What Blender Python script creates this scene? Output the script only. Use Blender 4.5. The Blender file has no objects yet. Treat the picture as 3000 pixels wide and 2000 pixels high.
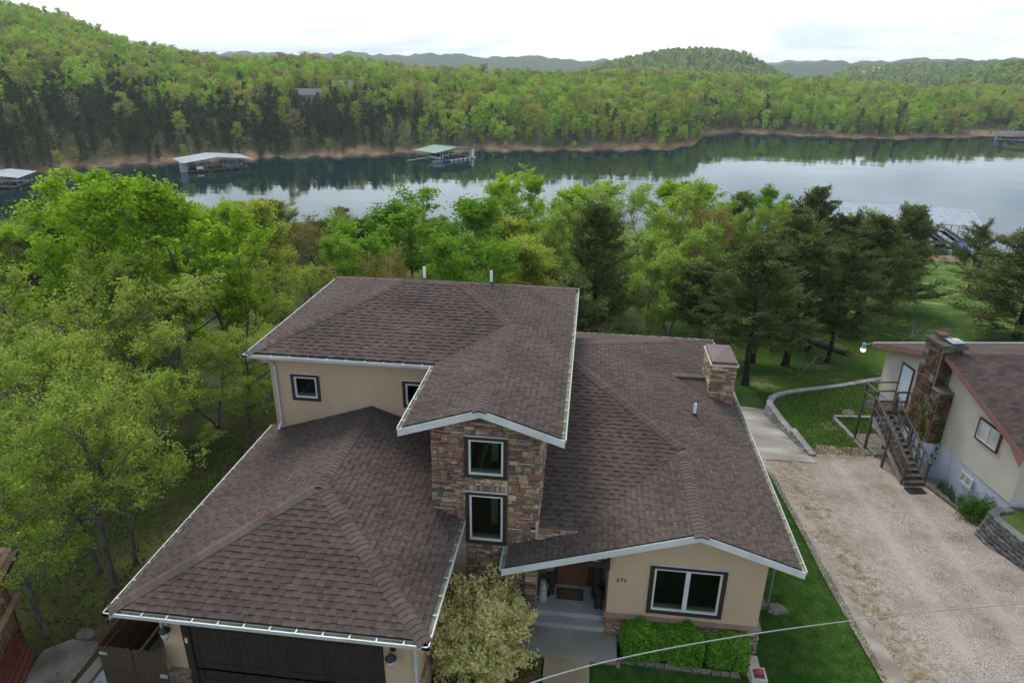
import bpy, math, random
import numpy as np
from mathutils import Vector, Matrix
R = math.radians
rnd = random.Random(7)
sc = bpy.context.scene
col = sc.collection

# ------------------------------------------------------------------ camera
CAM = Vector((0.0, 0.0, 14.485))
YAW, PITCH, ROLL, FPX = R(6.484), R(22.56), R(0.787), 1982.94
cam_d = bpy.data.cameras.new('camera')
cam = bpy.data.objects.new('camera', cam_d); col.objects.link(cam)
_f = Vector((-math.sin(YAW)*math.cos(PITCH), math.cos(YAW)*math.cos(PITCH), -math.sin(PITCH)))
_r = Vector((math.cos(YAW), math.sin(YAW), 0)); _u = _r.cross(_f)
_r2 = _r*math.cos(ROLL)+_u*math.sin(ROLL); _u2 = _u*math.cos(ROLL)-_r*math.sin(ROLL)
mw = Matrix.Identity(4)
for i in range(3):
    mw[i][0], mw[i][1], mw[i][2], mw[i][3] = _r2[i], _u2[i], -_f[i], CAM[i]
cam.matrix_world = mw
cam_d.sensor_fit = 'HORIZONTAL'; cam_d.sensor_width = 36.0
cam_d.lens = 36.0*FPX/3000.0
cam_d.clip_start = 0.1; cam_d.clip_end = 30000
sc.camera = cam

# ------------------------------------------------------------------ sky
SUN_AZ, SUN_EL = R(-25), R(48)          # azimuth from +y towards +x
wd = bpy.data.worlds.new('World'); sc.world = wd; wd.use_nodes = True
nt = wd.node_tree; nt.nodes.clear()
def wn(t, **k):
    n = nt.nodes.new(t)
    for a, b in k.items(): setattr(n, a, b)
    return n
out = wn('ShaderNodeOutputWorld'); bg = wn('ShaderNodeBackground')
sky = wn('ShaderNodeTexSky', sky_type='NISHITA', sun_disc=False)
sky.sun_elevation = SUN_EL; sky.sun_rotation = SUN_AZ
sky.air_density = 1.0; sky.dust_density = 2.5; sky.ozone_density = 1.0
sm = wn('ShaderNodeVectorMath', operation='SCALE'); sm.inputs['Scale'].default_value = 0.9
nt.links.new(sky.outputs[0], sm.inputs[0])
tc = wn('ShaderNodeTexCoord'); sx = wn('ShaderNodeSeparateXYZ'); nt.links.new(tc.outputs['Generated'], sx.inputs[0])
zz = wn('ShaderNodeMath', operation='MAXIMUM'); zz.inputs[1].default_value = 0.0; nt.links.new(sx.outputs[2], zz.inputs[0])
za = wn('ShaderNodeMath', operation='ADD'); za.inputs[1].default_value = 0.16; nt.links.new(zz.outputs[0], za.inputs[0])
dx = wn('ShaderNodeMath', operation='DIVIDE'); nt.links.new(sx.outputs[0], dx.inputs[0]); nt.links.new(za.outputs[0], dx.inputs[1])
dy = wn('ShaderNodeMath', operation='DIVIDE'); nt.links.new(sx.outputs[1], dy.inputs[0]); nt.links.new(za.outputs[0], dy.inputs[1])
cb = wn('ShaderNodeCombineXYZ'); nt.links.new(dx.outputs[0], cb.inputs[0]); nt.links.new(dy.outputs[0], cb.inputs[1])
cb.inputs[2].default_value = 2.05
n1 = wn('ShaderNodeTexNoise'); n1.inputs["Scale"].default_value = 0.6; n1.inputs['Detail'].default_value = 4.0; n1.inputs['Roughness'].default_value = 0.55
nt.links.new(cb.outputs[0], n1.inputs['Vector'])
cr = wn('ShaderNodeValToRGB')
cr.color_ramp.elements[0].position = 0.38; cr.color_ramp.elements[0].color = (4.5, 5.2, 5.8, 1)
cr.color_ramp.elements[1].position = 0.66; cr.color_ramp.elements[1].color = (11.2, 11.3, 11.4, 1)
nt.links.new(n1.outputs['Fac'], cr.inputs[0])
mx = wn('ShaderNodeMixRGB'); mx.inputs[0].default_value = 0.86
zr_ = wn('ShaderNodeValToRGB'); ze_ = zr_.color_ramp.elements          # thin bright cloud low down, thicker and darker overhead
ze_[0].position = 0.0; ze_[0].color = (1, 1, 1, 1); ze_[1].position = 1.0; ze_[1].color = (0.52, 0.58, 0.65, 1)
for p_, c_ in ((0.08, (0.95, 0.96, 0.98, 1)), (0.14, (0.68, 0.75, 0.82, 1)), (0.24, (0.52, 0.59, 0.67, 1)), (0.42, (0.50, 0.56, 0.63, 1))): e_ = ze_.new(p_); e_.color = c_
nt.links.new(zz.outputs[0], zr_.inputs[0])
mz = wn('ShaderNodeMixRGB', blend_type='MULTIPLY'); mz.inputs[0].default_value = 1.0; nt.links.new(cr.outputs[0], mz.inputs[1]); nt.links.new(zr_.outputs[0], mz.inputs[2])
nt.links.new(sm.outputs[0], mx.inputs[1]); nt.links.new(mz.outputs[0], mx.inputs[2])
nt.links.new(mx.outputs[0], bg.inputs[0]); bg.inputs[1].default_value = 0.1
nt.links.new(bg.outputs[0], out.inputs[0])
sun_d = bpy.data.lights.new('sun', 'SUN'); sun_d.energy = 1.4; sun_d.angle = R(25); sun_d.color = (1.0, 0.96, 0.9)
sun = bpy.data.objects.new('sun', sun_d); col.objects.link(sun)
_sd = Vector((math.sin(SUN_AZ)*math.cos(SUN_EL), math.cos(SUN_AZ)*math.cos(SUN_EL), math.sin(SUN_EL)))
sun.rotation_euler = _sd.to_track_quat('Z', 'Y').to_euler(); sun.location = (0, 0, 60)
sc.view_settings.view_transform = 'Standard'; sc.view_settings.look = 'None'
sc.view_settings.exposure = 1.1; sc.view_settings.gamma = 1.0; sc.view_settings.use_curve_mapping = False
sc.render.engine = 'CYCLES'
sc.cycles.use_denoising = True
sc.cycles.adaptive_threshold = 0.02; sc.cycles.use_light_tree = False
sc.cycles.max_bounces = 5; sc.cycles.diffuse_bounces = 3; sc.cycles.glossy_bounces = 3
sc.cycles.transparent_max_bounces = 8; sc.cycles.transmission_bounces = 3; sc.cycles.volume_bounces = 0
sc.cycles.caustics_reflective = False; sc.cycles.caustics_refractive = False

# ------------------------------------------------------------------ materials
MATS = {}
def _nodes(name):
    m = bpy.data.materials.new(name); m.use_nodes = True
    t = m.node_tree; t.nodes.clear()
    o = t.nodes.new('ShaderNodeOutputMaterial')
    return m, t, o
def _ramp(t, stops, interp='LINEAR'):
    r = t.nodes.new('ShaderNodeValToRGB'); r.color_ramp.interpolation = interp
    e = r.color_ramp.elements
    while len(e) < len(stops): e.new(0.5)
    for x, (p, c) in zip(e, stops): x.position = p; x.color = (c[0], c[1], c[2], 1)
    return r
def _rand(t):
    """one random value for each object, loose piece or instance"""
    oi = t.nodes.new('ShaderNodeObjectInfo'); g = t.nodes.new('ShaderNodeNewGeometry')
    a = t.nodes.new('ShaderNodeMath'); a.operation = 'ADD'
    t.links.new(oi.outputs['Random'], a.inputs[0]); t.links.new(g.outputs['Random Per Island'], a.inputs[1])
    f = t.nodes.new('ShaderNodeMath'); f.operation = 'FRACT'; t.links.new(a.outputs[0], f.inputs[0])
    return f.outputs[0]
def mat(name, c1, c2=None, scale=3.0, rough=0.85, bump=0.0, bscale=None, metal=0.0, spec=0.3, stretch=(1, 1, 1), coords='Object', detail=6.0, lo=0.35, hi=0.65):
    """plain surface: noise between two colours, fine noise bump"""
    if name in MATS: return MATS[name]
    m, t, o = _nodes(name); b = t.nodes.new('ShaderNodeBsdfPrincipled'); t.links.new(b.outputs[0], o.inputs[0])
    b.inputs['Roughness'].default_value = rough; b.inputs['Metallic'].default_value = metal; b.inputs['Specular IOR Level'].default_value = spec
    b.inputs['Base Color'].default_value = (*c1, 1)
    if coords == 'World':
        v = t.nodes.new('ShaderNodeNewGeometry').outputs['Position']
    else:
        v = t.nodes.new('ShaderNodeTexCoord').outputs['Object']
    mp = t.nodes.new('ShaderNodeMapping'); mp.inputs['Scale'].default_value = stretch; t.links.new(v, mp.inputs[0])
    if c2 is not None:
        n = t.nodes.new('ShaderNodeTexNoise'); n.inputs['Scale'].default_value = scale; n.inputs['Detail'].default_value = detail
        t.links.new(mp.outputs[0], n.inputs['Vector'])
        r = _ramp(t, [(lo, c1), (hi, c2)]); t.links.new(n.outputs['Fac'], r.inputs[0]); t.links.new(r.outputs[0], b.inputs['Base Color'])
    if bump > 0:
        n2 = t.nodes.new('ShaderNodeTexNoise'); n2.inputs['Scale'].default_value = bscale or scale*8; n2.inputs['Detail'].default_value = 4
        t.links.new(mp.outputs[0], n2.inputs['Vector'])
        bp = t.nodes.new('ShaderNodeBump'); bp.inputs['Strength'].default_value = min(1.0, bump); bp.inputs['Distance'].default_value = 0.03
        t.links.new(n2.outputs['Fac'], bp.inputs['Height']); t.links.new(bp.outputs[0], b.inputs['Normal'])
    MATS[name] = m; return m
def mat_pieces(name, stops, rough=0.9, nscale=9.0, nmix=0.35, bump=0.4, interp='CONSTANT', spec=0.2, tint=None):
    """each piece takes a colour of its own from the stops; grain on top"""
    m, t, o = _nodes(name); b = t.nodes.new('ShaderNodeBsdfPrincipled'); t.links.new(b.outputs[0], o.inputs[0])
    b.inputs['Roughness'].default_value = rough; b.inputs['Specular IOR Level'].default_value = spec
    r = _ramp(t, stops, interp); t.links.new(_rand(t), r.inputs[0])
    g = t.nodes.new('ShaderNodeNewGeometry')
    n = t.nodes.new('ShaderNodeTexNoise'); n.inputs['Scale'].default_value = nscale; n.inputs['Detail'].default_value = 5
    t.links.new(g.outputs['Position'], n.inputs['Vector'])
    v = t.nodes.new('ShaderNodeMapRange'); v.inputs[1].default_value = 0.25; v.inputs[2].default_value = 0.75
    v.inputs[3].default_value = 1-nmix; v.inputs[4].default_value = 1+nmix; t.links.new(n.outputs['Fac'], v.inputs[0])
    s = t.nodes.new('ShaderNodeVectorMath'); s.operation = 'SCALE'
    t.links.new(r.outputs[0], s.inputs[0]); t.links.new(v.outputs[0], s.inputs['Scale'])
    # weathering: broad patches a little lighter or darker
    n3 = t.nodes.new('ShaderNodeTexNoise'); n3.inputs['Scale'].default_value = 0.55; n3.inputs['Detail'].default_value = 4
    t.links.new(g.outputs['Position'], n3.inputs['Vector'])
    v3 = t.nodes.new('ShaderNodeMapRange'); v3.inputs[1].default_value = 0.3; v3.inputs[2].default_value = 0.7
    v3.inputs[3].default_value = 0.78; v3.inputs[4].default_value = 1.2; t.links.new(n3.outputs['Fac'], v3.inputs[0])
    s2 = t.nodes.new('ShaderNodeVectorMath'); s2.operation = 'SCALE'
    t.links.new(s.outputs[0], s2.inputs[0]); t.links.new(v3.outputs[0], s2.inputs['Scale'])
    t.links.new(s2.outputs[0], b.inputs['Base Color'])
    if bump > 0:
        n2 = t.nodes.new('ShaderNodeTexNoise'); n2.inputs['Scale'].default_value = nscale*4
        t.links.new(g.outputs['Position'], n2.inputs['Vector'])
        bp = t.nodes.new('ShaderNodeBump'); bp.inputs['Strength'].default_value = bump; bp.inputs['Distance'].default_value = 0.02
        t.links.new(n2.outputs['Fac'], bp.inputs['Height']); t.links.new(bp.outputs[0], b.inputs['Normal'])
    MATS[name] = m; return m
def mat_leaf(name, stops, trans=0.35, nscale=0.6, spread=0.25):
    m, t, o = _nodes(name)
    r = _ramp(t, stops)
    oi = t.nodes.new('ShaderNodeObjectInfo'); g = t.nodes.new('ShaderNodeNewGeometry'); tcx = t.nodes.new('ShaderNodeTexCoord')
    n = t.nodes.new('ShaderNodeTexNoise'); n.inputs['Scale'].default_value = nscale; n.inputs['Detail'].default_value = 3
    t.links.new(tcx.outputs['Object'], n.inputs['Vector'])
    # value = noise*.5 + island*.35 + object*.3 - .1
    a = t.nodes.new('ShaderNodeMath'); a.operation = 'MULTIPLY_ADD'; a.inputs[1].default_value = 0.40; a.inputs[2].default_value = -0.08
    t.links.new(g.outputs['Random Per Island'], a.inputs[0])
    b2 = t.nodes.new('ShaderNodeMath'); b2.operation = 'MULTIPLY_ADD'; b2.inputs[1].default_value = 0.45; t.links.new(n.outputs['Fac'], b2.inputs[0]); t.links.new(a.outputs[0], b2.inputs[2])
    c = t.nodes.new('ShaderNodeMath'); c.operation = 'MULTIPLY_ADD'; c.inputs[1].default_value = spread; t.links.new(oi.outputs['Random'], c.inputs[0]); t.links.new(b2.outputs[0], c.inputs[2])
    t.links.new(c.outputs[0], r.inputs[0])
    d = t.nodes.new('ShaderNodeBsdfDiffuse'); tr = t.nodes.new('ShaderNodeBsdfTranslucent'); mxs = t.nodes.new('ShaderNodeMixShader'); mxs.inputs[0].default_value = trans
    t.links.new(r.outputs[0], d.inputs[0]); t.links.new(r.outputs[0], tr.inputs[0])
    t.links.new(d.outputs[0], mxs.inputs[1]); t.links.new(tr.outputs[0], mxs.inputs[2]); t.links.new(mxs.outputs[0], o.inputs[0])
    MATS[name] = m; return m

white = mat('white_paint', (0.62, 0.615, 0.61), (0.53, 0.525, 0.515), 2.0, 0.45, spec=0.4)
gutter_white = mat('gutter_white', (0.505, 0.505, 0.513), (0.398, 0.398, 0.390), 1.2, 0.35, spec=0.45)
gutter_dirt = mat('gutter_dirt', (0.30, 0.30, 0.21), (0.17, 0.15, 0.09), 4.0, 0.95)
stucco = mat('stucco', (0.510, 0.370, 0.255), (0.462, 0.331, 0.224), 1.1, 0.95, 0.25, 90, spec=0.1, stretch=(0.820, 0.820, 0.416))
dark_trim = mat('dark_trim', (0.030, 0.020, 0.016), (0.040, 0.028, 0.022), 5.0, 0.6, spec=0.3)
garage_wood = mat('garage_wood', (0.026, 0.018, 0.015), (0.040, 0.029, 0.023), 14.0, 0.65, 0.15, 60, stretch=(1, 1, 0.06))
concrete = mat('concrete', (0.21, 0.195, 0.165), (0.11, 0.095, 0.075), 1.4, 0.95, 0.25, 40, coords='World')
walk_conc = mat('walk_concrete', (0.31, 0.245, 0.155), (0.225, 0.175, 0.105), 1.3, 0.95, 0.3, 40, coords='World')
porch_conc = mat('porch_concrete', (0.26, 0.262, 0.258), (0.33, 0.33, 0.32), 1.6, 0.9, 0.2, 50, coords='World')
pale_conc = mat('pale_concrete', (0.37, 0.35, 0.315), (0.205, 0.175, 0.145), 0.75, 0.95, 0.3, 30, coords='World', stretch=(0.45, 1, 1), detail=10.0, lo=0.40, hi=0.62)
wood_grey = mat('weathered_wood', (0.145, 0.12, 0.10), (0.075, 0.060, 0.05), 7.0, 0.95, 0.3, 40)
wood_pale = mat('bleached_wood', (0.33, 0.31, 0.285), (0.2, 0.185, 0.165), 5.0, 0.95, 0.3, 40)
fence_wood = mat('fence_wood', (0.045, 0.028, 0.018), (0.085, 0.056, 0.036), 4.0, 0.95, 0.3, 30, stretch=(3, 3, 0.4))
red_wood = mat('red_deck_wood', (0.16, 0.045, 0.03), (0.105, 0.032, 0.022), 3.0, 0.85, 0.2, 30)
rail_wood = mat('rail_wood', (0.20, 0.13, 0.075), (0.135, 0.085, 0.05), 4.0, 0.9, 0.2, 30)
door_wood = mat('door_wood', (0.125, 0.055, 0.030), (0.085, 0.036, 0.02), 5.0, 0.6, stretch=(4, 4, 0.4))
black_metal = mat('black_metal', (0.012, 0.014, 0.016), None, rough=0.45, spec=0.4)
zinc = mat('galvanised_metal', (0.33, 0.40, 0.41), (0.24, 0.29, 0.30), 4.0, 0.5, spec=0.5)
lantern_glass = mat('lantern_glass', (0.62, 0.55, 0.42), (0.5, 0.44, 0.34), 9.0, 0.4)
carved = mat('dark_carving', (0.020, 0.017, 0.015), (0.040, 0.034, 0.03), 14.0, 0.8, 0.6, 30)
cap_metal = mat('cap_metal', (0.125, 0.075, 0.068), (0.105, 0.062, 0.056), 2.0, 0.5, spec=0.4)
ledge_m = mat('ledge_stone_brown', (0.285, 0.20, 0.15), (0.20, 0.135, 0.10), 5.0, 0.9, 0.3, 30)
cap_stone = mat('cap_stone', (0.60, 0.51, 0.42), (0.47, 0.38, 0.31), 5.0, 0.9, 0.3, 30)
mortar = mat('mortar', (0.42, 0.35, 0.27), (0.32, 0.265, 0.20), 8.0, 0.95, 0.3, 50)
dark_room = mat('dark_room', (0.055, 0.048, 0.042), None, rough=0.95, spec=0.1)
teal_sill = mat('window_inner_sill', (0.30, 0.44, 0.42), None, rough=0.4)
pvc = mat('white_pipe', (0.78, 0.79, 0.81), None, rough=0.4)
bark = mat('grey_bark', (0.155, 0.138, 0.118), (0.075, 0.064, 0.054), 5.0, 0.95, 0.5, 20, stretch=(1, 1, 0.35))
bark_pale = mat('pale_bark', (0.27, 0.25, 0.215), (0.16, 0.145, 0.12), 5.0, 0.95, 0.4, 20, stretch=(1, 1, 0.35))
bark_dark = mat('dark_bark', (0.042, 0.034, 0.028), (0.022, 0.018, 0.015), 5.0, 0.95, 0.5, 20, stretch=(1, 1, 0.35))
siding = mat('cream_siding', (0.504, 0.462, 0.378), (0.456, 0.414, 0.336), 1.2, 0.6, spec=0.3)
found = mat('pale_blue_render', (0.540, 0.572, 0.670), (0.454, 0.486, 0.583), 0.8, 0.95, 0.2, 40)
red_trim = mat('faded_red_trim', (0.235, 0.115, 0.092), (0.19, 0.09, 0.075), 3.0, 0.8)
brown_trim = mat('brown_trim', (0.085, 0.038, 0.025), None, rough=0.6)
white_door = mat('white_door', (0.66, 0.72, 0.80), None, rough=0.5)
curtain = mat('net_curtain', (0.672, 0.704, 0.720), (0.528, 0.560, 0.576), 2.0, 0.9)
metal_roof_pale = mat('pale_metal_roof', (0.36, 0.39, 0.42), (0.29, 0.32, 0.35), 0.5, 0.55, spec=0.3)
metal_roof_green = mat('green_metal_roof', (0.055, 0.21, 0.13), (0.045, 0.175, 0.11), 0.4, 0.4, spec=0.5)
metal_roof_blue = mat('blue_metal_roof', (0.03, 0.14, 0.38), None, rough=0.4, spec=0.5)
boat_white = mat('boat_white', (0.75, 0.76, 0.77), None, rough=0.25, spec=0.5)
boat_dark = mat('boat_cover', (0.012, 0.015, 0.02), None, rough=0.7)
blue_paint = mat('blue_paint', (0.03, 0.12, 0.42), None, rough=0.4)
dock_board = mat('dock_boards', (0.20, 0.105, 0.065), (0.14, 0.075, 0.05), 1.0, 0.9)
dock_grey = mat('dock_grey_boards', (0.24, 0.21, 0.18), (0.17, 0.15, 0.13), 1.0, 0.9)
black_rubber = mat('black_rubber', (0.014, 0.014, 0.014), None, rough=0.8)
mat_coir = mat('coir', (0.20, 0.105, 0.065), (0.15, 0.08, 0.05), 40, 0.98)
cable_m = mat('cable', (0.30, 0.29, 0.28), None, rough=0.6)
dish_grey = mat('dish_grey', (0.20, 0.21, 0.22), None, rough=0.5)
rock_m = mat('garden_rock', (0.22, 0.19, 0.15), (0.12, 0.10, 0.08), 6.0, 0.95, 0.5, 20)

def mat_shingle(name, stops, tan, band):
    """laminated shingle: plain raised teeth; the lower layer between them is tan at its edge with a dark printed band above"""
    m = mat_pieces(name, stops, 0.95, 30.0, 0.2, 0.5); t = m.node_tree; b = [n for n in t.nodes if n.type == 'BSDF_PRINCIPLED'][0]; src = b.inputs['Base Color'].links[0].from_socket
    a = t.nodes.new('ShaderNodeAttribute'); a.attribute_name = 'band'
    r = t.nodes.new('ShaderNodeValToRGB'); e = r.color_ramp.elements; e[0].position = 0.0; e[0].color = (1, 1, 1, 1); e[1].position = 0.06; e[1].color = (*tan, 1); x = e.new(0.35); x.color = (tan[0]*.9, tan[1]*.9, tan[2]*.92, 1); x = e.new(0.95); x.color = (band, band, band, 1)
    t.links.new(a.outputs['Fac'], r.inputs[0]); mu = t.nodes.new('ShaderNodeMixRGB'); mu.blend_type = 'MULTIPLY'; mu.inputs[0].default_value = 1.0
    t.links.new(src, mu.inputs[1]); t.links.new(r.outputs[0], mu.inputs[2]); t.links.new(mu.outputs[0], b.inputs['Base Color']); return m
shingle_m = mat_shingle('asphalt_shingle', [(0.0, (0.084, 0.063, 0.056)), (0.30, (0.091, 0.070, 0.061)), (0.55, (0.076, 0.056, 0.051)), (0.75, (0.097, 0.073, 0.062)), (0.92, (0.069, 0.051, 0.048))], (1.36, 1.30, 1.15), 0.64)
ridge_m = mat_pieces('ridge_shingle', [(0.0, (0.113, 0.081, 0.072)), (0.35, (0.123, 0.090, 0.080)), (0.7, (0.103, 0.073, 0.065)), (0.92, (0.102, 0.052, 0.044))], 0.95, 30.0, 0.18, 0.5)
shingle_n = mat_pieces('old_shingle', [(0.0, (0.081, 0.056, 0.050)), (0.4, (0.097, 0.067, 0.058)), (0.75, (0.068, 0.047, 0.042)), (0.93, (0.054, 0.038, 0.036))], 0.95, 30.0, 0.2, 0.4)
shingle_tan = mat_pieces('tan_shingle', [(0.0, (0.20, 0.135, 0.088)), (0.4, (0.235, 0.165, 0.11)), (0.75, (0.165, 0.11, 0.075))], 0.95, 30.0, 0.2, 0.4)
asphalt_edge = mat('shingle_edge', (0.020, 0.016, 0.016), None, rough=0.95)
stone_m = mat_pieces('ledge_stone', [(0.0, (0.35, 0.250, 0.165)), (0.17, (0.245, 0.155, 0.10)), (0.33, (0.47, 0.375, 0.265)), (0.48, (0.175, 0.118, 0.086)), (0.62, (0.285, 0.115, 0.082)), (0.71, (0.33, 0.235, 0.165)), (0.82, (0.105, 0.105, 0.115)), (0.91, (0.33, 0.18, 0.125))], 0.95, 14.0, 0.42, 0.9)
rubble_m = mat_pieces('rubble_stone', [(0.0, (0.115, 0.060, 0.036)), (0.2, (0.075, 0.044, 0.031)), (0.4, (0.15, 0.080, 0.046)), (0.58, (0.060, 0.043, 0.036)), (0.72, (0.125, 0.078, 0.055)), (0.9, (0.19, 0.155, 0.125))], 0.95, 9.0, 0.45, 0.9)
block_m = mat_pieces('wall_block', [(0.0, (0.29, 0.275, 0.265)), (0.35, (0.24, 0.23, 0.225)), (0.7, (0.34, 0.325, 0.31))], 0.95, 14.0, 0.3, 0.9)
block_dark = mat_pieces('dark_wall_block', [(0.0, (0.135, 0.13, 0.125)), (0.35, (0.10, 0.097, 0.095)), (0.7, (0.175, 0.168, 0.16))], 0.95, 14.0, 0.35, 0.9)

leaf_maple = mat_leaf('maple_leaf', [(0.1, (0.153, 0.273, 0.019)), (0.45, (0.312, 0.486, 0.035)), (0.8, (0.491, 0.652, 0.067))], 0.45)
leaf_maple2 = mat_leaf('spring_leaf', [(0.1, (0.085, 0.195, 0.015)), (0.45, (0.175, 0.340, 0.028)), (0.8, (0.29, 0.45, 0.055))], 0.45)
leaf_oak = mat_leaf('oak_leaf', [(0.1, (0.145, 0.214, 0.030)), (0.45, (0.297, 0.392, 0.058)), (0.75, (0.456, 0.511, 0.110)), (0.95, (0.496, 0.288, 0.096))], 0.4)
leaf_yellow = mat_leaf('yellow_leaf', [(0.1, (0.221, 0.286, 0.033)), (0.45, (0.390, 0.455, 0.065)), (0.8, (0.546, 0.559, 0.130))], 0.45)
leaf_bronze = mat_leaf('bronze_leaf', [(0.1, (0.140, 0.133, 0.031)), (0.45, (0.265, 0.218, 0.055)), (0.8, (0.390, 0.296, 0.094))], 0.4)
leaf_light = mat_leaf('light_leaf', [(0.1, (0.185, 0.280, 0.045)), (0.45, (0.325, 0.448, 0.073)), (0.8, (0.470, 0.582, 0.123))], 0.45)
leaf_cedar = mat_leaf('cedar_needles', [(0.1, (0.066, 0.089, 0.030)), (0.45, (0.127, 0.158, 0.049)), (0.8, (0.229, 0.230, 0.071)), (1.0, (0.327, 0.240, 0.084))], 0.2)
leaf_hedge = mat_leaf('hedge_leaf', [(0.1, (0.072, 0.195, 0.018)), (0.45, (0.156, 0.345, 0.036)), (0.8, (0.273, 0.481, 0.065))], 0.35, 3.0)
leaf_varieg = mat_leaf('variegated_leaf', [(0.12, (0.42, 0.52, 0.17)), (0.36, (0.68, 0.68, 0.28)), (0.58, (0.82, 0.68, 0.36)), (0.85, (0.82, 0.52, 0.35))], 0.5, 1.6)
leaf_iris = mat_leaf('iris_leaf', [(0.1, (0.045, 0.11, 0.055)), (0.5, (0.075, 0.165, 0.085)), (0.9, (0.11, 0.21, 0.10))], 0.3, 2.0)
leaf_under = mat_leaf('underbrush_leaf', [(0.1, (0.058, 0.130, 0.019)), (0.5, (0.111, 0.215, 0.033)), (0.9, (0.195, 0.299, 0.058))], 0.4)
straw_m = mat_leaf('dead_stems', [(0.1, (0.11, 0.055, 0.025)), (0.5, (0.20, 0.105, 0.05)), (0.9, (0.32, 0.19, 0.10))], 0.2, 2.0)
far_bright = mat_leaf('far_bright_leaf', [(0.15, (0.145, 0.248, 0.022)), (0.5, (0.272, 0.430, 0.039)), (0.85, (0.423, 0.581, 0.072))], 0.35, 0.25, 0.55)
far_olive = mat_leaf('far_olive_leaf', [(0.15, (0.185, 0.213, 0.031)), (0.5, (0.330, 0.353, 0.056)), (0.85, (0.448, 0.448, 0.101))], 0.35, 0.25, 0.55)
far_tawny = mat_leaf('far_tawny_leaf', [(0.15, (0.184, 0.166, 0.052)), (0.5, (0.298, 0.263, 0.079)), (0.85, (0.411, 0.350, 0.131))], 0.35, 0.25, 0.4)
far_cedar = mat_leaf('far_cedar_needles', [(0.15, (0.039, 0.056, 0.024)), (0.5, (0.067, 0.090, 0.034)), (0.85, (0.109, 0.129, 0.046))], 0.15, 0.25, 0.4)
far_pale = mat_leaf('far_pale_twigs', [(0.15, (0.169, 0.176, 0.091)), (0.5, (0.260, 0.260, 0.143)), (0.85, (0.364, 0.351, 0.208))], 0.3, 0.25, 0.3)

def glass_mat(name='window_glass', tint=0.62):
    m, t, o = _nodes(name)
    g = t.nodes.new('ShaderNodeBsdfGlossy'); g.inputs['Roughness'].default_value = 0.02; g.inputs['Color'].default_value = (0.8, 0.85, 0.85, 1)
    tr = t.nodes.new('ShaderNodeBsdfTransparent'); tr.inputs['Color'].default_value = (tint, tint, tint*.97, 1)
    fr = t.nodes.new('ShaderNodeFresnel'); fr.inputs['IOR'].default_value = 1.5
    gg = t.nodes.new('ShaderNodeNewGeometry'); iv = t.nodes.new('ShaderNodeMath'); iv.operation = 'SUBTRACT'; iv.inputs[0].default_value = 1.0; t.links.new(gg.outputs['Backfacing'], iv.inputs[1])
    ml = t.nodes.new('ShaderNodeMath'); ml.operation = 'MULTIPLY'; t.links.new(fr.outputs[0], ml.inputs[0]); t.links.new(iv.outputs[0], ml.inputs[1])
    mxs = t.nodes.new('ShaderNodeMixShader'); t.links.new(ml.outputs[0], mxs.inputs[0]); t.links.new(tr.outputs[0], mxs.inputs[1]); t.links.new(g.outputs[0], mxs.inputs[2])
    t.links.new(mxs.outputs[0], o.inputs[0]); return m
glass = glass_mat(); glass_clear = glass_mat('clear_glass', 0.94)
lamp_glow = None
def glow_mat():
    m, t, o = _nodes('lamp_glow'); e = t.nodes.new('ShaderNodeEmission'); e.inputs[0].default_value = (0.45, 1.0, 0.55, 1); e.inputs[1].default_value = 1.6
    t.links.new(e.outputs[0], o.inputs[0]); return m

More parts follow.
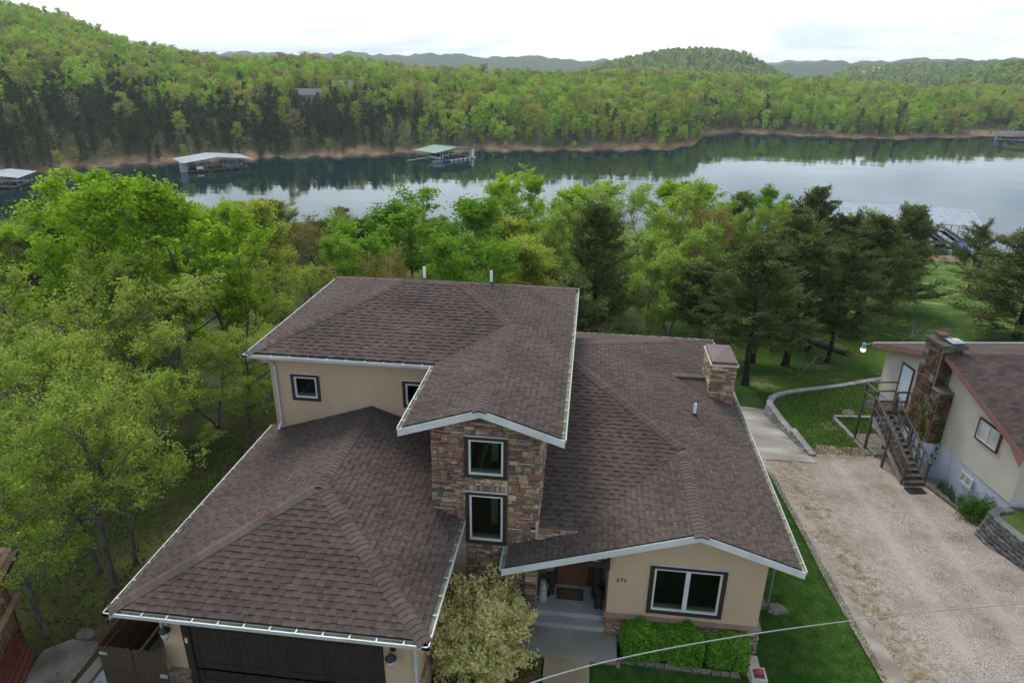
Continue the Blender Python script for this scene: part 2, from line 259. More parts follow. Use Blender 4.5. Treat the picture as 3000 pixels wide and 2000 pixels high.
# ------------------------------------------------------------------ mesh helpers
class MB:
    def __init__(s): s.v = []; s.f = []; s.m = []
    def add(s, vs, fs, mi=0):
        n = len(s.v); s.v.extend([tuple(p) for p in vs]); s.f.extend([tuple(i+n for i in f) for f in fs]); s.m.extend([mi]*len(fs)); return s
    def hexa(s, p, mi=0):
        """p: 4 bottom corners, then the 4 above them"""
        return s.add(p, [(3, 2, 1, 0), (4, 5, 6, 7), (0, 1, 5, 4), (1, 2, 6, 5), (2, 3, 7, 6), (3, 0, 4, 7)], mi)
    def box(s, x0, x1, y0, y1, z0, z1, mi=0):
        return s.hexa([(x0, y0, z0), (x1, y0, z0), (x1, y1, z0), (x0, y1, z0), (x0, y0, z1), (x1, y0, z1), (x1, y1, z1), (x0, y1, z1)], mi)
    def bar(s, a, b, w, h, mi=0, up=(0, 0, 1)):
        a = Vector(a); b = Vector(b); d = (b-a).normalized(); u = Vector(up)
        if abs(d.dot(u)) > 0.98: u = Vector((0, 1, 0))
        r = d.cross(u).normalized()*w/2; u2 = r.cross(d).normalized()*h/2
        return s.hexa([a-r-u2, a+r-u2, b+r-u2, b-r-u2, a-r+u2, a+r+u2, b+r+u2, b-r+u2], mi)
    def prism(s, poly, off, mi=0):
        """poly: 3D outline, off: extrusion vector"""
        n = len(poly); o = Vector(off); p = [Vector(q) for q in poly]
        nrm = Vector((0, 0, 0))
        for i in range(n): nrm += p[i].cross(p[(i+1) % n])
        if nrm.dot(o) > 0: p.reverse()
        q = p+[v+o for v in p]
        fs = [tuple(range(n)), tuple(range(2*n-1, n-1, -1))]
        fs += [((i+1) % n, i, n+i, n+(i+1) % n) for i in range(n)]
        return s.add(q, fs, mi)
    def lathe(s, prof, c=(0, 0, 0), n=14, mi=0, M=None):
        vs = []; fs = []
        for r, z in prof:
            for k in range(n):
                a = 2*math.pi*k/n; p = Vector((r*math.cos(a), r*math.sin(a), z))
                if M is not None: p = M @ p
                vs.append(p+Vector(c))
        for i in range(len(prof)-1):
            for k in range(n):
                fs.append((i*n+k, i*n+(k+1) % n, (i+1)*n+(k+1) % n, (i+1)*n+k))
        fs.append(tuple(range(n-1, -1, -1))); fs.append(tuple((len(prof)-1)*n+k for k in range(n)))
        return s.add(vs, fs, mi)
    def tube(s, pts, rad, n=6, mi=0):
        pts = [Vector(p) for p in pts]; rad = rad if hasattr(rad, '__len__') else [rad]*len(pts)
        vs = []; fs = []; prev = None
        for i, p in enumerate(pts):
            d = (pts[min(i+1, len(pts)-1)]-pts[max(i-1, 0)]).normalized()
            if prev is None: prev = d.orthogonal().normalized()
            a = (prev-d*prev.dot(d)); a = a.normalized() if a.length > 1e-6 else d.orthogonal().normalized()
            prev = a; b = d.cross(a)
            for k in range(n):
                t = 2*math.pi*k/n; vs.append(p+(a*math.cos(t)+b*math.sin(t))*rad[i])
        for i in range(len(pts)-1):
            for k in range(n): fs.append((i*n+k, i*n+(k+1) % n, (i+1)*n+(k+1) % n, (i+1)*n+k))
        fs.append(tuple(range(n-1, -1, -1))); fs.append(tuple((len(pts)-1)*n+k for k in range(n)))
        return s.add(vs, fs, mi)
    def mesh(s, name, mats, smooth=False):
        me = bpy.data.meshes.new(name); me.from_pydata(s.v, [], s.f)
        for m in (mats if isinstance(mats, (list, tuple)) else [mats]): me.materials.append(m)
        if len(set(s.m)) > 1: me.polygons.foreach_set('material_index', s.m)
        if smooth: me.polygons.foreach_set('use_smooth', [True]*len(s.f))
        me.update(); return me
    def build(s, name, mats, parent=None, smooth=False, **k):
        return obj(name, s.mesh(name, mats, smooth), parent, **k)
def obj(name, data, parent=None, label=None, cat=None, group=None, kind=None, loc=None, rot=None, scale=None, matrix=None):
    o = bpy.data.objects.new(name, data); col.objects.link(o)
    if parent is not None: o.parent = parent
    if loc is not None: o.location = loc
    if rot is not None: o.rotation_euler = rot
    if scale is not None: o.scale = scale
    if matrix is not None: o.matrix_basis = matrix
    if label: o['label'] = label
    if cat: o['category'] = cat
    if group: o['group'] = group
    if kind: o['kind'] = kind
    return o
def thing(name, label, cat, loc=(0, 0, 0), rotz=0.0, group=None):
    return obj(name, None, None, label, cat, group, loc=loc, rot=(0, 0, rotz))
def np_mesh(name, verts, quads, mats, mi=None, smooth=False):
    me = bpy.data.meshes.new(name); verts = np.asarray(verts, np.float32); quads = np.asarray(quads, np.int32)
    k = quads.shape[1]
    me.vertices.add(len(verts)); me.vertices.foreach_set('co', verts.ravel())
    me.loops.add(quads.size); me.loops.foreach_set('vertex_index', quads.ravel())
    me.polygons.add(len(quads)); me.polygons.foreach_set('loop_start', np.arange(0, quads.size, k, dtype=np.int32))
    me.polygons.foreach_set('loop_total', np.full(len(quads), k, np.int32))
    for m in (mats if isinstance(mats, (list, tuple)) else [mats]): me.materials.append(m)
    if mi is not None: me.polygons.foreach_set('material_index', np.asarray(mi, np.int32))
    if smooth: me.polygons.foreach_set('use_smooth', np.ones(len(quads), bool))
    me.update(calc_edges=True); return me
# ------------------------------------------------------------------ terrain
LAKE = -17.5
_GY = np.array([-60, 0, 14, 26, 50, 100, 125, 150, 400.]); _GZ = np.array([0.3, -0.3, -0.5, -1.95, -5.3, -13, -17.5, -21, -24])
_hr = np.random.RandomState(3)
_K = [(_hr.uniform(-1, 1, 2), _hr.uniform(0, 6.28)) for _ in range(14)]
def wav(x, y, s):
    """smooth rolling noise, about -1..1, feature size s metres"""
    t = 0
    for i, (k, p) in enumerate(_K):
        f = 6.28/s*(0.6+0.12*i); t = t+np.sin((k[0]*x+k[1]*y)*f+p)
    return t/5.0
def gz0(x, y): return np.interp(y-0.06*(np.asarray(x, float)-8), _GY, _GZ)
def lawn_raise(x, y, b):
    xw = np.interp(y, [28.3, 33.5, 34.2], [10.72, 10.05, 10.25]); yb = np.interp(x, [10.2, 11.9, 13.5, 17.2, 20], [34.3, 35.5, 36.2, 38, 38.5])
    ins = (x > xw+0.16) & (y < yb-0.12) & (y > 28.0)
    fade = np.clip((20.5-x)/2.5, 0, 1)
    up = np.maximum(0, (-2.18-0.035*(y-28))-b)*fade
    return np.where(ins, up, 0)
def gz(x, y):
    x = np.asarray(x, float); y = np.asarray(y, float)
    b = gz0(x, y)
    rough = np.clip(np.maximum((-12.5-x)/6, (y-38)/10), 0, 1)
    b = b+rough*0.28*wav(x, y, 9)
    return b+lawn_raise(x, y, b)
def G(x, y): return float(gz(x, y))

_SA = np.array([-70, -43.3, -38.4, -34, -28, -20.5, -15, -9.5, -1.1, 5.7, 8.0, 8.35, 10.7, 16.9, 21.4, 25.5, 29.3, 50])
_SR = np.array([242, 242, 248, 250, 252, 252, 259, 265, 273, 285, 303, 350, 373, 369, 373, 404, 439, 560.])
_CA = np.array([-70, -43, -38, -34, -30, -26, -20, -13.4, -6.8, 0, 6.4, 16, 22.7, 28.5, 50])
_CR = np.array([640, 640, 590, 530, 490, 465, 450, 430, 420, 430, 455, 530, 545, 600, 700.])
_CZ = np.array([46, 39, 29, 11, 4.5, 3.0, 3.0, -1.5, -3.5, -3.0, -3.6, -6.2, -10.0, -9.6, -9])
# ridges farther off: (azimuth, half width deg, distance, depth m, crest z)
def ridge(az, r, pts, rr, dep):
    h = np.interp(az, [p[0] for p in pts], [p[1] for p in pts], left=-30, right=-30)
    return LAKE-4+(h-LAKE+4)*np.exp(-((r-rr)/dep)**2)
def fz(x, y):
    az = np.degrees(np.arctan2(x, y)); r = np.hypot(x, y)
    sr = np.interp(az, _SA, _SR)+3.0*np.sin(az*1.9)+2.2*np.sin(az*4.7+1); cr_ = np.interp(az, _CA, _CR); cz = np.interp(az, _CA, _CZ)
    t = (r-sr)/(cr_-sr)
    up = np.interp(t, [-1.5, -0.4, 0, 0.03, 0.10, 0.3, 0.6, 1.0, 1.5, 2.4, 4], [-0.5, -0.25, -0.01, 0.07, 0.18, 0.45, 0.78, 1.0, 0.95, 0.15, -0.25])
    z = LAKE+up*(cz-LAKE)+np.clip(t, 0, 1)*1.3*wav(x, y, 60)
    z = np.maximum(z, ridge(az, r, [(-4, -30), (-1, -8), (2, 8), (5, 20), (7, 23.5), (9, 22), (11, 16), (13, -6), (15, -20)], 1180, 260))
    z = np.maximum(z, ridge(az, r, [(16, -30), (18, -2), (21.5, 6), (24, 8), (27, 12), (35, 14)], 1500, 300))
    z = np.maximum(z, ridge(az, r, [(22, -30), (25, -8), (27, 4), (29, 12), (40, 16)], 950, 200))
    w = 4*np.sin(az*0.9)+3*np.sin(az*2.3+1)+2*np.sin(az*5.1)
    z = np.maximum(z, ridge(az, r, [(-60, 34), (-30, 20), (-20, 26), (-12, 28), (-8, 25), (-4, 22), (0, 14), (6, 16), (14, 14), (20, 27), (28, 36), (60, 40)], 2500, 420)+w*np.exp(-((r-2500)/420)**2))
    z = np.maximum(z, ridge(az, r, [(-60, 40), (-12, 30), (-2, 24), (4, 16), (14, 28), (17, 26), (20, 38), (60, 44)], 4200, 700)+1.5*w*np.exp(-((r-4200)/700)**2))
    return z

def mat_ground():
    m, t, o = _nodes('ground_cover'); b = t.nodes.new('ShaderNodeBsdfPrincipled'); t.links.new(b.outputs[0], o.inputs[0])
    b.inputs['Roughness'].default_value = 0.97; b.inputs['Specular IOR Level'].default_value = 0.1
    g = t.nodes.new('ShaderNodeNewGeometry')
    def noise(s, d=6):
        n = t.nodes.new('ShaderNodeTexNoise'); n.inputs['Scale'].default_value = s; n.inputs['Detail'].default_value = d; n.inputs['Roughness'].default_value = 0.65
        t.links.new(g.outputs['Position'], n.inputs['Vector']); return n.outputs['Fac']
    def mixc(f, a, c):
        x = t.nodes.new('ShaderNodeMixRGB')
        for i, s in ((0, f), (1, a), (2, c)):
            if isinstance(s, (tuple, float)): x.inputs[i].default_value = s if isinstance(s, float) else (*s, 1)
            else: t.links.new(s, x.inputs[i])
        return x.outputs[0]
    def rampf(v, lo, hi):
        r = t.nodes.new('ShaderNodeMapRange'); r.inputs[1].default_value = lo; r.inputs[2].default_value = hi; t.links.new(v, r.inputs[0]); return r.outputs[0]
    def attr(n):
        a = t.nodes.new('ShaderNodeAttribute'); a.attribute_name = n; return a.outputs['Fac']
    grass = mixc(rampf(noise(0.5), 0.35, 0.65), (0.032, 0.085, 0.010), (0.060, 0.135, 0.018))
    grass = mixc(rampf(noise(5.0), 0.3, 0.75), grass, (0.022, 0.062, 0.008))
    grass2 = mixc(rampf(noise(0.4), 0.35, 0.65), (0.048, 0.105, 0.013), (0.085, 0.15, 0.024))
    dry = mixc(rampf(noise(0.45, 9), 0.55, 0.68), grass2, (0.30, 0.27, 0.13))
    lawn = mixc(attr('dry'), grass, dry)
    lit = mixc(rampf(noise(2.2, 8), 0.38, 0.62), (0.075, 0.055, 0.032), (0.070, 0.105, 0.020))
    lit = mixc(rampf(noise(14), 0.55, 0.72), lit, (0.115, 0.082, 0.052))
    c = mixc(attr('litter'), lawn, lit)
    bank = mixc(rampf(noise(0.4, 8), 0.38, 0.62), (0.27, 0.165, 0.105), (0.16, 0.115, 0.075))
    c = mixc(attr('bank'), c, bank)
    t.links.new(c, b.inputs['Base Color'])
    bp = t.nodes.new('ShaderNodeBump'); bp.inputs['Strength'].default_value = 0.8; bp.inputs['Distance'].default_value = 0.06
    t.links.new(noise(22, 4), bp.inputs['Height']); t.links.new(bp.outputs[0], b.inputs['Normal'])
    return m
ground_m = mat_ground()
def grid_mesh(name, X, Y, Z, m):
    ny, nx = X.shape; v = np.stack([X, Y, Z], -1).reshape(-1, 3)
    i = np.arange((ny-1)*nx).reshape(ny-1, nx)[:, :-1].ravel()
    return np_mesh(name, v, np.stack([i, i+1, i+nx+1, i+nx], 1), m, smooth=True)
def fattr(me, n, arr):
    a = me.attributes.new(n, 'FLOAT', 'POINT'); a.data.foreach_set('value', np.asarray(arr, np.float32).ravel())
xs = np.concatenate([np.arange(-220, -60, 8.), np.arange(-60, -17, 2.), np.arange(-17, 20.5, 0.35), np.arange(21, 60, 1.5), np.arange(60, 200, 8.)])
ys = np.concatenate([np.arange(-60, 4, 4.), np.arange(4, 40, 0.35), np.arange(40, 70, 1.), np.arange(70, 176, 3.)])
X, Y = np.meshgrid(xs, ys); Z = gz(X, Y)
me = grid_mesh('ground', X, Y, Z, ground_m)
fattr(me, 'litter', np.clip(np.maximum((-10.5-X)/2.0, np.clip((Y-30)/6, 0, 1)*np.clip((9.0-X)/5, 0, 1)), 0, 1)*0.92)
fattr(me, 'dry', np.clip((Y-26)/4, 0, 1)*np.clip((X-9)/2, 0, 1))
fattr(me, 'bank', np.clip((LAKE+2.2-Z)/1.0, 0, 1))
obj('ground', me, kind='structure')
# far shore and the hills behind it, on a fan of rings round the viewpoint
az = np.radians(np.concatenate([np.arange(-70, -46, 1.5), np.arange(-46, 34, 0.33), np.arange(34, 70, 1.5)]))
rr = np.concatenate([np.arange(150, 480, 5.), np.arange(480, 760, 10.), np.arange(760, 1700, 24.), np.arange(1700, 3200, 60.), np.arange(3200, 6000, 140.)])
A_, RR = np.meshgrid(az, rr); X = np.sin(A_)*RR; Y = np.cos(A_)*RR; Z = fz(X, Y)
Z = Z+np.where(RR > 1700, 3.2*wav(X, Y, 38)+2.4*wav(Y+77, X, 17), 0)
def mat_far():
    m, t, o = _nodes('far_ground'); b = t.nodes.new('ShaderNodeBsdfPrincipled'); t.links.new(b.outputs[0], o.inputs[0])
    b.inputs['Roughness'].default_value = 1.0; b.inputs['Specular IOR Level'].default_value = 0.05
    g = t.nodes.new('ShaderNodeNewGeometry'); n = t.nodes.new('ShaderNodeTexNoise'); n.inputs['Scale'].default_value = 0.055; n.inputs['Detail'].default_value = 8; n.inputs['Roughness'].default_value = 0.7
    t.links.new(g.outputs['Position'], n.inputs['Vector'])
    r = _ramp(t, [(0.32, (0.028, 0.045, 0.014)), (0.5, (0.060, 0.090, 0.022)), (0.68, (0.115, 0.13, 0.045))]); t.links.new(n.outputs['Fac'], r.inputs[0])
    n2 = t.nodes.new('ShaderNodeTexNoise'); n2.inputs['Scale'].default_value = 0.35; n2.inputs['Detail'].default_value = 8; t.links.new(g.outputs['Position'], n2.inputs['Vector'])
    bank = _ramp(t, [(0.35, (0.29, 0.17, 0.11)), (0.55, (0.20, 0.135, 0.085)), (0.68, (0.12, 0.12, 0.05))]); t.links.new(n2.outputs['Fac'], bank.inputs[0])
    fl = _ramp(t, [(0.35, (0.085, 0.060, 0.035)), (0.62, (0.070, 0.085, 0.025))]); t.links.new(n2.outputs['Fac'], fl.inputs[0])
    def mixa(n_, a, c):
        at = t.nodes.new('ShaderNodeAttribute'); at.attribute_name = n_; x = t.nodes.new('ShaderNodeMixRGB')
        t.links.new(at.outputs['Fac'], x.inputs[0]); t.links.new(a, x.inputs[1]); t.links.new(c, x.inputs[2]); return x.outputs[0]
    c = mixa('floor', r.outputs[0], fl.outputs[0]); c = mixa('bank', c, bank.outputs[0]); t.links.new(c, b.inputs['Base Color'])
    return m
me = grid_mesh('hills', X, Y, Z, mat_far())
fattr(me, 'bank', np.clip((LAKE+1.5+0.8*wav(X, Y, 23)-Z)/0.5, 0, 1)*(RR < 700)); fattr(me, 'floor', (RR < 760)*1.0)
obj('hills', me, kind='structure')

# the lake
def mat_water():
    m, t, o = _nodes('lake_water'); b = t.nodes.new('ShaderNodeBsdfPrincipled'); t.links.new(b.outputs[0], o.inputs[0])
    b.inputs['Base Color'].default_value = (0.006, 0.022, 0.020, 1); b.inputs['Roughness'].default_value = 0.03; b.inputs['IOR'].default_value = 1.30
    g = t.nodes.new('ShaderNodeNewGeometry'); mp = t.nodes.new('ShaderNodeMapping'); mp.inputs['Scale'].default_value = (0.5, 1.0, 1.0); t.links.new(g.outputs['Position'], mp.inputs[0])
    n = t.nodes.new('ShaderNodeTexNoise'); n.inputs['Scale'].default_value = 0.9; n.inputs['Detail'].default_value = 3; t.links.new(mp.outputs[0], n.inputs['Vector'])
    n2 = t.nodes.new('ShaderNodeTexNoise'); n2.inputs['Scale'].default_value = 0.10; n2.inputs['Detail'].default_value = 2; t.links.new(mp.outputs[0], n2.inputs['Vector'])
    mu = t.nodes.new('ShaderNodeMath'); mu.operation = 'MULTIPLY_ADD'; mu.inputs[1].default_value = 6.0; t.links.new(n2.outputs['Fac'], mu.inputs[0]); t.links.new(n.outputs['Fac'], mu.inputs[2])
    bp = t.nodes.new('ShaderNodeBump'); bp.inputs['Strength'].default_value = 0.14; bp.inputs['Distance'].default_value = 0.05
    t.links.new(mu.outputs[0], bp.inputs['Height']); t.links.new(bp.outputs[0], b.inputs['Normal'])
    return m
obj('lake_water', MB().add([(-2600, 90, LAKE), (2600, 90, LAKE), (2600, 5200, LAKE), (-2600, 5200, LAKE)], [(0, 1, 2, 3)]).mesh('lake_water', mat_water()), kind='structure')

# gravel drive, kerb, concrete drive, lawn edges: sheets laid on the ground
def sheet(name, poly_rows, dz, m, ny=60, nx=14, kind='structure', label=None, cat=None, fn=gz):
    """poly_rows: [(y, x_left, x_right), ...]; the sheet follows the ground, dz above it"""
    yy = np.linspace(poly_rows[0][0], poly_rows[-1][0], ny); pr = np.array(poly_rows)
    xl = np.interp(yy, pr[:, 0], pr[:, 1]); xr = np.interp(yy, pr[:, 0], pr[:, 2])
    t = np.linspace(0, 1, nx); X = xl[:, None]*(1-t)+xr[:, None]*t; Y = np.repeat(yy[:, None], nx, 1)
    return obj(name, grid_mesh(name, X, Y, fn(X, Y)+dz, m), kind=kind, label=label, cat=cat)
def mat_gravel():
    m, t, o = _nodes('gravel'); b = t.nodes.new('ShaderNodeBsdfPrincipled'); t.links.new(b.outputs[0], o.inputs[0]); b.inputs['Roughness'].default_value = 0.95; b.inputs['Specular IOR Level'].default_value = 0.15
    g = t.nodes.new('ShaderNodeNewGeometry')
    v = t.nodes.new('ShaderNodeTexVoronoi'); v.inputs['Scale'].default_value = 42.0; t.links.new(g.outputs['Position'], v.inputs['Vector'])
    sp = t.nodes.new('ShaderNodeSeparateColor'); t.links.new(v.outputs['Color'], sp.inputs[0])
    r = _ramp(t, [(0.0, (0.22, 0.175, 0.145)), (0.35, (0.345, 0.283, 0.238)), (0.7, (0.405, 0.34, 0.295)), (1.0, (0.57, 0.50, 0.45))]); t.links.new(sp.outputs[0], r.inputs[0])
    def noise(s, d=7):
        n = t.nodes.new('ShaderNodeTexNoise'); n.inputs['Scale'].default_value = s; n.inputs['Detail'].default_value = d; n.inputs['Roughness'].default_value = 0.7
        t.links.new(g.outputs['Position'], n.inputs['Vector']); return n.outputs['Fac']
    def mixr(f, lo, hi, a, c):
        q = t.nodes.new('ShaderNodeMapRange'); q.inputs[1].default_value = lo; q.inputs[2].default_value = hi; t.links.new(f, q.inputs[0])
        x = t.nodes.new('ShaderNodeMixRGB'); t.links.new(q.outputs[0], x.inputs[0]); t.links.new(a, x.inputs[1]); x.inputs[2].default_value = (*c, 1); return x.outputs[0]
    c = mixr(noise(0.5, 10), 0.46, 0.75, r.outputs[0], (0.215, 0.165, 0.115))
    ru = t.nodes.new('ShaderNodeAttribute'); ru.attribute_name = 'rut'; rm_ = t.nodes.new('ShaderNodeMath'); rm_.operation = 'MULTIPLY'; t.links.new(ru.outputs['Fac'], rm_.inputs[0]); t.links.new(noise(0.9, 4), rm_.inputs[1])
    c = mixr(rm_.outputs[0], 0.15, 0.75, c, (0.47, 0.395, 0.335))
    a = t.nodes.new('ShaderNodeAttribute'); a.attribute_name = 'weeds'
    mm = t.nodes.new('ShaderNodeMath'); mm.operation = 'MULTIPLY_ADD'; mm.inputs[1].default_value = 0.15; t.links.new(a.outputs['Fac'], mm.inputs[0]); t.links.new(noise(3.2, 9), mm.inputs[2])
    c = mixr(mm.outputs[0], 0.58, 0.78, c, (0.215, 0.150, 0.070))
    mg = t.nodes.new('ShaderNodeMath'); mg.operation = 'MULTIPLY_ADD'; mg.inputs[1].default_value = 0.10; t.links.new(a.outputs['Fac'], mg.inputs[0]); t.links.new(noise(3.0, 9), mg.inputs[2])
    c = mixr(mg.outputs[0], 0.66, 0.74, c, (0.10, 0.13, 0.035))
    t.links.new(c, b.inputs['Base Color'])
    bp = t.nodes.new('ShaderNodeBump'); bp.inputs['Strength'].default_value = 0.9; bp.inputs['Distance'].default_value = 0.03
    t.links.new(v.outputs['Distance'], bp.inputs['Height']); t.links.new(bp.outputs[0], b.inputs['Normal'])
    return m
gr = sheet('gravel_driveway', [(-20, 8.9, 24), (14, 8.7, 24), (20, 8.5, 19), (22, 8.45, 17.5), (27.4, 8.5, 16.2), (27.7, 8.5, 16.2), (28.6, 10.9, 14.6), (29.4, 11.3, 13.3)], 0.02, mat_gravel(), 150, 40)
_v = np.empty(len(gr.data.vertices)*3, np.float32); gr.data.vertices.foreach_get('co', _v); _v = _v.reshape(-1, 3)
fattr(gr.data, 'weeds', np.clip(1.15-np.abs(_v[:, 0]-9.35)/1.1, 0, 1)+0.35*np.clip(1-np.abs(_v[:, 0]-12.6)/0.7, 0, 1)+np.clip((_v[:, 1]-27.6)/1.0, 0, 1))
fattr(gr.data, 'rut', np.clip(1-np.abs(_v[:, 0]-11.1-.05*(_v[:, 1]-15))/.55, 0, 1)+np.clip(1-np.abs(_v[:, 0]-12.95-.05*(_v[:, 1]-15))/.55, 0, 1))
sheet('concrete_driveway', [(27.55, 6.0, 10.75), (28.4, 6.0, 10.72), (33.5, 6.0, 10.1), (34.2, 6.0, 10.2), (34.6, 6.0, 9.6)], 0.045, pale_conc, 60, 20, fn=gz0)
sheet('kerb', [(-20, 8.28, 9.05), (14.2, 8.3, 8.98), (16.2, 8.26, 8.86), (18.5, 8.24, 8.62), (21.6, 8.3, 8.55), (27.5, 8.3, 8.52)], 0.075, mat('kerb_concrete', (0.30, 0.26, 0.21), (0.19, 0.155, 0.12), 1.6, 0.95, 0.3, 30, coords='World'), 120, 5)
# mown strip of lawn beside and before the house
lawn_m = mat('mown_lawn', (0.026, 0.070, 0.010), (0.065, 0.118, 0.022), 2.6, 0.97, 0.9, 30, coords='World', spec=0.05)
sheet('lawn', [(-20, 0.75, 8.3), (13.9, 0.75, 8.3), (13.95, 5.2, 8.3), (27.5, 5.2, 8.32)], 0.03, lawn_m, 140, 26)
# ------------------------------------------------------------------ roofs
S = 0.33
def clip_poly(sub, x0, x1, y0, y1):
    def cut(p, ax, val, keep_gt):
        o = []
        for i in range(len(p)):
            a, b = p[i], p[(i+1) % len(p)]
            ia = (a[ax] >= val) if keep_gt else (a[ax] <= val); ib = (b[ax] >= val) if keep_gt else (b[ax] <= val)
            if ia: o.append(a)
            if ia != ib:
                t = (val-a[ax])/(b[ax]-a[ax]); q = (a[0]+(b[0]-a[0])*t, a[1]+(b[1]-a[1])*t); o.append(q)
        return o
    for ax, val, gt in ((0, x0, True), (0, x1, False), (1, y0, True), (1, y1, False)):
        if len(sub) < 3: return []
        sub = cut(sub, ax, val, gt)
    o = []
    for q in sub:
        if not o or abs(q[0]-o[-1][0])+abs(q[1]-o[-1][1]) > 1e-5: o.append(q)
    if len(o) > 1 and abs(o[0][0]-o[-1][0])+abs(o[0][1]-o[-1][1]) < 1e-5: o.pop()
    if len(o) < 3: return []
    ar = sum(o[i][0]*o[(i+1) % len(o)][1]-o[(i+1) % len(o)][0]*o[i][1] for i in range(len(o)))
    return o if abs(ar) > 4e-5 else []
class Face:
    """one plane of a roof: outline in 3D, eave direction"""
    def __init__(s, pts, eave):
        s.p = [Vector(q) for q in pts]; n = Vector((0, 0, 0))
        for i in range(len(s.p)): n += s.p[i].cross(s.p[(i+1) % len(s.p)])
        if n.z < 0: n.negate(); s.p.reverse()
        s.n = n.normalized(); s.o = Vector(eave[0]); s.u = (Vector(eave[1])-s.o).normalized(); s.v = s.n.cross(s.u)
        if s.v.z < 0: s.u.negate(); s.v = s.n.cross(s.u)
        s.q = [((q-s.o).dot(s.u), (q-s.o).dot(s.v)) for q in s.p]
    def at(s, a, b, h=0.0): return s.o+s.u*a+s.v*b+s.n*h
TABW = [0.12, 0.145, 0.17, 0.20]
_tabmesh = {}
def tab_mesh(w, t, e, ms):
    k = (w, t, e)
    if k not in _tabmesh:
        m = MB(); L = e+0.02; g = 0.0015
        m.hexa([(g, 0, -0.01), (w-g, 0, -0.01), (w-g, L, -0.01), (g, L, -0.01), (g, 0, t), (w-g, 0, t), (w-g, L, 0.003), (g, L, 0.003)])
        m.m = [1, 0, 1, 1, 1, 1]
        _tabmesh[k] = m.mesh('shingle', ms); lo_ = 1.0 if t < 0.012 else 0.0; fattr(_tabmesh[k], 'band', [0.07*lo_]*2+[lo_]*2+[0.07*lo_]*2+[lo_]*2)
    return _tabmesh[k]
def shingle_faces(faces, parent, v0, ms, e=0.168, single=None, nsingle=0, widths=TABW, thick=(0.009, 0.021), rest='shingles'):
    """tabs laid course by course over the faces; the first nsingle whole tabs of face number single are objects of their own"""
    mb = MB(); made = 0; band = []
    for fi, F in enumerate(faces):
        vmax = max(q[1] for q in F.q); umin = min(q[0] for q in F.q); umax = max(q[0] for q in F.q)
        row = 0; v = v0
        while v < vmax:
            u = umin-rnd.random()*0.3
            xs_ = [q[0] for q in clip_poly(F.q, umin-1, umax+1, v, v+e)]
            if xs_:
                lo, hi = min(xs_), max(xs_)
                last = rnd.random() < 0.5
                while u < hi:
                    w = rnd.choice(widths); last = not last if rnd.random() < 0.75 else last; t = thick[last]
                    if u+w > lo:
                        c = clip_poly(F.q, u, u+w, v, v+e)
                        if c:
                            whole = len(c) == 4 and abs(sum(c[i][0]*c[(i+1) % 4][1]-c[(i+1) % 4][0]*c[i][1] for i in range(4))/2-w*e) < 1e-5
                            if whole and fi == single and made < nsingle:
                                M = Matrix.Identity(4); P = F.at(u, v)
                                for i in range(3): M[i][0], M[i][1], M[i][2], M[i][3] = F.u[i], F.v[i], F.n[i], P[i]
                                obj('shingle', tab_mesh(w, t, e, ms), parent, matrix=M); made += 1
                            else:
                                n = len(c)
                                top = [F.at(a+(0.0015 if a < u+1e-4 else (-0.0015 if a > u+w-1e-4 else 0)), b, t+(0.003-t)*(b-v)/e) for a, b in c]
                                bot = [F.at(a, b, -0.01) for a, b in c]
                                mb.add(top+bot, [tuple(range(n))]+[((i+1) % n, i, n+i, n+(i+1) % n) for i in range(n)])
                                mb.m[-n:] = [1]*n; bl_ = [(0.07+0.93*(b-v)/e if t == thick[0] else 0.0) for a, b in c]; band += bl_+bl_
                    u += w
            v += e; row += 1
    if mb.v: fattr(mb.build(rest, ms, parent, kind='stuff').data, 'band', band)
def roof_deck(faces, parent, v0, m_top=None, m_bot=None):
    a = MB(); b = MB()
    for F in faces:
        umin = min(q[0] for q in F.q)-1; umax = max(q[0] for q in F.q)+1; vm = max(q[1] for q in F.q)+1
        c = clip_poly(F.q, umin, umax, v0-0.01, vm)
        if not c: continue
        a.prism([F.at(x, y, -0.011) for x, y in c], (0, 0, -0.05)); b.prism([F.at(x, y, -0.066) for x, y in c], (0, 0, -0.09))
    a.build('roof_deck', m_top or asphalt_edge, parent); b.build('soffit', m_bot or white, parent)
def ridge_caps(p0, p1, n1, n2, parent, m=None, half=0.19, e=0.16, name='ridge_cap'):
    """pieces lapped upwards from p0 to p1 over the line where the planes n1 and n2 meet"""
    p0, p1 = Vector(p0), Vector(p1); d = (p1-p0); L = d.length; d.normalize()
    def wing(n, other):
        w = d.cross(n)
        if w.dot(other) < 0: w.negate()
        return w.normalized()
    side = Vector(n1)-Vector(n2)
    w1 = wing(Vector(n1), side); w2 = wing(Vector(n2), -side)
    up = (Vector(n1)+Vector(n2)).normalized()
    mb = MB(); ln = e+0.05
    def ring(t, h):
        a = d*t; return [a+w1*half+up*h*0.6, a+up*h, a+w2*half+up*h*0.6]
    r0, r1 = ring(0, 0.040), ring(ln, 0.020); b0, b1 = ring(0, -0.005), ring(ln, -0.005)
    mb.add(r0+r1+b0+b1, [(0, 1, 4, 3), (1, 2, 5, 4), (6, 7, 1, 0), (7, 8, 2, 1), (3, 9, 6, 0), (2, 8, 11, 5)])
    if (r0[1]-r0[0]).cross(r1[0]-r0[0]).dot(up) < 0: mb.f = [tuple(reversed(f)) for f in mb.f]
    mb.m = [0, 0, 1, 1, 1, 1]
    me = mb.mesh(name, [m or ridge_m, asphalt_edge])
    k = int(L/e)
    for i in range(-1 if n1[1] == n2[1] else 0, k): obj(name, me, parent, loc=p0+d*(i*e+0.01))
